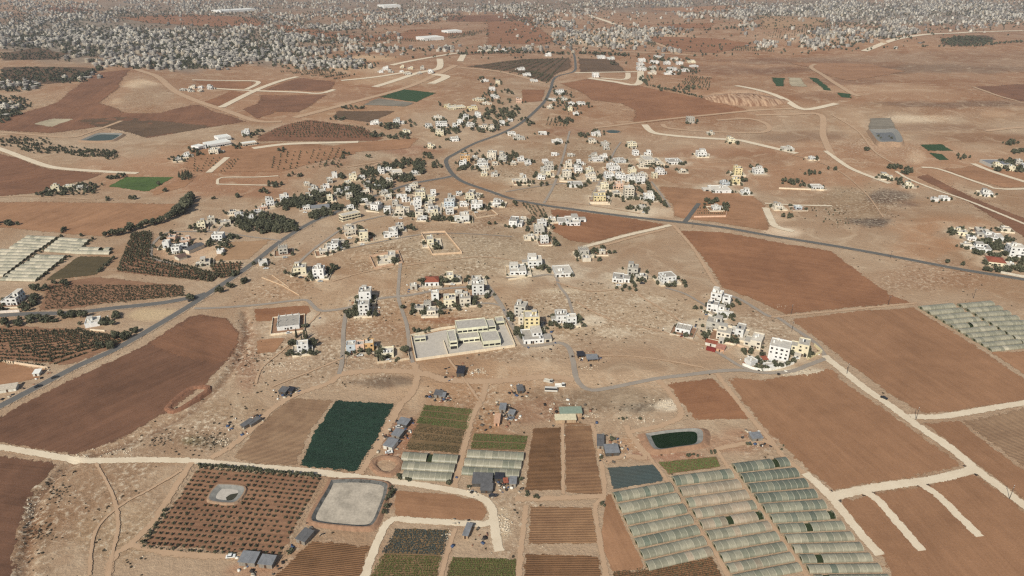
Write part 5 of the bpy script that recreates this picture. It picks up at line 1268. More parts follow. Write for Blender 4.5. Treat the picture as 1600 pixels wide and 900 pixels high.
bwall("wall around the yard of the yellow village house", [(922, 319), (953, 320), (956, 311)], 1.5)
bwall("wall along the upper village cross street", [(874, 284), (900, 286), (937, 281)], 1.8)
bwall("wall of the nursery compound", [(1084, 340), (1134, 339), (1139, 317)], 1.8, rgb=(222, 186, 160))
bwall("pale wall in front of the house by the tree lot", [(1217, 295), (1288, 298)], 1.8)
bwall("white wall along the side road at the left edge", [(-40, 492), (31, 488)], 2.4, rgb=(222, 208, 196))
bwall("pale wall along the yard at the left edge", [(-40, 562), (0, 565), (75, 576)], 1.6, rgb=(214, 190, 164))
bwall("retaining wall behind the walled group at the right edge", [(1478, 361), (1502, 372), (1530, 392), (1555, 414), (1562, 424)], 1.8, rgb=(186, 170, 150))
bwall("pale roadside wall at the right edge", [(1563, 427), (1610, 436)], 2.2, rgb=(196, 186, 170))
bwall("wall around the empty plot by the stone house", [(740, 332), (768, 328), (778, 336), (745, 341)], 1.2, close=True, rgb=(220, 196, 168))
bwall("wall below the long white roadside house", [(794, 438), (830, 433)], 1.6)
bwall("low ruined wall in the scrub beside the tall house", [(409, 434), (440, 446), (468, 462)], 0.8, rgb=(204, 176, 146))
bwall("second low ruined wall in the scrub", [(425, 430), (452, 450)], 0.7, rgb=(204, 176, 146))
bwall("short pale wall by the low white roofed house", [(141, 516), (164, 518)], 1.2)
m_post = plain("fence_post", (96, 84, 70), 0.9)
def fence(label, pts, step=3.0, h=1.5):
    P = [at(*p) for p in pts]; C = P[0]; root = empty("wire_fence", C)
    posts = MB(); wires = MB()
    for a, b in zip(P[:-1], P[1:]):
        L = (b - a).length; n = max(1, int(L / step)); prev = None
        for k in range(n + 1):
            q = a + (b - a) * (k / n); z = hs(q.x, q.y) - C.z; x, y = q.x - C.x, q.y - C.y
            posts.box(x - .06, x + .06, y - .06, y + .06, z - .3, z + h)
            if prev:
                for hz in (0.4, 0.9, 1.4):
                    V = []
                    for (xx, yy, zz) in (prev, (x, y, z)):
                        V += [(xx, yy - .012, zz + hz - .012), (xx, yy + .012, zz + hz - .012), (xx, yy, zz + hz + .012)]
                    wires.add(V, [(0, 1, 4, 3), (1, 2, 5, 4), (2, 0, 3, 5)])
            prev = (x, y, z)
    o = posts.build("posts", m_post, root); o['kind'] = 'stuff'
    o = wires.build("wires", m_post, root); o['kind'] = 'stuff'
    return tag(root, label, "fence")
fence("wire fence round the small pond orchard", [(307, 726), (221, 857), (330, 865), (441, 873), (508, 745), (307, 726)])
# ------------------------------------------------------------------ reservoirs
def scale_ring(R, k):
    c = np.mean(R, 0); return c + (R - c) * k
def offset_ring(R, d):
    nx = np.roll(R, -1, 0) - np.roll(R, 1, 0)
    nn = np.stack([-nx[:, 1], nx[:, 0]], 1); nn /= np.maximum(np.linalg.norm(nn, axis=1, keepdims=True), 1e-6)
    return R + nn * d
def reservoir(label, px, rim_h, bank, slope_w, floor_z, m_bank, m_liner, m_floor, floor_name, water=None):
    W = [at(*p) for p in px]
    P = [(p.x, p.y) for p in W]
    R = np.array(catmull(P + [P[0]], 1.6))[:-1]
    if 0.5 * np.sum(R[:, 0] * np.roll(R[:, 1], -1) - np.roll(R[:, 0], -1) * R[:, 1]) < 0: R = R[::-1].copy()
    c = R.mean(0); zb = float(np.max(height(R[:, 0], R[:, 1])))
    root = empty("reservoir", (c[0], c[1], zb))
    n = len(R)
    def ringz(Q, z): return np.column_stack([Q - c, np.full(n, z)])
    rr = np.random.default_rng(3)
    outer = offset_ring(R, -bank + 0) + rr.uniform(-.3, .3, (n, 2))
    og = np.column_stack([outer - c, height(outer[:, 0], outer[:, 1]) - zb - 0.2])
    mr = float(np.mean(np.hypot(*(R - c).T)))
    outer = scale_ring(R, 1 + bank / mr) + rr.uniform(-.3, .3, (n, 2))
    og = np.column_stack([outer - c, height(outer[:, 0], outer[:, 1]) - zb - 0.2])
    rim_o = ringz(scale_ring(R, 1 + 0.8 / mr), rim_h); rim_i = ringz(R, rim_h)
    inner = ringz(scale_ring(R, 1 - slope_w / mr), floor_z)
    def strip(a, b):
        V = np.vstack([a, b]); F = [(i, (i + 1) % n, n + (i + 1) % n, n + i) for i in range(n)]
        return V.tolist(), F
    MB().add(*strip(og, rim_o)).add(*strip(rim_o, rim_i)).build("embankment", m_bank, root)
    MB().add(*strip(rim_i, inner)).build("liner", m_liner, root)
    fl = inner.copy()
    MB().add(fl.tolist() + [(0, 0, floor_z)], [(i, (i + 1) % n, n) for i in range(n)]).build(floor_name, m_floor, root)
    if water:
        Q = [at(*p) for p in water]
        MB().add([(q.x - c[0], q.y - c[1], floor_z + 0.05) for q in Q], [tuple(range(len(Q)))]).build("puddle", m_dirtywater, root)
    FIELD_POLYS.append(px)
    return tag(root, label, "pond")
m_bankr = plain("red_earth_bank", (152, 118, 94), 0.95, 0.3, 0.5)
m_bankt = plain("tan_earth_bank", (158, 130, 106), 0.95, 0.3, 0.5)
m_liner_b = plain("black_pond_liner", (104, 102, 98), 0.8, 0.75, 0.25, spec=0.08)
m_liner_g = plain("grey_pond_liner", (140, 136, 129), 0.8, 0.3, 0.4, spec=0.08)
m_drymud = plain("dry_cracked_mud", (180, 167, 150), 0.95, 0.36, 0.12)
m_dirtywater = plain("stagnant_water", (66, 62, 46), 0.15, 0.2, 0.6, spec=0.5)
m_greenw = plain("green_pond_water", (27, 42, 20), 0.4, 0.3, 0.15, spec=0.12)
m_tealw = plain("teal_pond_water", (70, 80, 72), 0.4, 0.15, 0.3, spec=0.15)
m_greyfloor = plain("pale_pond_floor", (186, 176, 164), 0.9, 0.2)
reservoir("large dried-out reservoir with black liner and pale mud floor", [(518, 752), (560, 751), (601, 756), (605, 768), (598, 790), (586, 818), (572, 825), (535, 823), (496, 818), (487, 811), (500, 785), (512, 765)], 1.1, 3.0, 2.0, 0.2, m_bankr, m_liner_b, m_drymud, "mud_floor")
reservoir("small half empty pond inside the orchard", [(342, 760), (362, 760), (381, 763), (381, 771), (374, 781), (365, 787), (348, 787), (332, 785), (327, 780), (333, 769)], 1.0, 1.6, 3.0, 0.12, m_bankt, m_liner_g, m_greyfloor, "pond_floor", water=[(374, 770.5), (360, 773), (353, 778), (355, 784), (361, 785), (367, 779)])
reservoir("square irrigation pond filled with green water", [(1008, 681), (1040, 676), (1078, 673), (1095, 675), (1098, 687), (1092, 697), (1060, 702), (1028, 706), (1017, 700)], 1.7, 4.0, 2.6, 0.7, m_bankr, m_liner_g, m_greenw, "water")
reservoir("far lined reservoir with grey terraces on the right plain", [(1357, 206), (1380, 205), (1400, 205), (1409, 226), (1391, 227), (1373, 227), (1364, 217)], 3.0, 6.0, 14.0, 0.5, m_bankt, m_liner_g, plain("grey_floor", (112, 112, 112), 0.8), "basin_floor")
reservoir("long dark pond on the left hillside", [(126, 221), (140, 215), (155, 210), (175, 210), (192, 211), (184, 217), (174, 221), (150, 222)], 2.0, 5.0, 5.0, 0.6, m_bankt, m_liner_g, m_tealw, "water")
reservoir("small dark pond beside the villa in the middle distance", [(946, 206), (956, 204), (969, 206), (964, 209), (952, 209)], 1.2, 2.0, 2.0, 0.4, m_bankt, m_liner_b, m_tealw, "water")
def berm(label, px, h, w, mat):
    P = [at(*p) for p in px]; R = np.array(catmull([(p.x, p.y) for p in P] + [(P[0].x, P[0].y)], 2.0))[:-1]
    if 0.5 * np.sum(R[:, 0] * np.roll(R[:, 1], -1) - np.roll(R[:, 0], -1) * R[:, 1]) < 0: R = R[::-1].copy()
    n = len(R); c = R.mean(0); z0 = hs(c[0], c[1]); rr = np.random.default_rng(8)
    rings = []
    for d, hh in ((-w, -0.3), (-w * .45, h * .8), (0, h), (w * .45, h * .7), (w, -0.3)):
        Q = offset_ring(R, d) + rr.uniform(-.25, .25, (n, 2))
        rings.append(np.column_stack([Q - c, height(Q[:, 0], Q[:, 1]) - z0 + hh + 0.25 + rr.uniform(-.15, .15, n)]))
    mb = MB(); V = np.vstack(rings).tolist(); F = []
    for k in range(4): F += [(k * n + i, k * n + (i + 1) % n, (k + 1) * n + (i + 1) % n, (k + 1) * n + i) for i in range(n)]
    o = mb.add(V, F).build("earth_berm", mat, None); o.location = (c[0], c[1], z0)
    return tag(o, label, "berm")
berm("oval red earth bank in the big left field", [(262, 638), (272, 643), (297, 630), (325, 610), (320, 605), (298, 607), (276, 623)], 1.1, 2.6, plain("red_berm", (138, 98, 76), 0.95, 0.35, 0.6))
berm("round earth pit ring above the dry reservoir", [(582, 727), (592, 738), (610, 741), (624, 730), (622, 719), (604, 715), (588, 718)], 1.0, 2.4, m_bankr)

# ------------------------------------------------------------------ greenhouses
def plastic(name, rgb, var=0.2):
    m, t, b = nt(name)
    tc = t.nodes.new('ShaderNodeTexCoord').outputs['Object']
    n1 = noise(t, posn(t), 0.5, 5.0, 0.65); n2 = noise(t, mapping(t, tc, (3.0, 0.4, 0.4)), 1.0, 4.0, 0.6)
    c = alb(rgb)
    f = mth(t, 'ADD', mth(t, 'MULTIPLY', n1, 0.5), mth(t, 'MULTIPLY', n2, 0.5))
    col = mixc(t, ramp(t, f, 0.34, 0.66), tuple(x * (1 - var * 1.3) for x in c), tuple(min(.8, x * (1 + var * 0.6)) for x in c))
    r = t.nodes.new('ShaderNodeObjectInfo').outputs['Random']
    col = mixc(t, 1.0, col, mixc(t, r, (0.72, 0.74, 0.72), (1.12, 1.10, 1.08)), 'MULTIPLY')
    t.links.new(col, b.inputs['Base Color'])
    b.inputs['Roughness'].default_value = 0.42; b.inputs['Specular IOR Level'].default_value = 0.35
    bump(t, b, n2, 0.25, 0.15)
    return m
PL = {'beige': plastic("plastic_beige", (154, 148, 129)), 'dust': plastic("plastic_dusty", (166, 150, 130)), 'green': plastic("plastic_greenish", (140, 138, 120)), 'dark': plastic("plastic_dark", (116, 121, 106)), 'teal': plastic("plastic_bluish", (116, 119, 105)), 'white': plastic("plastic_white", (186, 176, 155))}
m_hoop = plain("hoop_band", (192, 183, 162), 0.6, 0.1)
m_gend = plastic("plastic_end", (150, 144, 122))
m_gdark = plain("inside_crop", (52, 62, 38), 0.9, 0.4, 1.0)
ARC = [(-1.0, 0.0), (-0.98, 0.30), (-0.84, 0.62), (-0.58, 0.86), (-0.22, 0.985), (0.22, 0.985), (0.58, 0.86), (0.84, 0.62), (0.98, 0.30), (1.0, 0.0)]
GPANEL = {}
def greenhouse(label, group, A, B, half, hgt, styles, bays, hole=None, full=True):
    yaw = math.atan2(B.y - A.y, B.x - A.x); L = math.hypot(B.x - A.x, B.y - A.y)
    z = hs((A.x + B.x) / 2, (A.y + B.y) / 2)
    za, zb_ = hs(A.x, A.y), hs(B.x, B.y); zz = max(za, zb_, z)
    root = empty("greenhouse", (A.x, A.y, min(za, zb_, z) + 0.2), yaw)
    rise = zz - min(za, zb_, z)
    rnd = random.Random(int(A.x * 31 + A.y * 17))
    bl = L / bays
    key = (round(bl, 2), round(half, 2), round(hgt, 2))
    if key not in GPANEL:
        n = len(ARC)
        V = [(0.03, y * half, h * hgt) for y, h in ARC] + [(bl * 0.5, y * half * .99, h * hgt - (0.05 if 0 < i < n - 1 else 0)) for i, (y, h) in enumerate(ARC)] + [(bl - 0.03, y * half, h * hgt) for y, h in ARC]
        F = [(r * n + i, r * n + i + 1, (r + 1) * n + i + 1, (r + 1) * n + i) for r in range(2) for i in range(n - 1)]
        GPANEL[key] = {s: None for s in PL}
        GPANEL[key]['geo'] = (V, [f[::-1] for f in F])
    tone = styles[0]
    for k in range(bays):
        if hole is not None and k in hole: continue
        if full and rnd.random() < 0.012: continue
        s = tone if rnd.random() < 0.74 else rnd.choice(styles)
        if GPANEL[key][s] is None:
            me = py_mesh("cover_panel", *GPANEL[key]['geo']); me.materials.append(PL[s]); me.polygons.foreach_set('use_smooth', np.ones(len(me.polygons), bool)); GPANEL[key][s] = me
        o = bpy.data.objects.new("cover_panel", GPANEL[key][s]); COL.objects.link(o); o.parent = root; o.location = (k * bl, 0, rise)
        if rnd.random() < 0.2: o.scale = (1, 1.01, 0.97)
    n = len(ARC)
    hb = MB()
    for k in range(bays + 1):
        x = k * bl
        wv = 0.08 if full else 0.06
        V = [(x + sx * wv, y * (half + .04), h * (hgt + .04) + rise) for sx in (-1, 1) for y, h in ARC]
        hb.add(V, [(i + 1, i, n + i, n + i + 1) for i in range(n - 1)])
    o = hb.build("hoops", m_hoop, root); o['kind'] = 'stuff'
    for x in (0.02, L - 0.02):
        e = MB().add([(x, y * half * .985, h * hgt * .985 + rise) for y, h in ARC] + [(x, -half * .985, -0.3), (x, half * .985, -0.3)], [tuple(range(n)) + (n + 1, n)]).build("end_wall", m_gend, root)
        MB().box(x - 0.06, x + 0.06, -0.9, 0.9, rise, rise + min(2.0, hgt * .75)).build("door", m_gdark, e)
    MB().box(0.3, L - 0.3, -half * .8, half * .8, -0.2, rise + 0.5).build("crop_bed", m_gdark, root)
    return tag(root, label, "greenhouse", group)

def gh_block(name, group, nw, ne, step_w, step_e, rows, styles, bays, frac=0.62, half_k=0.46, holes=None, hk=0.42, w0=1.0, ordp='top'):
    ords = ['topmost'] + [w + ' from the top' for w in ORD[1:]]
    styl = random.Random(len(name))
    FIELD_POLYS.append([nw, ne, (ne[0] + step_e[0] * rows, ne[1] + step_e[1] * rows), (nw[0] + step_w[0] * rows, nw[1] + step_w[1] * rows)])
    for k in range(rows):
        a = (nw[0] + step_w[0] * (k + frac), nw[1] + step_w[1] * (k + frac)); b = (ne[0] + step_e[0] * (k + frac), ne[1] + step_e[1] * (k + frac))
        A, B = at(*a), at(*b)
        A2 = at(a[0] + step_w[0], a[1] + step_w[1]); B2 = at(b[0] + step_e[0], b[1] + step_e[1])
        dr = (B - A); dr.z = 0; dr.normalize(); nrm = Vector((-dr.y, dr.x, 0))
        pitch = abs(((A2 - A).dot(nrm) + (B2 - B).dot(nrm)) / 2)
        st = styles if isinstance(styles[0], str) else styles[k % len(styles)]
        lab = f"plastic greenhouse tunnel, {ords[k]} in {name}"
        greenhouse(lab, group, A, B, pitch * half_k, pitch * hk, st, bays, (holes or {}).get(k))
gh_block("the left greenhouse column", "greenhouses of the left column", (955, 767), (1042, 752), (8.4, 17.9), (10.2, 16.7), 7, [['beige', 'green', 'dark'], ['beige', 'green', 'dark'], ['green', 'beige'], ['beige', 'green'], ['green', 'dark', 'teal'], ['beige', 'green', 'teal'], ['beige', 'dust']], 10, half_k=0.41, hk=0.25)
gh_block("the middle greenhouse column", "greenhouses of the middle column", (1046, 742), (1135, 731), (10.6, 17.1), (11.8, 16.2), 10, [['beige', 'green', 'dark'], ['dust', 'beige', 'dust'], ['dust', 'green', 'dark'], ['dust', 'beige'], ['dust', 'green'], ['beige', 'dust'], ['beige', 'green'], ['beige', 'green'], ['beige', 'dust'], ['beige', 'green']], 10, half_k=0.41, hk=0.25)
gh_block("the right greenhouse column", "greenhouses of the right column", (1140, 723), (1221, 712), (11.5, 15.8), (14.4, 16.6), 12, [['teal', 'green', 'dark'], ['teal', 'green', 'dark'], ['teal', 'green'], ['teal', 'green'], ['green', 'teal'], ['green', 'teal'], ['green', 'beige'], ['beige', 'green'], ['beige', 'green'], ['beige', 'green'], ['beige', 'green', 'dark'], ['beige', 'green']], 10, half_k=0.41, hk=0.25, holes={5: [9], 6: [4]})
gh_block("the trio below the striped beds", "greenhouses below the striped beds", (629, 705), (718, 711), (0.5, 14.6), (-4.6, 14.0), 3, ['beige', 'green', 'beige'], 9, half_k=0.46, holes={0: [4]}, hk=0.27)
gh_block("the trio left of the ploughed field", "greenhouses left of the ploughed field", (733, 702), (820, 707), (-4.0, 13.2), (-3.4, 13.4), 3, ['beige', 'green', 'beige'], 9, half_k=0.46, hk=0.27)
gh_block("the near column at the right edge", "greenhouses near column right edge", (1431, 479), (1481, 474), (11.9, 7.1), (12.8, 7.0), 10, ['beige', 'white', 'beige'], 9, half_k=0.42, hk=0.26)
gh_block("the far column at the right edge", "greenhouses far column right edge", (1492, 475.5), (1541, 470), (12.0, 7.0), (13.0, 7.5), 10, ['beige', 'white', 'beige'], 9, half_k=0.42, hk=0.26)
gh_block("the upper left block by the smooth field", "greenhouses of the upper left block", (46, 369), (92, 371), (-6.0, 4.0), (-6.2, 4.2), 5, ['white', 'beige', 'white'], 6, half_k=0.48, hk=0.3)
gh_block("the second block by the smooth field", "greenhouses of the second left block", (97, 372), (142, 375), (-5.2, 4.2), (-4.4, 4.4), 5, ['white', 'beige', 'white'], 6, half_k=0.48, hk=0.3)
gh_block("the small pair beside the olive-brown field", "greenhouses of the small pair", (126, 387), (173, 388), (-2.6, 5.0), (0.2, 5.0), 2, ['white', 'white'], 6, half_k=0.47, hk=0.3)
gh_block("the block cut by the left edge", "greenhouses cut by the left edge", (6, 390), (60, 391), (-6.4, 4.6), (-6.0, 4.6), 9, ['white', 'beige', 'white'], 6, half_k=0.48, hk=0.3)
gh_block("the lower left block by the vineyard", "greenhouses of the lower left block", (62, 399), (106, 400), (-7.6, 5.0), (-6.2, 5.0), 8, ['white', 'beige', 'white'], 6, half_k=0.48, hk=0.3)

# ------------------------------------------------------------------ trees
def leaf_mat(name, dark, light):
    m, t, b = nt(name)
    tone = attrn(t, 'tone')
    r = t.nodes.new('ShaderNodeObjectInfo').outputs['Random']
    n = noise(t, posn(t), 0.6, 3.0, 0.6)
    f = mth(t, 'ADD', mth(t, 'MULTIPLY', tone, 0.42), mth(t, 'ADD', mth(t, 'MULTIPLY', r, 0.42), mth(t, 'MULTIPLY', n, 0.28)))
    t.links.new(mixc(t, ramp(t, f, 0.2, 0.9), dark, light), b.inputs['Base Color'])
    b.inputs['Roughness'].default_value = 0.7; b.inputs['Specular IOR Level'].default_value = 0.2
    return m
m_leaf = leaf_mat("leaf_evergreen", (0.040, 0.044, 0.025), (0.140, 0.138, 0.080))
m_olive = leaf_mat("leaf_olive", (0.045, 0.043, 0.025), (0.125, 0.118, 0.066))
m_shrub = leaf_mat("leaf_dry_shrub", (0.045, 0.038, 0.025), (0.12, 0.10, 0.065))
m_crop = leaf_mat("leaf_crop", (0.045, 0.08, 0.022), (0.12, 0.18, 0.05))
m_cropd = leaf_mat("leaf_crop_dark", (0.02, 0.038, 0.027), (0.042, 0.074, 0.05))
m_bark = plain("bark", (92, 76, 62), 0.95)

def crown_geo(seed, n, lobes=6, tall=1.0, leaf=0.22, cone=False):
    """leaf-sized faces spread through the volume of several lobes; unit radius, base at z=0"""
    r = np.random.default_rng(seed)
    cen = []
    for i in range(lobes):
        a = 2 * math.pi * i / lobes + r.uniform(-.5, .5); q = r.uniform(0.2, 0.55)
        cen.append((q * math.cos(a), q * math.sin(a), (0.55 + r.uniform(-.3, .45)) * tall, r.uniform(0.36, 0.56)))
    cen.append((0, 0, 0.95 * tall, 0.5))
    P = np.zeros((n, 3)); Nn = np.zeros((n, 3)); T = np.zeros(n)
    for i in range(n):
        if cone:
            h = r.random() ** 1.3; a = r.uniform(0, 2 * math.pi); q = (1 - h) ** 0.75 * 0.95 * r.uniform(.75, 1.05)
            P[i] = (q * math.cos(a), q * math.sin(a), h * 2 * tall); d = np.array([math.cos(a), math.sin(a), 0.5])
            T[i] = r.random()
        else:
            c = cen[r.integers(len(cen))]; d = r.normal(size=3); d /= np.linalg.norm(d)
            rad = c[3] * (r.uniform(0.72, 1.08))
            P[i] = np.array(c[:3]) + d * rad * np.array([1, 1, 0.85 * min(1.3, tall + .15)]); P[i, 2] = max(0.05, P[i, 2])
            T[i] = 0.5 * r.random() + 0.5 * ((int(c[0] * 97) % 7) / 7)
        v = d + r.normal(size=3) * 0.55; Nn[i] = v / np.linalg.norm(v)
    up = np.tile([0.1, 0.2, 1.0], (n, 1)); a = np.cross(Nn, up); a /= np.maximum(np.linalg.norm(a, axis=1, keepdims=True), 1e-6); b = np.cross(Nn, a)
    sz = (leaf * r.uniform(0.7, 1.35, n))[:, None]; sk = r.uniform(0.6, 1.0, n)[:, None]
    V = np.stack([P - a * sz - b * sz * sk * .5, P + a * sz * .5 - b * sz * sk, P + a * sz + b * sz * sk * .4, P - a * sz * .4 + b * sz * sk], 1).reshape(-1, 3)
    return V, np.arange(4 * n).reshape(-1, 4), np.repeat(T, 4)
def crown_mesh(name, geo, mat):
    V, F, T = geo
    me = np_mesh(name, V, F); fattr(me, 'tone', T); me.materials.append(mat); return me
BROAD = [crown_mesh("crown", crown_geo(40 + i, 260, 6 + i % 3, [0.9, 1.1, 1.3, 1.0, 1.2, 0.85][i], 0.17), m_leaf) for i in range(6)]
CYP = [crown_mesh("crown", crown_geo(60 + i, 220, tall=1.0, leaf=0.2, cone=True), m_leaf) for i in range(3)]
OLIVE = [crown_mesh("crown", crown_geo(70 + i, 110, 5, 0.9, 0.22), m_olive) for i in range(5)]
def trunk_mesh():
    mb = MB(); rr = random.Random(4)
    mb.cyl(0, 0, -0.3, 0.55, 0.075, 7, 0.055); mb.cyl(0, 0, 0.55, 1.0, 0.055, 7, 0.03)
    for k in range(3):
        a = 2.1 * k + .4; n = 5; V = []
        for (q, z, r) in ((0.0, 0.4, .035), (0.28, 0.78, .018)):
            for i in range(n):
                t = 2 * math.pi * i / n
                V.append((q * math.cos(a) + r * math.cos(t), q * math.sin(a) + r * math.sin(t), z))
        mb.add(V, [(i, (i + 1) % n, n + (i + 1) % n, n + i) for i in range(n)])
    me = py_mesh("trunk", mb.V, mb.F); me.materials.append(m_bark); return me
TRUNK = trunk_mesh()
def tree(name, x, y, r, hgt, crowns, rnd, label, cat, group):
    z = hs(x, y)
    root = empty(name, (x, y, z))
    t = bpy.data.objects.new("trunk", TRUNK); COL.objects.link(t); t.parent = root
    lift_c = 0.22 * hgt if name == "broadleaf_tree" else 0.12 * hgt
    t.scale = (r * 1.1, r * 1.1, max(lift_c * 2.2, 0.5 * hgt))
    c = bpy.data.objects.new("crown", crowns[rnd.randrange(len(crowns))]); COL.objects.link(c); c.parent = root
    c.location = (0, 0, lift_c); c.rotation_euler = (0, 0, rnd.uniform(0, 6.28))
    k = (hgt - lift_c) / (1.9 if name != "cypress" else 2.0)
    c.scale = (r, r, k)
    return tag(root, label, cat, group)

# the pond orchard: a regular planting of olive trees
def orchard_main():
    C = [at(*p) for p in ((313, 732), (498, 750), (436, 866), (230, 850))]
    nc, nr = 22, 17
    pond = [(338, 755), (386, 757), (386, 773), (368, 792), (330, 791), (321, 781)]
    L = []; rnd = random.Random(2); ROWS = {}
    for i in range(nr):
        for j in range(nc):
            u, v = j / (nc - 1), i / (nr - 1)
            p = (C[0] * (1 - u) + C[1] * u) * (1 - v) + (C[3] * (1 - u) + C[2] * u) * v
            x = p.x + rnd.uniform(-.18, .18); y = p.y + rnd.uniform(-.18, .18)
            qx, qy = to_px(x, y, hs(x, y))
            if inside1(qx, qy, pond) or rnd.random() < 0.03: continue
            q9 = rnd.uniform(0.5, 1.15) if rnd.random() < .3 else rnd.uniform(.8, 1.1); L.append((x, y, q9, q9 * rnd.uniform(1.7, 2.3), i, len(ROWS.setdefault(i, [])))); ROWS[i].append(1)
    L.sort(key=lambda q: q[1])
    ordr = lambda k: 'first' if k == 0 else ORD[k]
    for (x, y, r, h, i_, j_) in L[:300]:
        tree("olive_tree", x, y, r, h, OLIVE, rnd, f"small olive tree of the pond orchard, {ordr(nr - 1 - i_)} row from the bottom, {ordr(j_)} from left", "tree", "olive trees of the pond orchard")
    return [q[:4] for q in L[300:]]
OLIVE_REST = orchard_main()

# groves: label, list of (centre x, centre y, rx, ry, count, height min, max), polylines for hedges
rt = random.Random(21)
TREES = []           # (x, y, r, h, kind, label, group)
HX = np.array([(a, b, r) for a, b, r in HOUSE_POS])
def free(x, y, m=0.0):
    return not np.any(np.hypot(HX[:, 0] - x, HX[:, 1] - y) < HX[:, 2] * 0.8 + m)
def grove(label, ells, kind='broad', h=(4, 7), lo=0.35, hi=0.5):
    for (cx, cy, rx, ry, n) in ells:
        k = 0; tr = 0
        while k < n and tr < n * 12:
            tr += 1
            a = rt.uniform(0, 6.283); q = math.sqrt(rt.random())
            p = at(cx + rx * q * math.cos(a), cy + ry * q * math.sin(a))
            if not free(p.x, p.y): continue
            hh = rt.uniform(*h); TREES.append((p.x, p.y, hh * rt.uniform(lo, hi), hh, kind, label)); k += 1
def hedge(label, pts, spacing, kind='broad', h=(4, 7), lo=0.35, hi=0.5, jit=1.0):
    P = [at(*p) for p in pts]
    for a, b in zip(P[:-1], P[1:]):
        L = (b - a).length; n = max(1, int(L / spacing))
        for i in range(n):
            q = a + (b - a) * ((i + rt.random() * .5) / n); hh = rt.uniform(*h)
            TREES.append((q.x + rt.uniform(-jit, jit), q.y + rt.uniform(-jit, jit), hh * rt.uniform(lo, hi), hh, kind, label))
grove("dark garden tree among the houses of the right village", [(1100, 525, 6, 5, 5), (1140, 535, 14, 5, 9), (1170, 550, 14, 4, 6), (1122, 480, 4, 3, 2), (1108, 478, 5, 4, 5), (1124, 498, 12, 3, 6), (1186, 567, 12, 5, 7), (1190, 577, 12, 3, 5), (1205, 574, 8, 3, 4), (1240, 553, 5, 4, 4), (1260, 558, 12, 4, 8), (1238, 566, 6, 4, 5), (1055, 448, 18, 3, 7), (1000, 445, 14, 6, 6), (980, 452, 20, 5, 7), (1140, 480, 6, 6, 5), (1144, 500, 5, 3, 3)], h=(3, 5.5))
grove("dark tree beside the houses around the school", [(660, 519, 16, 2, 7), (808, 520, 5, 6, 7), (798, 497, 4, 7, 7), (842, 525, 8, 4, 5), (884, 513, 10, 4, 6), (866, 508, 10, 4, 6), (902, 503, 6, 5, 5), (760, 505, 5, 3, 3), (690, 480, 5, 5, 4), (714, 485, 6, 3, 3), (740, 473, 8, 5, 6), (648, 487, 6, 5, 5), (668, 490, 12, 4, 5), (630, 551, 9, 4, 7), (596, 560, 5, 8, 5), (604, 558, 4, 3, 2), (555, 488, 5, 8, 9), (545, 492, 5, 7, 7), (560, 472, 4, 8, 5), (578, 492, 4, 5, 4), (583, 470, 3, 8, 4)], h=(3.5, 6))
grove("dark tree around the white house with cypresses", [(486, 540, 4, 7, 6), (482, 553, 9, 4, 7), (457, 540, 7, 5, 6), (454, 555, 6, 3, 4)], h=(3.5, 6))
grove("tall thin cypress behind the white house left of the school", [(475, 530, 9, 2, 5), (466, 528, 6, 2, 3)], 'cyp', h=(6, 8), lo=.1, hi=.13)
grove("dark tree on the hillside above the village", [(512, 425, 12, 6, 10), (488, 432, 4, 8, 6), (462, 432, 4, 3, 3), (528, 420, 8, 4, 5), (680, 388, 12, 4, 8), (618, 412, 6, 4, 5), (690, 442, 10, 4, 7), (712, 438, 8, 4, 6), (660, 445, 4, 3, 3), (645, 340, 4, 4, 4), (680, 342, 14, 5, 14), (700, 345, 14, 2, 6), (605, 333, 5, 4, 4), (665, 314, 6, 4, 6), (760, 327, 10, 4, 7), (735, 315, 6, 4, 5), (783, 325, 6, 3, 3), (592, 322, 6, 4, 5), (564, 363, 4, 5, 4), (580, 372, 6, 4, 4), (624, 362, 5, 5, 5), (542, 386, 8, 3, 4), (770, 352, 6, 4, 2)], h=(3.5, 6.5))
grove("dark tree in the belt along the asphalt road", [(470, 318, 24, 9, 79), (450, 322, 10, 8, 32), (500, 310, 20, 8, 56), (545, 300, 24, 8, 71), (590, 290, 24, 8, 65), (565, 312, 18, 6, 37), (580, 270, 16, 8, 32), (610, 262, 20, 5, 32), (630, 280, 20, 5, 32), (640, 255, 24, 6, 42), (655, 265, 10, 8, 42), (505, 335, 14, 5, 23), (525, 325, 14, 4, 23), (490, 340, 8, 4, 14), (560, 318, 10, 4, 14), (535, 277, 6, 3, 8), (680, 258, 6, 6, 14), (670, 245, 10, 4, 14)], h=(4.5, 8))
grove("tree of the dense dark grove beside the asphalt road", [(412, 352, 44, 14, 130), (400, 345, 38, 10, 40), (440, 356, 30, 10, 40)], h=(5, 7.5))
hedge("tall tree of the thick curved tree belt on the left", [(168, 371), (195, 364), (220, 357), (245, 350), (268, 342), (282, 330), (290, 318)], 2.6, h=(7, 10), jit=3.0, lo=.38, hi=.5)
hedge("tall tree of the thick curved tree belt on the left", [(280, 336), (294, 325), (297, 312)], 2.2, h=(9, 13), jit=4.0, lo=.38, hi=.5)
grove("tree around the houses north of the left field", [(110, 300, 44, 6, 46), (140, 292, 22, 5, 20), (70, 305, 16, 4, 12), (170, 280, 14, 3, 8), (190, 276, 10, 3, 5)], h=(4, 6.5))
grove("lone tree in the left fields", [(168, 313, 5, 2, 2), (207, 311, 5, 3, 3), (262, 300, 8, 2, 3), (248, 288, 2, 3, 2), (335, 312, 3, 2, 2), (373, 308, 6, 3, 4), (100, 362, 4, 3, 3), (127, 369, 1, 1, 1), (20, 352, 12, 3, 9), (0, 350, 8, 3, 5)], h=(4, 7))
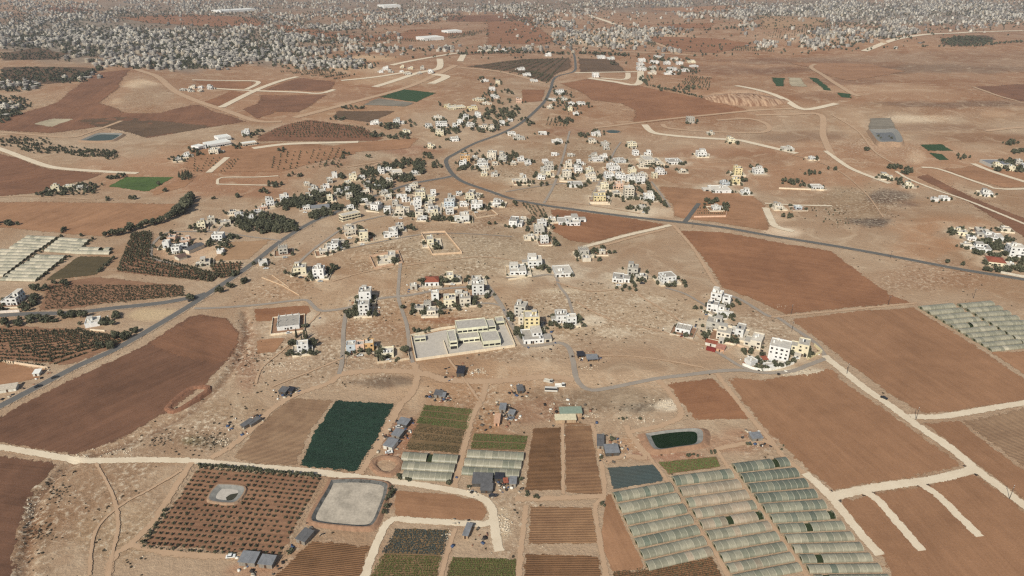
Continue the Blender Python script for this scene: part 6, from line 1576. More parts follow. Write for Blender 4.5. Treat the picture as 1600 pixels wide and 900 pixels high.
grove("dark cypress of the group beside the bright green field", [(290, 278, 11, 4, 22)], 'cyp', h=(6, 9), lo=.14, hi=.2)
grove("dark tree around the left farm sheds", [(275, 249, 12, 4, 10), (300, 235, 12, 4, 12), (315, 243, 8, 4, 6), (368, 230, 10, 4, 8), (390, 212, 16, 4, 10), (408, 206, 6, 2, 5), (440, 235, 5, 5, 6), (428, 290, 14, 4, 10), (415, 300, 8, 3, 6), (460, 275, 12, 3, 6), (540, 245, 10, 4, 6), (575, 248, 4, 3, 2), (520, 258, 14, 5, 5)], h=(4, 7))
grove("dark tree in the farm compound left of the asphalt road", [(255, 372, 6, 5, 8), (270, 368, 12, 3, 6), (328, 380, 8, 5, 10), (352, 384, 12, 6, 16), (345, 392, 8, 4, 6), (365, 372, 8, 3, 8), (303, 357, 8, 4, 8), (318, 362, 10, 2, 5), (368, 430, 6, 5, 7), (382, 440, 5, 5, 5), (326, 383, 5, 3, 4), (282, 384, 5, 4, 4)], h=(3.5, 6))
grove("roadside tree by the side road junction at the left", [(183, 495, 6, 5, 4), (160, 505, 9, 5, 7), (190, 528, 14, 4, 14), (165, 543, 14, 4, 12), (210, 520, 6, 3, 5), (60, 502, 30, 4, 22), (110, 495, 26, 4, 24), (20, 508, 16, 5, 12), (55, 470, 6, 10, 14), (40, 483, 8, 5, 8), (28, 468, 5, 6, 7), (60, 452, 14, 4, 8), (0, 485, 8, 4, 5), (345, 455, 8, 4, 6), (360, 448, 6, 3, 4), (300, 468, 6, 2, 3), (100, 445, 20, 3, 8)], h=(3.5, 6.5))
grove("tree in the leafy hill village", [(700, 206, 18, 5, 22), (735, 190, 20, 8, 26), (757, 203, 22, 5, 22), (780, 180, 26, 12, 60), (800, 175, 16, 8, 20), (765, 150, 12, 6, 14), (775, 130, 10, 6, 12), (752, 126, 6, 4, 7), (795, 145, 12, 4, 8), (725, 180, 8, 6, 8), (690, 190, 14, 4, 8), (672, 205, 12, 4, 8), (780, 195, 14, 5, 16), (690, 163, 5, 5, 3), (610, 199, 14, 5, 22), (640, 195, 10, 4, 6), (590, 212, 12, 4, 10), (625, 215, 20, 4, 26), (550, 170, 22, 2, 12), (530, 187, 14, 3, 8), (830, 195, 10, 3, 5), (820, 188, 6, 3, 4), (785, 160, 20, 4, 12)], h=(4.5, 8))
grove("tree around the highway bend houses", [(720, 260, 12, 8, 18), (738, 262, 10, 5, 10), (750, 250, 12, 5, 10), (800, 245, 10, 6, 14), (790, 256, 10, 4, 6), (740, 240, 20, 4, 10), (690, 262, 4, 4, 3), (880, 150, 20, 6, 20), (870, 162, 12, 6, 14), (895, 168, 16, 4, 12), (920, 165, 12, 4, 6), (868, 142, 4, 6, 6), (912, 212, 8, 4, 16), (935, 206, 12, 3, 8), (868, 225, 6, 3, 4), (885, 224, 4, 3, 3), (880, 190, 16, 5, 26)], h=(4, 7))
grove("dark tree between the upper village houses", [(820, 288, 14, 5, 12), (840, 275, 10, 4, 6), (850, 262, 6, 4, 5), (868, 263, 4, 4, 4), (895, 278, 8, 4, 6), (905, 258, 10, 3, 6), (940, 280, 6, 5, 7), (960, 290, 4, 4, 5), (990, 290, 10, 4, 9), (1000, 298, 12, 4, 10), (952, 305, 4, 4, 6), (985, 313, 6, 2, 4), (998, 312, 6, 3, 7), (975, 313, 4, 3, 4), (952, 250, 4, 4, 4), (980, 262, 6, 4, 4), (1013, 318, 5, 4, 6), (1008, 332, 5, 3, 4), (990, 328, 10, 4, 6), (900, 292, 16, 2, 10), (920, 287, 8, 2, 4), (830, 253, 8, 3, 6), (800, 242, 8, 4, 8), (804, 320, 4, 4, 4), (845, 290, 10, 2, 5), (1030, 262, 16, 2, 8), (1064, 257, 10, 2, 7), (830, 350, 6, 4, 5), (860, 350, 4, 2, 3), (820, 360, 5, 4, 5)], h=(3.5, 6))
hedge("tree of the diagonal row along the upper village edge", [(1008, 286), (1020, 300), (1032, 316), (1044, 326)], 3.0, h=(4, 6), jit=1.5)
grove("dark tree beside the roadside houses below the highway", [(820, 420, 4, 3, 3), (850, 420, 6, 3, 5), (860, 424, 4, 2, 2), (930, 396, 6, 4, 5), (941, 388, 3, 3, 3), (905, 402, 6, 3, 4), (855, 372, 4, 4, 3), (870, 383, 6, 3, 4)], h=(4, 6))
grove("tree around the scattered right plain houses", [(1160, 282, 6, 4, 7), (1145, 286, 6, 3, 4), (1178, 262, 8, 3, 6), (1195, 268, 4, 3, 3), (1105, 318, 10, 4, 10), (1135, 325, 6, 6, 9), (1115, 315, 12, 2, 6), (1250, 288, 14, 4, 14), (1230, 286, 16, 4, 12), (1268, 272, 14, 3, 10), (1300, 265, 8, 2, 5), (1380, 280, 14, 2, 9), (1400, 283, 8, 2, 5), (1410, 288, 10, 2, 5), (1398, 262, 12, 3, 18), (1418, 268, 8, 4, 14), (1412, 272, 6, 2, 5), (1355, 234, 4, 3, 6), (1235, 340, 12, 3, 6), (1385, 218, 20, 8, 5), (1580, 225, 14, 3, 14), (1590, 238, 10, 4, 14), (1085, 190, 8, 2, 3), (1150, 226, 6, 1, 2), (1500, 247, 16, 3, 8)], h=(4, 7))
grove("tree among the walled houses at the right edge", [(1545, 382, 18, 4, 20), (1565, 390, 16, 4, 20), (1530, 395, 12, 5, 12), (1525, 385, 8, 4, 7), (1560, 400, 14, 4, 14), (1590, 410, 16, 5, 18), (1570, 424, 14, 3, 12), (1490, 364, 8, 3, 8), (1500, 361, 6, 3, 7), (1576, 376, 8, 3, 8), (1515, 371, 8, 3, 5), (1595, 422, 10, 4, 10), (1545, 422, 8, 3, 4)], h=(4, 7))
grove("lone roadside tree near the right edge of the highway", [(1480, 411, 2, 1, 3), (1505, 415, 2, 1, 2)], h=(4, 5.5))
grove("lone thin cypress by the highway near the right edge", [(1537, 420, 1, 1, 1)], 'cyp', h=(5, 6), lo=.12, hi=.14)
hedge("tall green shrub along the orchard's upper fence", [(313, 729), (350, 731), (400, 736), (450, 741), (503, 747)], 1.7, h=(2.2, 3.4), jit=0.4, lo=.4, hi=.55)
hedge("bush along the orchard's left fence", [(262, 795), (222, 853)], 1.9, h=(1.6, 2.6), jit=0.5, lo=.4, hi=.5)
hedge("low bush along the orchard's lower fence", [(222, 855), (300, 862), (400, 868), (432, 871)], 3.2, h=(1.2, 2.2), jit=0.5)
grove("bush beside the dry reservoir", [(612, 768, 4, 8, 6), (607, 785, 4, 8, 6), (603, 800, 3, 8, 4), (625, 746, 4, 4, 4), (640, 750, 8, 2, 4), (703, 756, 5, 3, 4)], h=(2, 3.4))
grove("bush among the farm yards of the middle foreground", [(955, 687, 5, 4, 4), (940, 715, 4, 5, 4), (823, 773, 4, 3, 4), (838, 777, 6, 3, 5), (735, 762, 5, 2, 3), (770, 748, 8, 2, 4), (814, 750, 4, 2, 2), (1170, 694, 4, 3, 3), (1115, 708, 8, 2, 5), (1080, 713, 12, 2, 5), (942, 790, 3, 5, 3), (453, 862, 4, 6, 4), (1222, 700, 3, 4, 2), (878, 645, 4, 3, 2), (985, 655, 20, 4, 4)], h=(1.6, 3))
hedge("shrub between the left greenhouse blocks", [(97, 370), (84, 379), (70, 390), (40, 412), (5, 438)], 5.0, h=(2.5, 3.8), jit=0.8, lo=.45, hi=.6)
hedge("shrub along the right ends of the left greenhouses", [(146, 374), (132, 386), (122, 396)], 4.5, h=(2.5, 3.8), jit=0.8, lo=.45, hi=.6)
hedge("shrub beside the olive-brown field", [(110, 402), (90, 415), (70, 430), (56, 440)], 4.5, h=(2.5, 3.8), jit=0.8, lo=.45, hi=.6)
hedge("tree of the short hedge between olive-brown field and orchard", [(178, 404), (165, 416), (153, 428)], 2.6, h=(3, 4.6), jit=0.8)
hedge("tree of the dark belt crossing the far highway", [(715, 86), (760, 84), (810, 83), (855, 84), (888, 86)], 7.0, h=(8, 12), jit=5)
hedge("tree of the dark belt crossing the far highway", [(902, 84), (940, 86), (984, 88)], 6.0, h=(8, 12), jit=5)
grove("tree around the white estate right of the highway", [(1040, 96, 40, 6, 40), (1065, 112, 30, 6, 34), (1020, 108, 16, 6, 18), (965, 100, 14, 3, 8), (1010, 126, 10, 6, 12), (1060, 140, 40, 4, 22)], h=(5, 9))
hedge("tree beside the orchard at the right of the estate", [(1000, 122), (1012, 134), (1050, 142), (1085, 150), (1098, 153)], 6.0, h=(4, 6), jit=2)
hedge("tree of the dark line on the far right ridge", [(1100, 48), (1145, 45), (1190, 42)], 12, h=(8, 12), jit=6)
grove("pine of the dark grove on the far right", [(1510, 65, 42, 7, 200)], h=(6, 9))
hedge("tree of the long row on the far right plain", [(1465, 73), (1520, 73), (1600, 66)], 12, h=(7, 10), jit=4)
hedge("dark tree of the belt beside the left town", [(120, 126), (135, 118), (150, 112), (160, 107)], 6, h=(8, 13), jit=7)
grove("orchard tree of the dark blocks by the left town", [(60, 118, 75, 12, 420), (40, 88, 60, 6, 160), (10, 165, 40, 14, 160), (0, 185, 22, 8, 60), (110, 52, 30, 4, 90)], h=(4, 6))
grove("vine or fruit tree on the left roadside slope", [(30, 222, 50, 8, 110), (70, 232, 40, 6, 60), (145, 240, 40, 6, 110), (170, 244, 16, 6, 40), (90, 236, 60, 5, 60)], h=(3, 5))
# garden trees round the houses
for (root_, hx_, hy_, ci_, ds_) in HOUSES:
    if ci_ > 11: continue
    q_ = at(hx_, hy_)
    if q_.y > 1500: continue
    for k_ in range(rt.choice([3, 4, 5, 6, 7])):
        a_ = rt.uniform(0, 6.283); d_ = rt.uniform(7, 14)
        x_ = q_.x + d_ * math.cos(a_); y_ = q_.y + 4 + d_ * 0.8 * math.sin(a_); hh_ = rt.uniform(2.5, 5.5)
        if free(x_, y_, 0.5): TREES.append((x_, y_, hh_ * rt.uniform(.38, .55), hh_, 'broad', "garden tree beside the houses " + CL[ci_][0]))
# planted rows elsewhere
def rows(label, quad, nr, nc, kind='olive', h=(2.2, 3.2), miss=0.1, jit=0.4):
    C = [at(*p) for p in quad]
    for i in range(nr):
        for j in range(nc):
            if rt.random() < miss: continue
            u, v = (j + .5) / nc, (i + .5) / nr
            p = (C[0] * (1 - u) + C[1] * u) * (1 - v) + (C[3] * (1 - u) + C[2] * u) * v
            hh = rt.uniform(*h); x = p.x + rt.uniform(-jit, jit); y = p.y + rt.uniform(-jit, jit)
            if free(x, y): TREES.append((x, y, hh * rt.uniform(.28, .38), hh, kind, label))
rows("", [(-60, 515), (128, 517), (205, 530), (90, 572)], 14, 44, h=(1.8, 2.9))
rows("", [(-60, 540), (150, 540), (60, 575), (-60, 562)], 6, 30, h=(2.0, 3.0))
rows("", [(75, 446), (285, 446), (290, 463), (70, 484)], 22, 84, h=(1.1, 1.9), miss=.3, jit=1.0)
rows("", [(206, 366), (238, 362), (236, 400), (182, 424)], 20, 11, h=(3.0, 4.2))
rows("", [(238, 400), (345, 430), (332, 441), (180, 425)], 7, 30, h=(3.0, 4.2))
rows("", [(322, 412), (380, 411), (372, 432), (345, 437)], 6, 10, h=(3.0, 4.0))
rows("", [(475, 188), (566, 199), (600, 216), (400, 214)], 9, 34, h=(3.0, 4.2), miss=.25)
rows("", [(300, 248), (350, 246), (326, 270), (300, 270)], 6, 5, h=(2.5, 3.5)); rows("", [(360, 250), (375, 248), (360, 270), (340, 270)], 6, 3, h=(2.5, 3.5))
rows("", [(425, 240), (545, 230), (530, 262), (420, 268)], 9, 12, h=(3, 4), miss=.3)
rows("", [(735, 104), (820, 94), (892, 91), (862, 128)], 9, 40, h=(3.5, 5)); rows("", [(800, 112), (832, 112), (866, 118), (858, 132)], 7, 16, h=(3.5, 5))
rows("", [(855, 183), (893, 184), (888, 199), (851, 196)], 7, 7, h=(3, 4))
rows("", [(1075, 120), (1113, 122), (1108, 143), (1055, 136)], 8, 12, h=(4, 5.5), miss=.2)
rows("", [(1262, 323), (1318, 330), (1330, 352), (1280, 350)], 6, 9, h=(2, 3), miss=.5)
rows("", [(812, 318), (850, 322), (858, 344), (830, 338)], 8, 5, h=(2.5, 4))
rows("", [(1090, 324), (1136, 326), (1134, 336), (1088, 336)], 3, 14, h=(1.6, 2.4))
rows("", [(1012, 66), (1025, 67), (1024, 72), (1010, 70)], 3, 8, h=(5, 7)); rows("", [(1145, 73), (1210, 76), (1210, 82), (1145, 80)], 3, 22, h=(5, 7), miss=.3)
rows("", [(1190, 52), (1300, 40), (1320, 46), (1210, 62)], 6, 30, h=(4, 6), miss=.3)
rows("", [(700, 52), (770, 46), (740, 56), (700, 62)], 6, 24, h=(4, 6), miss=.1); rows("", [(430, 112), (500, 110), (560, 118), (530, 126)], 6, 22, h=(4, 6), miss=.2)
rows("", [(545, 58), (680, 62), (670, 66), (560, 64)], 3, 34, h=(5, 7), miss=.2)

ind = [t for t in TREES if t[5]]
def seen(t):
    px, py = to_px(t[0], t[1], hs(t[0], t[1]))
    return -5 < px < 1605 and -5 < py < 905
ind = [t for t in ind if seen(t)]
ind.sort(key=lambda t: -t[3] * t[2] / (t[1] ** 2))
_hl = [(r[1], r[2], r[0]['label'], at(r[1], r[2])) for r in HOUSES]
def tree_label(t):
    best = min(_hl, key=lambda h: (h[3].x - t[0]) ** 2 + (h[3].y + 4 - t[1]) ** 2)
    dx, dy = t[0] - best[3].x, t[1] - (best[3].y + 4)
    if math.hypot(dx, dy) > 26: return None
    rel = ("right of" if dx > 0 else "left of") if abs(dx) > abs(dy) * 0.8 else ("behind" if dy > 0 else "in front of")
    kind_ = "cypress" if t[4] == 'cyp' else ("tall dark tree" if t[3] > 5.5 else ("low dark bush" if t[3] < 3.2 else "dark tree"))
    lab = f"{kind_} {rel} the {best[2]}"
    return lab if len(lab.split()) <= 13 else (f"{kind_} {rel} a {best[2].split(',')[0]}" if len(best[2].split(',')[0].split()) <= 8 else None)
TL = {}
rnd_t = random.Random(77)
chosen = set()
quota = {'broad': 300, 'cyp': 60}
LABELS_DONE = set()
for t in ind:
    if quota.get(t[4], 0) <= 0: continue
    quota[t[4]] -= 1; chosen.add(id(t))
    nm = "cypress" if t[4] == 'cyp' else "broadleaf_tree"
    lb_ = tree_label(t) or t[5]
    o_ = tree(nm, t[0], t[1], t[2], t[3], CYP if t[4] == 'cyp' else BROAD, rnd_t, lb_, "tree", "trees: " + lb_)
    TL.setdefault(lb_, []).append((o_, t))
for lb_, L_ in TL.items():
    if 1 < len(L_) <= 96 and len(lb_.split()) <= 13 - (len(L_) == 2):
        L_.sort(key=lambda q: q[1][0] / q[1][1])
        for i_, (o_, t_) in enumerate(L_): o_['label'] = lb_ + ", " + ordinal(i_, len(L_))

def scatter_mesh(name, items, geos, mat):
    VV = []; FF = []; TT = []; b = 0
    for (x, y, r, h, g, lc) in items:
        V, F, T = geos[g]
        a = rnd_t.uniform(0, 6.28); c, s = math.cos(a), math.sin(a)
        z = hs(x, y)
        W = np.empty_like(V); W[:, 0] = x + r * (V[:, 0] * c - V[:, 1] * s); W[:, 1] = y + r * (V[:, 0] * s + V[:, 1] * c); W[:, 2] = z + lc * h + V[:, 2] * (h * (1 - lc) / 1.9)
        VV.append(W); FF.append(F + b); TT.append(np.clip(T * 0.7 + rnd_t.random() * 0.3, 0, 1)); b += len(V)
    me = np_mesh(name, np.concatenate(VV), np.concatenate(FF)); fattr(me, 'tone', np.concatenate(TT)); me.materials.append(mat)
    return link(name, me)
LOWG = [crown_geo(200 + i, 64, 5, [0.9, 1.1, 1.2, 1.0][i], 0.30) for i in range(4)]
VLOW = [crown_geo(220 + i, 22, 3, [0.9, 1.1][i], 0.48) for i in range(2)]
rest_b = [t for t in TREES if id(t) not in chosen and t[4] != 'olive']; rest_o = [t for t in TREES if t[4] == 'olive']
items = []
for t in rest_b:
    far = t[1] > 1100
    items.append((t[0], t[1], t[2] * (1.1 if far else 1), t[3], rnd_t.randrange(2) + 4 if far else rnd_t.randrange(4), 0.12))

# ------------------------------------------------------------------ far towns
TOWN = [  # centre x, y, rx, ry, houses, trees
    (60, 45, 70, 14, 170, 160), (60, 66, 60, 8, 90, 90), (170, 55, 70, 12, 190, 150), (250, 62, 80, 14, 230, 200), (330, 82, 70, 16, 230, 210), (300, 98, 70, 9, 120, 110), (410, 62, 60, 10, 110, 90),
    (430, 84, 50, 10, 110, 100), (500, 62, 60, 6, 70, 50), (520, 98, 50, 6, 50, 40), (150, 80, 50, 8, 60, 70), (100, 25, 110, 8, 190, 150), (260, 18, 130, 8, 200, 130), (60, 10, 80, 7, 150, 90), (430, 30, 50, 7, 70, 40),
    (560, 22, 80, 6, 100, 60), (665, 26, 55, 7, 120, 60), (600, 36, 60, 4, 60, 30), (700, 12, 120, 6, 140, 90), (860, 14, 100, 7, 120, 100), (830, 28, 40, 7, 60, 50), (860, 38, 36, 5, 40, 20), (960, 56, 60, 8, 60, 20),
    (1020, 50, 60, 5, 70, 20), (960, 70, 40, 3, 20, 10), (1150, 22, 80, 9, 150, 60), (1230, 14, 90, 10, 200, 90), (1340, 16, 90, 10, 220, 100), (1440, 14, 90, 11, 240, 110), (1550, 14, 80, 12, 260, 110), (1350, 34, 70, 6, 70, 30),
    (1390, 52, 36, 8, 90, 40), (1300, 62, 50, 10, 80, 30), (1480, 36, 80, 5, 60, 20), (1290, 72, 40, 6, 40, 10), (1560, 34, 50, 5, 40, 16), (1100, 6, 90, 5, 90, 50), (980, 6, 90, 5, 90, 60), (700, 0, 900, 5, 600, 200), (400, 8, 120, 6, 120, 70),
    (20, 135, 40, 8, 24, 30), (10, 172, 26, 10, 18, 20), (110, 125, 30, 5, 8, 12), (790, 78, 40, 3, 12, 16), (560, 76, 60, 4, 20, 10), (640, 78, 60, 3, 18, 10), (1580, 262, 30, 8, 0, 16), (245, 100, 76, 8, 60, 60), (905, 62, 40, 10, 50, 20), (510, 102, 76, 8, 60, 40), (470, 46, 60, 8, 60, 30), (540, 44, 40, 5, 40, 20), (340, 48, 60, 7, 60, 40),
]
rw = random.Random(99)
TOWN = [(a, b, c * 1.12, d * 1.15, e, f) for a, b, c, d, e, f in TOWN] + [(800, 45, 820, 48, 260, 300), (300, 60, 320, 46, 260, 320), (1400, 26, 260, 26, 200, 160), (950, 50, 160, 30, 120, 60)]
HV = []; HF = []; HC = []; WV = []; WF = []
PAL = [(214, 206, 194), (194, 185, 172), (176, 168, 158), (156, 149, 142), (184, 170, 151), (140, 134, 128), (204, 194, 180), (118, 113, 109)]
town_trees = []
grid_used = {}
for (cx, cy, rx, ry, nh, ntree) in TOWN:
    def spot():
        a = rw.uniform(0, 6.283); q = math.sqrt(rw.random()); return cx + rx * q * math.cos(a), cy + ry * q * math.sin(a)
    SUB = [spot() for _ in range(max(2, nh // 16))]
    for k in range(int(nh * 1.5)):
        sx_, sy_ = rw.choice(SUB); px = sx_ + rw.gauss(0, 11); py = sy_ + rw.gauss(0, 2.6)
        if k % 5 == 0: px, py = spot()
        if py < -22 or not (-60 < px < 1660): continue
        p_ = at(px, py); x = p_.x; y = p_.y; g = (int(x / 15), int(y / 15))
        if g in grid_used: continue
        if any(inside1(px, py, f) for f in FIELD_POLYS[30:]) and rw.random() < 0.85: continue
        grid_used[g] = 1
        z = hs(x, y); w = rw.uniform(7, 11.5); d = rw.uniform(7, 11); st = rw.choice([1, 1, 2, 2, 2, 3, 3]); h = st * 3.1 + 0.6
        yw = rw.choice([0.1, 0.5, -0.3]) + rw.uniform(-.15, .15); c, s = math.cos(yw), math.sin(yw)
        col = alb(rw.choice(PAL)); rcol = alb(rw.choice([(170, 162, 152), (150, 143, 135), (184, 175, 163)]))
        def addbox(x0, x1, y0, y1, z0, z1, cw, cr):
            b = len(HV)
            for (u, v, t_) in box_v(x0, x1, y0, y1, z0, z1): HV.append((x + u * c - v * s, y + u * s + v * c, z + t_)); HC.append(cw)
            HF.extend([tuple(i + b for i in f) for f in BOX_F[2:]])
            b = len(HV)
            for (u, v) in ((x0, y0), (x1, y0), (x1, y1), (x0, y1)): HV.append((x + u * c - v * s, y + u * s + v * c, z + z1 + 0.003)); HC.append(cr)
            HF.append((b, b + 1, b + 2, b + 3))
        addbox(-w / 2, w / 2, 0, d, -2, h, col, rcol)
        if rw.random() < 0.6:
            sx = rw.uniform(-w / 2, w / 2 - 4); addbox(sx, sx + 3.6, d * .4, d * .4 + 3.4, h, h + 2.6, col, rcol)
        for sft in range(st):
            for m_ in range(3):
                u = -w / 2 + w * (m_ + .5) / 3; b = len(WV)
                for (uu, zz) in ((u - .9, 1), (u + .9, 1), (u + .9, 2.5), (u - .9, 2.5)): WV.append((x + uu * c + .06 * s, y + uu * s - .06 * c, z + sft * 3.1 + zz))
                WF.append((b, b + 1, b + 2, b + 3))
    for k in range(int(ntree * 4.0)):
        a = rw.uniform(0, 6.283); q = math.sqrt(rw.random()); px = cx + rx * q * math.cos(a); py = cy + ry * q * math.sin(a)
        if py < -15: continue
        p_ = at(px, py); x, y = p_.x, p_.y; hh = rw.uniform(4, 8)
        town_trees.append((float(x), float(y), hh * rw.uniform(.4, .6), hh, rw.randrange(2) + 4, 0.1))
me = np_mesh("far_town_houses", HV, HF); cattr(me, 'Col', HC)
m_far, _t, _b = nt("far_house_stone")
_t.links.new(mixc(_t, 1.0, attrn(_t, 'Col', 'Color'), mixc(_t, noise(_t, posn(_t), 0.3, 4.0, 0.6), (0.8,) * 3, (1.1,) * 3), 'MULTIPLY'), _b.inputs['Base Color'])
o = link("far_town_houses", me, m_far); tag(o, "countless small pale houses of the far towns across the top", "far houses", kind="stuff")
ow = link("windows", np_mesh("windows", WV, WF), m_win, o); ow['kind'] = 'stuff'

GEO6 = LOWG + VLOW
o = scatter_mesh("distant_trees", items + town_trees, GEO6, m_leaf)
tag(o, "mass of dark trees in the groves and far towns", "trees", kind="stuff")
oi = [(x, y, r, h, rnd_t.randrange(4), 0.1) for (x, y, r, h) in OLIVE_REST] + [(t[0], t[1], t[2], t[3], rnd_t.randrange(4) if t[1] < 700 else 4 + rnd_t.randrange(2), 0.1) for t in rest_o]
o = scatter_mesh("orchard_trees", oi, GEO6, m_olive)
tag(o, "rows of small orchard trees in the distant plots and vineyards", "orchard trees", kind="stuff")

# ------------------------------------------------------------------ the spoil heap of the quarry
m_spoil, _t2, _b2 = nt("quarry_spoil")
_f2 = noise(_t2, mapping(_t2, posn(_t2), (0.22, 0.03, 1)), 1.0, 4.0, 0.65)
_t2.links.new(mixc(_t2, ramp(_t2, _f2, 0.38, 0.62), alb((132, 98, 76)), alb((184, 152, 124))), _b2.inputs['Base Color'])
def spoil():
    P = [at(*p) for p in ((1096, 150), (1108, 158), (1128, 162), (1150, 164), (1175, 166), (1202, 166), (1222, 163), (1240, 158))]
    C = np.array(catmull([(p.x, p.y) for p in P], 7.0)); n = len(C); c0 = C.mean(0); z0 = hs(c0[0], c0[1])
    T = np.gradient(C, axis=0); T /= np.linalg.norm(T, axis=1, keepdims=True); Nn = np.stack([-T[:, 1], T[:, 0]], 1); Nn *= np.where(Nn[:, 1:] < 0, -1, 1)
    rr = np.random.default_rng(5); u = np.linspace(0, 1, n); env = np.clip(np.minimum(u, 1 - u) * 6, 0, 1)
    rib = 2.2 * np.sin(np.arange(n) * 1.3 + rr.uniform(-.6, .6, n)) + rr.uniform(-1, 1, n)
    rows_ = []
    for d, h in ((-3, -1), (6, 2.5), (14, 5), (19, 6.5), (42, 7), (70, 6), (100, -1)):
        off = d + (rib * 2.4 if 0 < d < 30 else 0) + rr.uniform(-1.5, 1.5, n)
        Q = C + Nn * off[:, None]; z = height(Q[:, 0], Q[:, 1]) + h * env + rr.uniform(-.5, .5, n) * (h > 0)
        rows_.append(np.column_stack([Q - c0, z - z0]))
    k = len(rows_); i = np.arange(n * k).reshape(k, n)
    F = np.stack([i[:-1, :-1], i[:-1, 1:], i[1:, 1:], i[1:, :-1]], -1).reshape(-1, 4)
    o = link("spoil_heap", np_mesh("spoil_heap", np.concatenate(rows_), F), m_spoil)
    o.location = (c0[0], c0[1], z0); tag(o, "long pale ribbed quarry spoil heap on the plain", "heap")
spoil()

# ------------------------------------------------------------------ dry shrubs and stones on the open land
def on_free_land(px, py, x, y):
    ok = np.ones(len(px), bool)
    for f in FIELD_POLYS: ok &= ~inside(px, py, f)
    for C, w in ROADS_W:
        bb = (x > C[:, 0].min() - w) & (x < C[:, 0].max() + w) & (y > C[:, 1].min() - w) & (y < C[:, 1].max() + w) & ok
        idx = np.nonzero(bb)[0]
        if len(idx): ok[idx] &= seg_dist(x[idx], y[idx], C.tolist()) > w * 0.55
    for hx, hy, r in HOUSE_POS: ok &= np.hypot(x - hx, y - hy) > r * 0.9
    return ok
n = 30000
y = 190 + 760 * RNG.random(n) ** 1.25; x = (RNG.random(n) * 2 - 1) * 0.80 * (y + 60)
px, py = to_px(x, y, height(x, y))
keep = (px > -20) & (px < 1620) & (py < 930) & (py > 230)
x, y, px, py = x[keep], y[keep], px[keep], py[keep]
dens = np.array([scrub_at(a, b) for a, b in zip(px, py)])
clump = 0.5 + 0.5 * np.sin(x / 9 + 2 * np.sin(y / 13)) * np.sin(y / 11 + 1.7 * np.sin(x / 17))
keep = (RNG.random(len(x)) < dens * (0.15 + 0.85 * clump ** 2)) & on_free_land(px, py, x, y)
x, y = x[keep], y[keep]
TUFT = [crown_geo(300 + i, 12, 3, 0.7, 0.5) for i in range(4)]
half = len(x) * 11 // 20
sh = [(float(a), float(b), s * 1.0, s * 1.1, int(g), 0.0) for a, b, s, g in zip(x[:half], y[:half], RNG.uniform(0.3, 1.0, half) ** 1.2, RNG.integers(0, 4, half))]
for a_, b_, k_ in ((330, 690, 60), (250, 690, 50), (85, 770, 60), (60, 830, 70), (390, 560, 50)):
    for _ in range(k_):
        p = at(a_ + rnd_t.gauss(0, 14), b_ + rnd_t.gauss(0, 9)); s = rnd_t.uniform(.3, .8); sh.append((p.x, p.y, s, s, rnd_t.randrange(4), 0.0))
o = scatter_mesh("dry_shrubs", sh, TUFT, m_shrub); tag(o, "dry brown shrubs dotted over the scrub land", "shrubs", kind="stuff")
def rock_geo(seed):
    r = np.random.default_rng(seed)
    V = np.array([(1, 0, 0), (-1, 0, 0), (0, 1, 0), (0, -1, 0), (0.2, 0.1, 0.75), (0, 0, -0.4)], float) * r.uniform(.6, 1.2, (6, 1)); V += r.uniform(-.2, .2, (6, 3))
    F = np.array([(0, 2, 4), (2, 1, 4), (1, 3, 4), (3, 0, 4), (2, 0, 5), (1, 2, 5), (3, 1, 5), (0, 3, 5)])
    return V, F, np.full(6, 0.5)
RK = [rock_geo(i) for i in range(6)]
rk = [(float(a), float(b), s, s * 1.5, int(g), 0.0) for a, b, s, g in zip(x[half:], y[half:], RNG.uniform(0.15, 0.8, len(x) - half) ** 1.4, RNG.integers(0, 6, len(x) - half))]
heaps = [(785, 815, 12, 14, 90), (790, 745 + 80, 8, 10, 60), (1040, 632, 16, 7, 70), (745, 579, 14, 6, 90), (900, 648, 30, 6, 60), (1240, 583, 26, 3, 60), (350, 690, 16, 6, 50), (180, 705, 26, 6, 60), (130, 715, 10, 6, 40), (1000, 330, 14, 6, 40), (940, 505, 10, 6, 30), (1000, 655, 40, 6, 60), (1180, 690, 10, 6, 30), (700, 835, 8, 6, 30), (920, 575, 12, 3, 16), (50, 800, 8, 20, 60), (430, 575, 30, 12, 90), (1020, 500, 30, 12, 40), (1222, 480, 16, 5, 30)]
for (a_, b_, rx_, ry_, k_) in heaps:
    for _ in range(k_):
        p = at(a_ + rnd_t.gauss(0, rx_ * .6), b_ + rnd_t.gauss(0, ry_ * .6)); s = rnd_t.uniform(.2, .9); rk.append((p.x, p.y, s, s * 1.4, rnd_t.randrange(6), 0.0))
m_rock = plain("limestone", (208, 190, 166), 0.95, 0.3, 0.8)
o = scatter_mesh("loose_stones", rk, RK, m_rock); tag(o, "pale limestone boulders and rubble scattered on the ground", "stones", kind="stuff")

# ------------------------------------------------------------------ crop rows
def crops(label, quad, nrows, gap, mat, size=(0.3, 0.5), skip=(), density=1.0, hgt=0.9):
    C = [at(*p) for p in quad]; L = []
    for i in range(nrows):
        v = (i + .5) / nrows
        if any(a <= v <= b for a, b in skip): continue
        A = C[0] * (1 - v) + C[3] * v; B = C[1] * (1 - v) + C[2] * v
        n_ = int((B - A).length / gap)
        for j in range(n_):
            if rnd_t.random() > density: continue
            p = A + (B - A) * ((j + rnd_t.random()) / n_); s = rnd_t.uniform(*size)
            L.append((p.x, p.y + rnd_t.uniform(-.1, .1), s, s * hgt + 0.3, rnd_t.randrange(4), 0.0))
    o = scatter_mesh("crop_rows", L, CROPG, mat); o.location.z = 0.12
    tag(o, label, "crop", kind="stuff")
CROPG = [crown_geo(400 + i, 8, 3, 0.7, 0.55) for i in range(4)]
m_cropy = leaf_mat("leaf_crop_yellow", (0.06, 0.075, 0.02), (0.15, 0.17, 0.05))
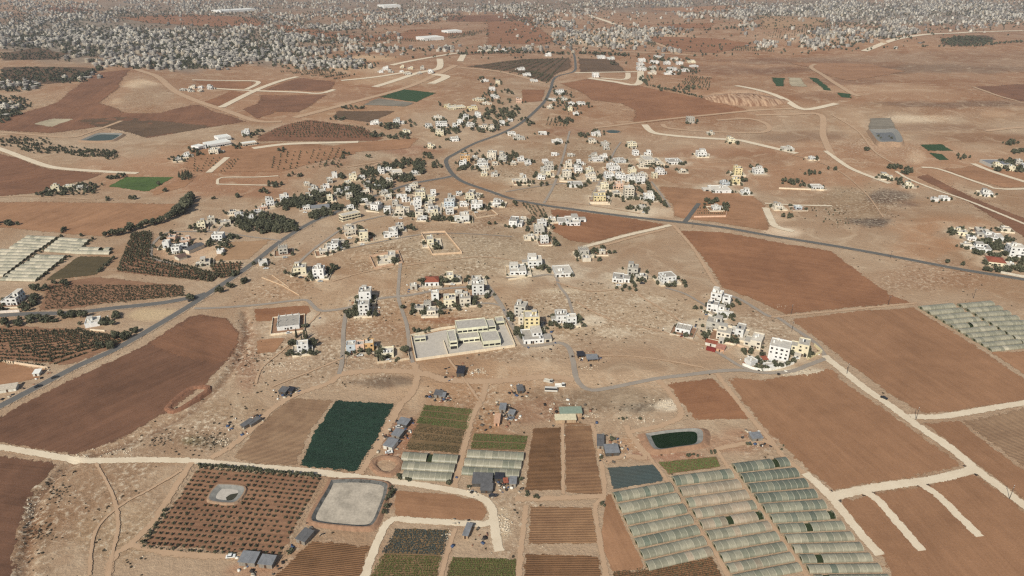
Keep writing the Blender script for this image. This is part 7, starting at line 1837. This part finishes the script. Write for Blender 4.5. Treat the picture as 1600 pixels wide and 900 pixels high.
m_cropb = leaf_mat("leaf_crop_brown", (0.07, 0.06, 0.03), (0.14, 0.11, 0.06))
m_crops = leaf_mat("leaf_crop_slate", (0.04, 0.05, 0.045), (0.085, 0.10, 0.085))
crops("dense dark green leaves in the field above the pale road", [(524, 627), (616, 631), (562, 737), (468, 728)], 44, 0.75, m_cropd, (0.32, 0.5), density=.9)
crops("green vegetables in the upper striped beds", [(663, 633), (740, 640), (731, 672), (650, 661)], 18, 0.6, m_crop, skip=((.27, .33), (.60, .66)))
crops("fading brownish vegetables in the lower striped beds", [(649, 664), (730, 674), (718, 708), (633, 702)], 18, 0.7, m_cropb, skip=((.30, .36), (.63, .7)), density=.8)
crops("green vegetables in the small beds above the middle greenhouses", [(741, 678), (824, 682), (820, 703), (735, 700)], 12, 0.6, m_crop, skip=((.46, .56),))
crops("green crop rows under the green pond", [(1030, 723), (1118, 715), (1125, 729), (1045, 740)], 8, 0.6, m_crop)
crops("sparse slate green rows of the half bare vegetable field", [(618, 827), (702, 829), (692, 868), (596, 864)], 24, 0.6, m_crops, density=.75)
crops("yellow green rows at the bottom of the half bare field", [(596, 866), (690, 870), (676, 925), (568, 925)], 22, 0.6, m_cropy, density=.8)
crops("yellow green leafy rows at the bottom edge", [(707, 871), (806, 874), (805, 925), (694, 925)], 22, 0.6, m_cropy)
crops("thin green rows at the foot of the left greenhouses", [(958, 894), (1112, 870), (1128, 898), (955, 925)], 12, 0.9, m_cropb, density=.7)

# ------------------------------------------------------------------ vehicles
m_tyre = plain("tyre", (34, 33, 32), 0.9); m_glass = plain("car_glass", (40, 46, 52), 0.15, spec=0.5); m_lamp = plain("lamp_lens", (230, 220, 200), 0.2)
def car(label, px, py, yaw, rgb, kind='car'):
    P = at(px, py); z = P.z + 0.75 + 0.0004 * P.y
    P2 = Vector((P.x, P.y, float(lift(P.x, P.y, 6)) + 0.02))
    root = empty("parked_car" if kind == 'car' else kind, P2 if kind == 'car' else P, math.radians(yaw))
    paint = plain("paint_%d_%d_%d" % rgb, rgb, 0.3, 0.06, spec=0.5)
    if kind == 'car': L, W, hb, hc, c0, c1 = 4.4, 1.8, 0.85, 1.45, -1.5, 1.0
    elif kind == 'bus': L, W, hb, hc, c0, c1 = 8.5, 2.4, 1.5, 2.9, -4.1, 4.0
    else: L, W, hb, hc, c0, c1 = 6.5, 2.3, 1.1, 2.5, 1.2, 3.0
    prof = [(-L / 2, 0.3), (L / 2, 0.3), (L / 2, hb * .8), (L / 2 - .25, hb), (-L / 2 + .2, hb), (-L / 2, hb * .85)]
    n_ = len(prof)
    V = [(x, -W / 2, z) for x, z in prof] + [(x, W / 2, z) for x, z in prof]
    MB().add(V, [tuple(range(n_)), tuple(range(2 * n_ - 1, n_ - 1, -1))] + [(i, n_ + i, n_ + (i + 1) % n_, (i + 1) % n_) for i in range(n_)]).build("body", paint, root)
    t = 0.45 if kind == 'car' else 0.1
    V = [(c0, -W / 2 + .06, hb), (c1, -W / 2 + .06, hb), (c1, W / 2 - .06, hb), (c0, W / 2 - .06, hb), (c0 + t, -W / 2 + .2, hc - .06), (c1 - t * 1.3, -W / 2 + .2, hc - .06), (c1 - t * 1.3, W / 2 - .2, hc - .06), (c0 + t, W / 2 - .2, hc - .06)]
    MB().add(V, BOX_F).build("window_band", m_glass, root)
    MB().box(c0 + t - .05, c1 - t * 1.3 + .05, -W / 2 + .17, W / 2 - .17, hc - .06, hc).build("roof_panel", paint, root)
    if kind == 'truck': MB().box(-L / 2 + .1, 1.1, -W / 2, W / 2, hb, hb + 0.15).box(-L / 2 + .1, 1.1, -W / 2, -W / 2 + .08, hb + .15, hb + .8).box(-L / 2 + .1, 1.1, W / 2 - .08, W / 2, hb + .15, hb + .8).build("cargo_bed", paint, root)
    for sx in (-L * .31, L * .31):
        for sy in (-1, 1):
            w_ = MB(); w_.cyl(0, 0, -0.11, 0.11, 0.33, 12); o = w_.build("wheel", m_tyre, root); o.location = (sx, sy * (W / 2 - .12), 0.33); o.rotation_euler = (math.pi / 2, 0, 0)
    for sy in (-1, 1): MB().box(L / 2 - .02, L / 2 + .03, sy * W * .36 - .18, sy * W * .36 + .18, hb * .55, hb * .75).build("headlight", m_lamp, root)
    return tag(root, label, kind)
car("black car driving on the pale dirt road", 1381, 623, -42, (36, 34, 36))
car("dark car on the asphalt road, nearer the left edge", 60, 605, 40, (46, 46, 48))
car("dark car on the asphalt road, farther from the left edge", 86, 591, 40, (60, 58, 56))
car("white car parked beside the blue-grey shed", 361, 871, 10, (228, 226, 222))
car("white car parked below the lower crop track shed", 608, 708, 14, (228, 226, 222))
car("dark car parked on the loop road by the patched sheds", 770, 776, 10, (64, 62, 66))
car("white and dark pickup beside the upper crop track shed", 624, 668, 10, (206, 204, 200))
car("grey car in the dirt yard under the grey huts", 798, 655, 20, (120, 122, 128))
car("pale car on the village street by the school corner", 795, 500, -58, (196, 196, 196))
car("dark car near the side road junction", 298, 471, 30, (60, 58, 58))
car("long pale bus body parked on the grey open ground", 861, 611, -4, (206, 200, 190), 'bus')
car("white truck parked on the grey open ground", 875, 604, 4, (226, 222, 214), 'truck')
car("small pale truck parked above the bus", 857, 597, -20, (190, 184, 172), 'truck')
# cars parked by the houses
_rc = random.Random(41); _cars = 0
_cand = [h for h in HOUSES if h[3] < 9 and 'hidden' not in h[0]['label'] and at(h[1], h[2]).y < 760 and len(h[0]['label'].split()) <= 9]
_rc.shuffle(_cand)
for (ro, hx_, hy_, ci_, ds_) in _cand[:24]:
    nm_, rgb_ = _rc.choice([("white", (226, 224, 220)), ("white", (226, 224, 220)), ("silver", (170, 172, 174)), ("dark", (58, 58, 62)), ("red", (120, 44, 38))])
    car(f"{nm_} car parked in front of the {ro['label']}", hx_ + _rc.uniform(-4, 4), hy_ + _rc.uniform(4.5, 6.0), _rc.uniform(-25, 25), rgb_)
def container(label, px, py, yaw, rgb):
    P = at(px, py); root = empty("shipping_container", P, math.radians(yaw)); mat = plain("container_%d" % rgb[0], rgb, 0.6)
    mb = MB(); L, W, H = 6.5, 2.4, 2.6
    mb.box(-L / 2, L / 2, 0, W, 0.1, H)
    for i in range(16): mb.box(-L / 2 + .3 + i * .38, -L / 2 + .48 + i * .38, -0.05, 0, 0.3, H - .2)
    mb.build("body", mat, root)
    MB().box(L / 2, L / 2 + .06, 0.1, W / 2 - .03, .25, H - .15).build("door", mat, root); MB().box(L / 2, L / 2 + .06, W / 2 + .03, W - .1, .25, H - .15).build("door", mat, root)
    return tag(root, label, "container")
container("dark red container in the right village", 1110, 549, -28, (128, 50, 46))

# ------------------------------------------------------------------ odds and ends lying round the farm sheds
KV = []; KF = []; KC = []
for (hx_, hy_, r_) in HOUSE_POS:
    if hy_ > 560: continue
    for _ in range(16 if hy_ < 420 else 8):
        a_ = rnd_t.uniform(0, 6.283); d_ = r_ * rnd_t.uniform(1.1, 2.2) + 1; x_ = hx_ + d_ * math.cos(a_); y_ = hy_ + d_ * math.sin(a_)
        q_ = to_px(x_, y_, hs(x_, y_))
        if any(inside1(q_[0], q_[1], f_) for f_ in FIELD_POLYS): continue
        sx_, sy_, sz_ = rnd_t.uniform(.2, 1.1), rnd_t.uniform(.2, .9), rnd_t.uniform(.2, 1.0); c_ = alb(rnd_t.choice([(220, 214, 204), (60, 56, 54), (96, 88, 80), (140, 100, 80), (70, 84, 110), (190, 176, 156), (50, 46, 44), (176, 160, 140)]))
        th_ = rnd_t.uniform(0, 3); cc, ss = math.cos(th_), math.sin(th_); b_ = len(KV); z_ = hs(x_, y_)
        for (u, v, w_) in box_v(-sx_, sx_, -sy_, sy_, -.2, sz_): KV.append((x_ + u * cc - v * ss, y_ + u * ss + v * cc, z_ + w_)); KC.append(c_)
        KF.extend([tuple(i + b_ for i in f_) for f_ in BOX_F])
me = np_mesh("yard_clutter", KV, KF); cattr(me, 'Col', KC)
m_clut, _t3, _b3 = nt("clutter"); _t3.links.new(attrn(_t3, 'Col', 'Color'), _b3.inputs['Base Color'])
tag(link("yard_clutter", me, m_clut), "crates, drums, planks and scrap lying around the sheds and houses", "clutter", kind="stuff")

# ------------------------------------------------------------------ utility poles
m_pole = plain("pole_steel", (92, 84, 78), 0.7)
def pole(label, px, py, h, yaw):
    P = at(px, py); root = empty("utility_pole", P, math.radians(yaw))
    MB().cyl(0, 0, -0.5, h, 0.19, 8, 0.11).build("shaft", m_pole, root)
    MB().box(-1.3, 1.3, -0.08, 0.08, h - 0.9, h - 0.72).build("crossarm", m_pole, root)
    for x in (-1.15, 0, 1.15): MB().cyl(x, 0, h - (.72 if x else 0), h - (.3 if x else -.35), 0.07, 6).build("insulator", m_tankw, root)
    return tag(root, label, "pole", "utility poles along the dirt road")
pole("utility pole at the fork of the two pale dirt roads", 1431, 656, 9, 50)
pole("utility pole at the first bend of the pale dirt road", 1323, 585, 8.5, 50)
pole("utility pole by the grey street behind the cream house", 1237, 518, 8.5, 50)
pole("utility pole on the red field edge above the grey street", 1236, 491, 8.5, 50)
pole("utility pole on the pale road near the lower right corner", 1577, 780, 9, 50)
pole("utility pole on the track left of the right greenhouses", 1388, 477, 8.5, 10)
pole("utility pole behind the far right greenhouses", 1521, 466, 8.5, 10)
pole("thin pole below the orange house", 542, 573, 7, 0)
pole("pole on the highway near the nursery drive", 1081, 356, 8, 0)
pole("pole on the highway in the middle of the red field edge", 1391, 404, 8, 0)

# ------------------------------------------------------------------ haze
if HAZE_DENSITY:
    hz = MB().box(-34000, 34000, -2650, 26200, -60, CAM_H + 12).build("haze", None)
    m = bpy.data.materials.new("haze"); m.use_nodes = True; t = m.node_tree
    for n_ in list(t.nodes): t.nodes.remove(n_)
    ou = t.nodes.new('ShaderNodeOutputMaterial'); pv = t.nodes.new('ShaderNodeVolumePrincipled')
    pv.inputs['Color'].default_value = (0.86, 0.88, 0.92, 1); pv.inputs['Density'].default_value = HAZE_DENSITY; pv.inputs['Anisotropy'].default_value = 0.0
    t.links.new(pv.outputs[0], ou.inputs['Volume'])
    hz.data.materials.append(m)
    tag(hz, "thin pale dusty haze lying over the whole plain", "haze", kind="stuff")
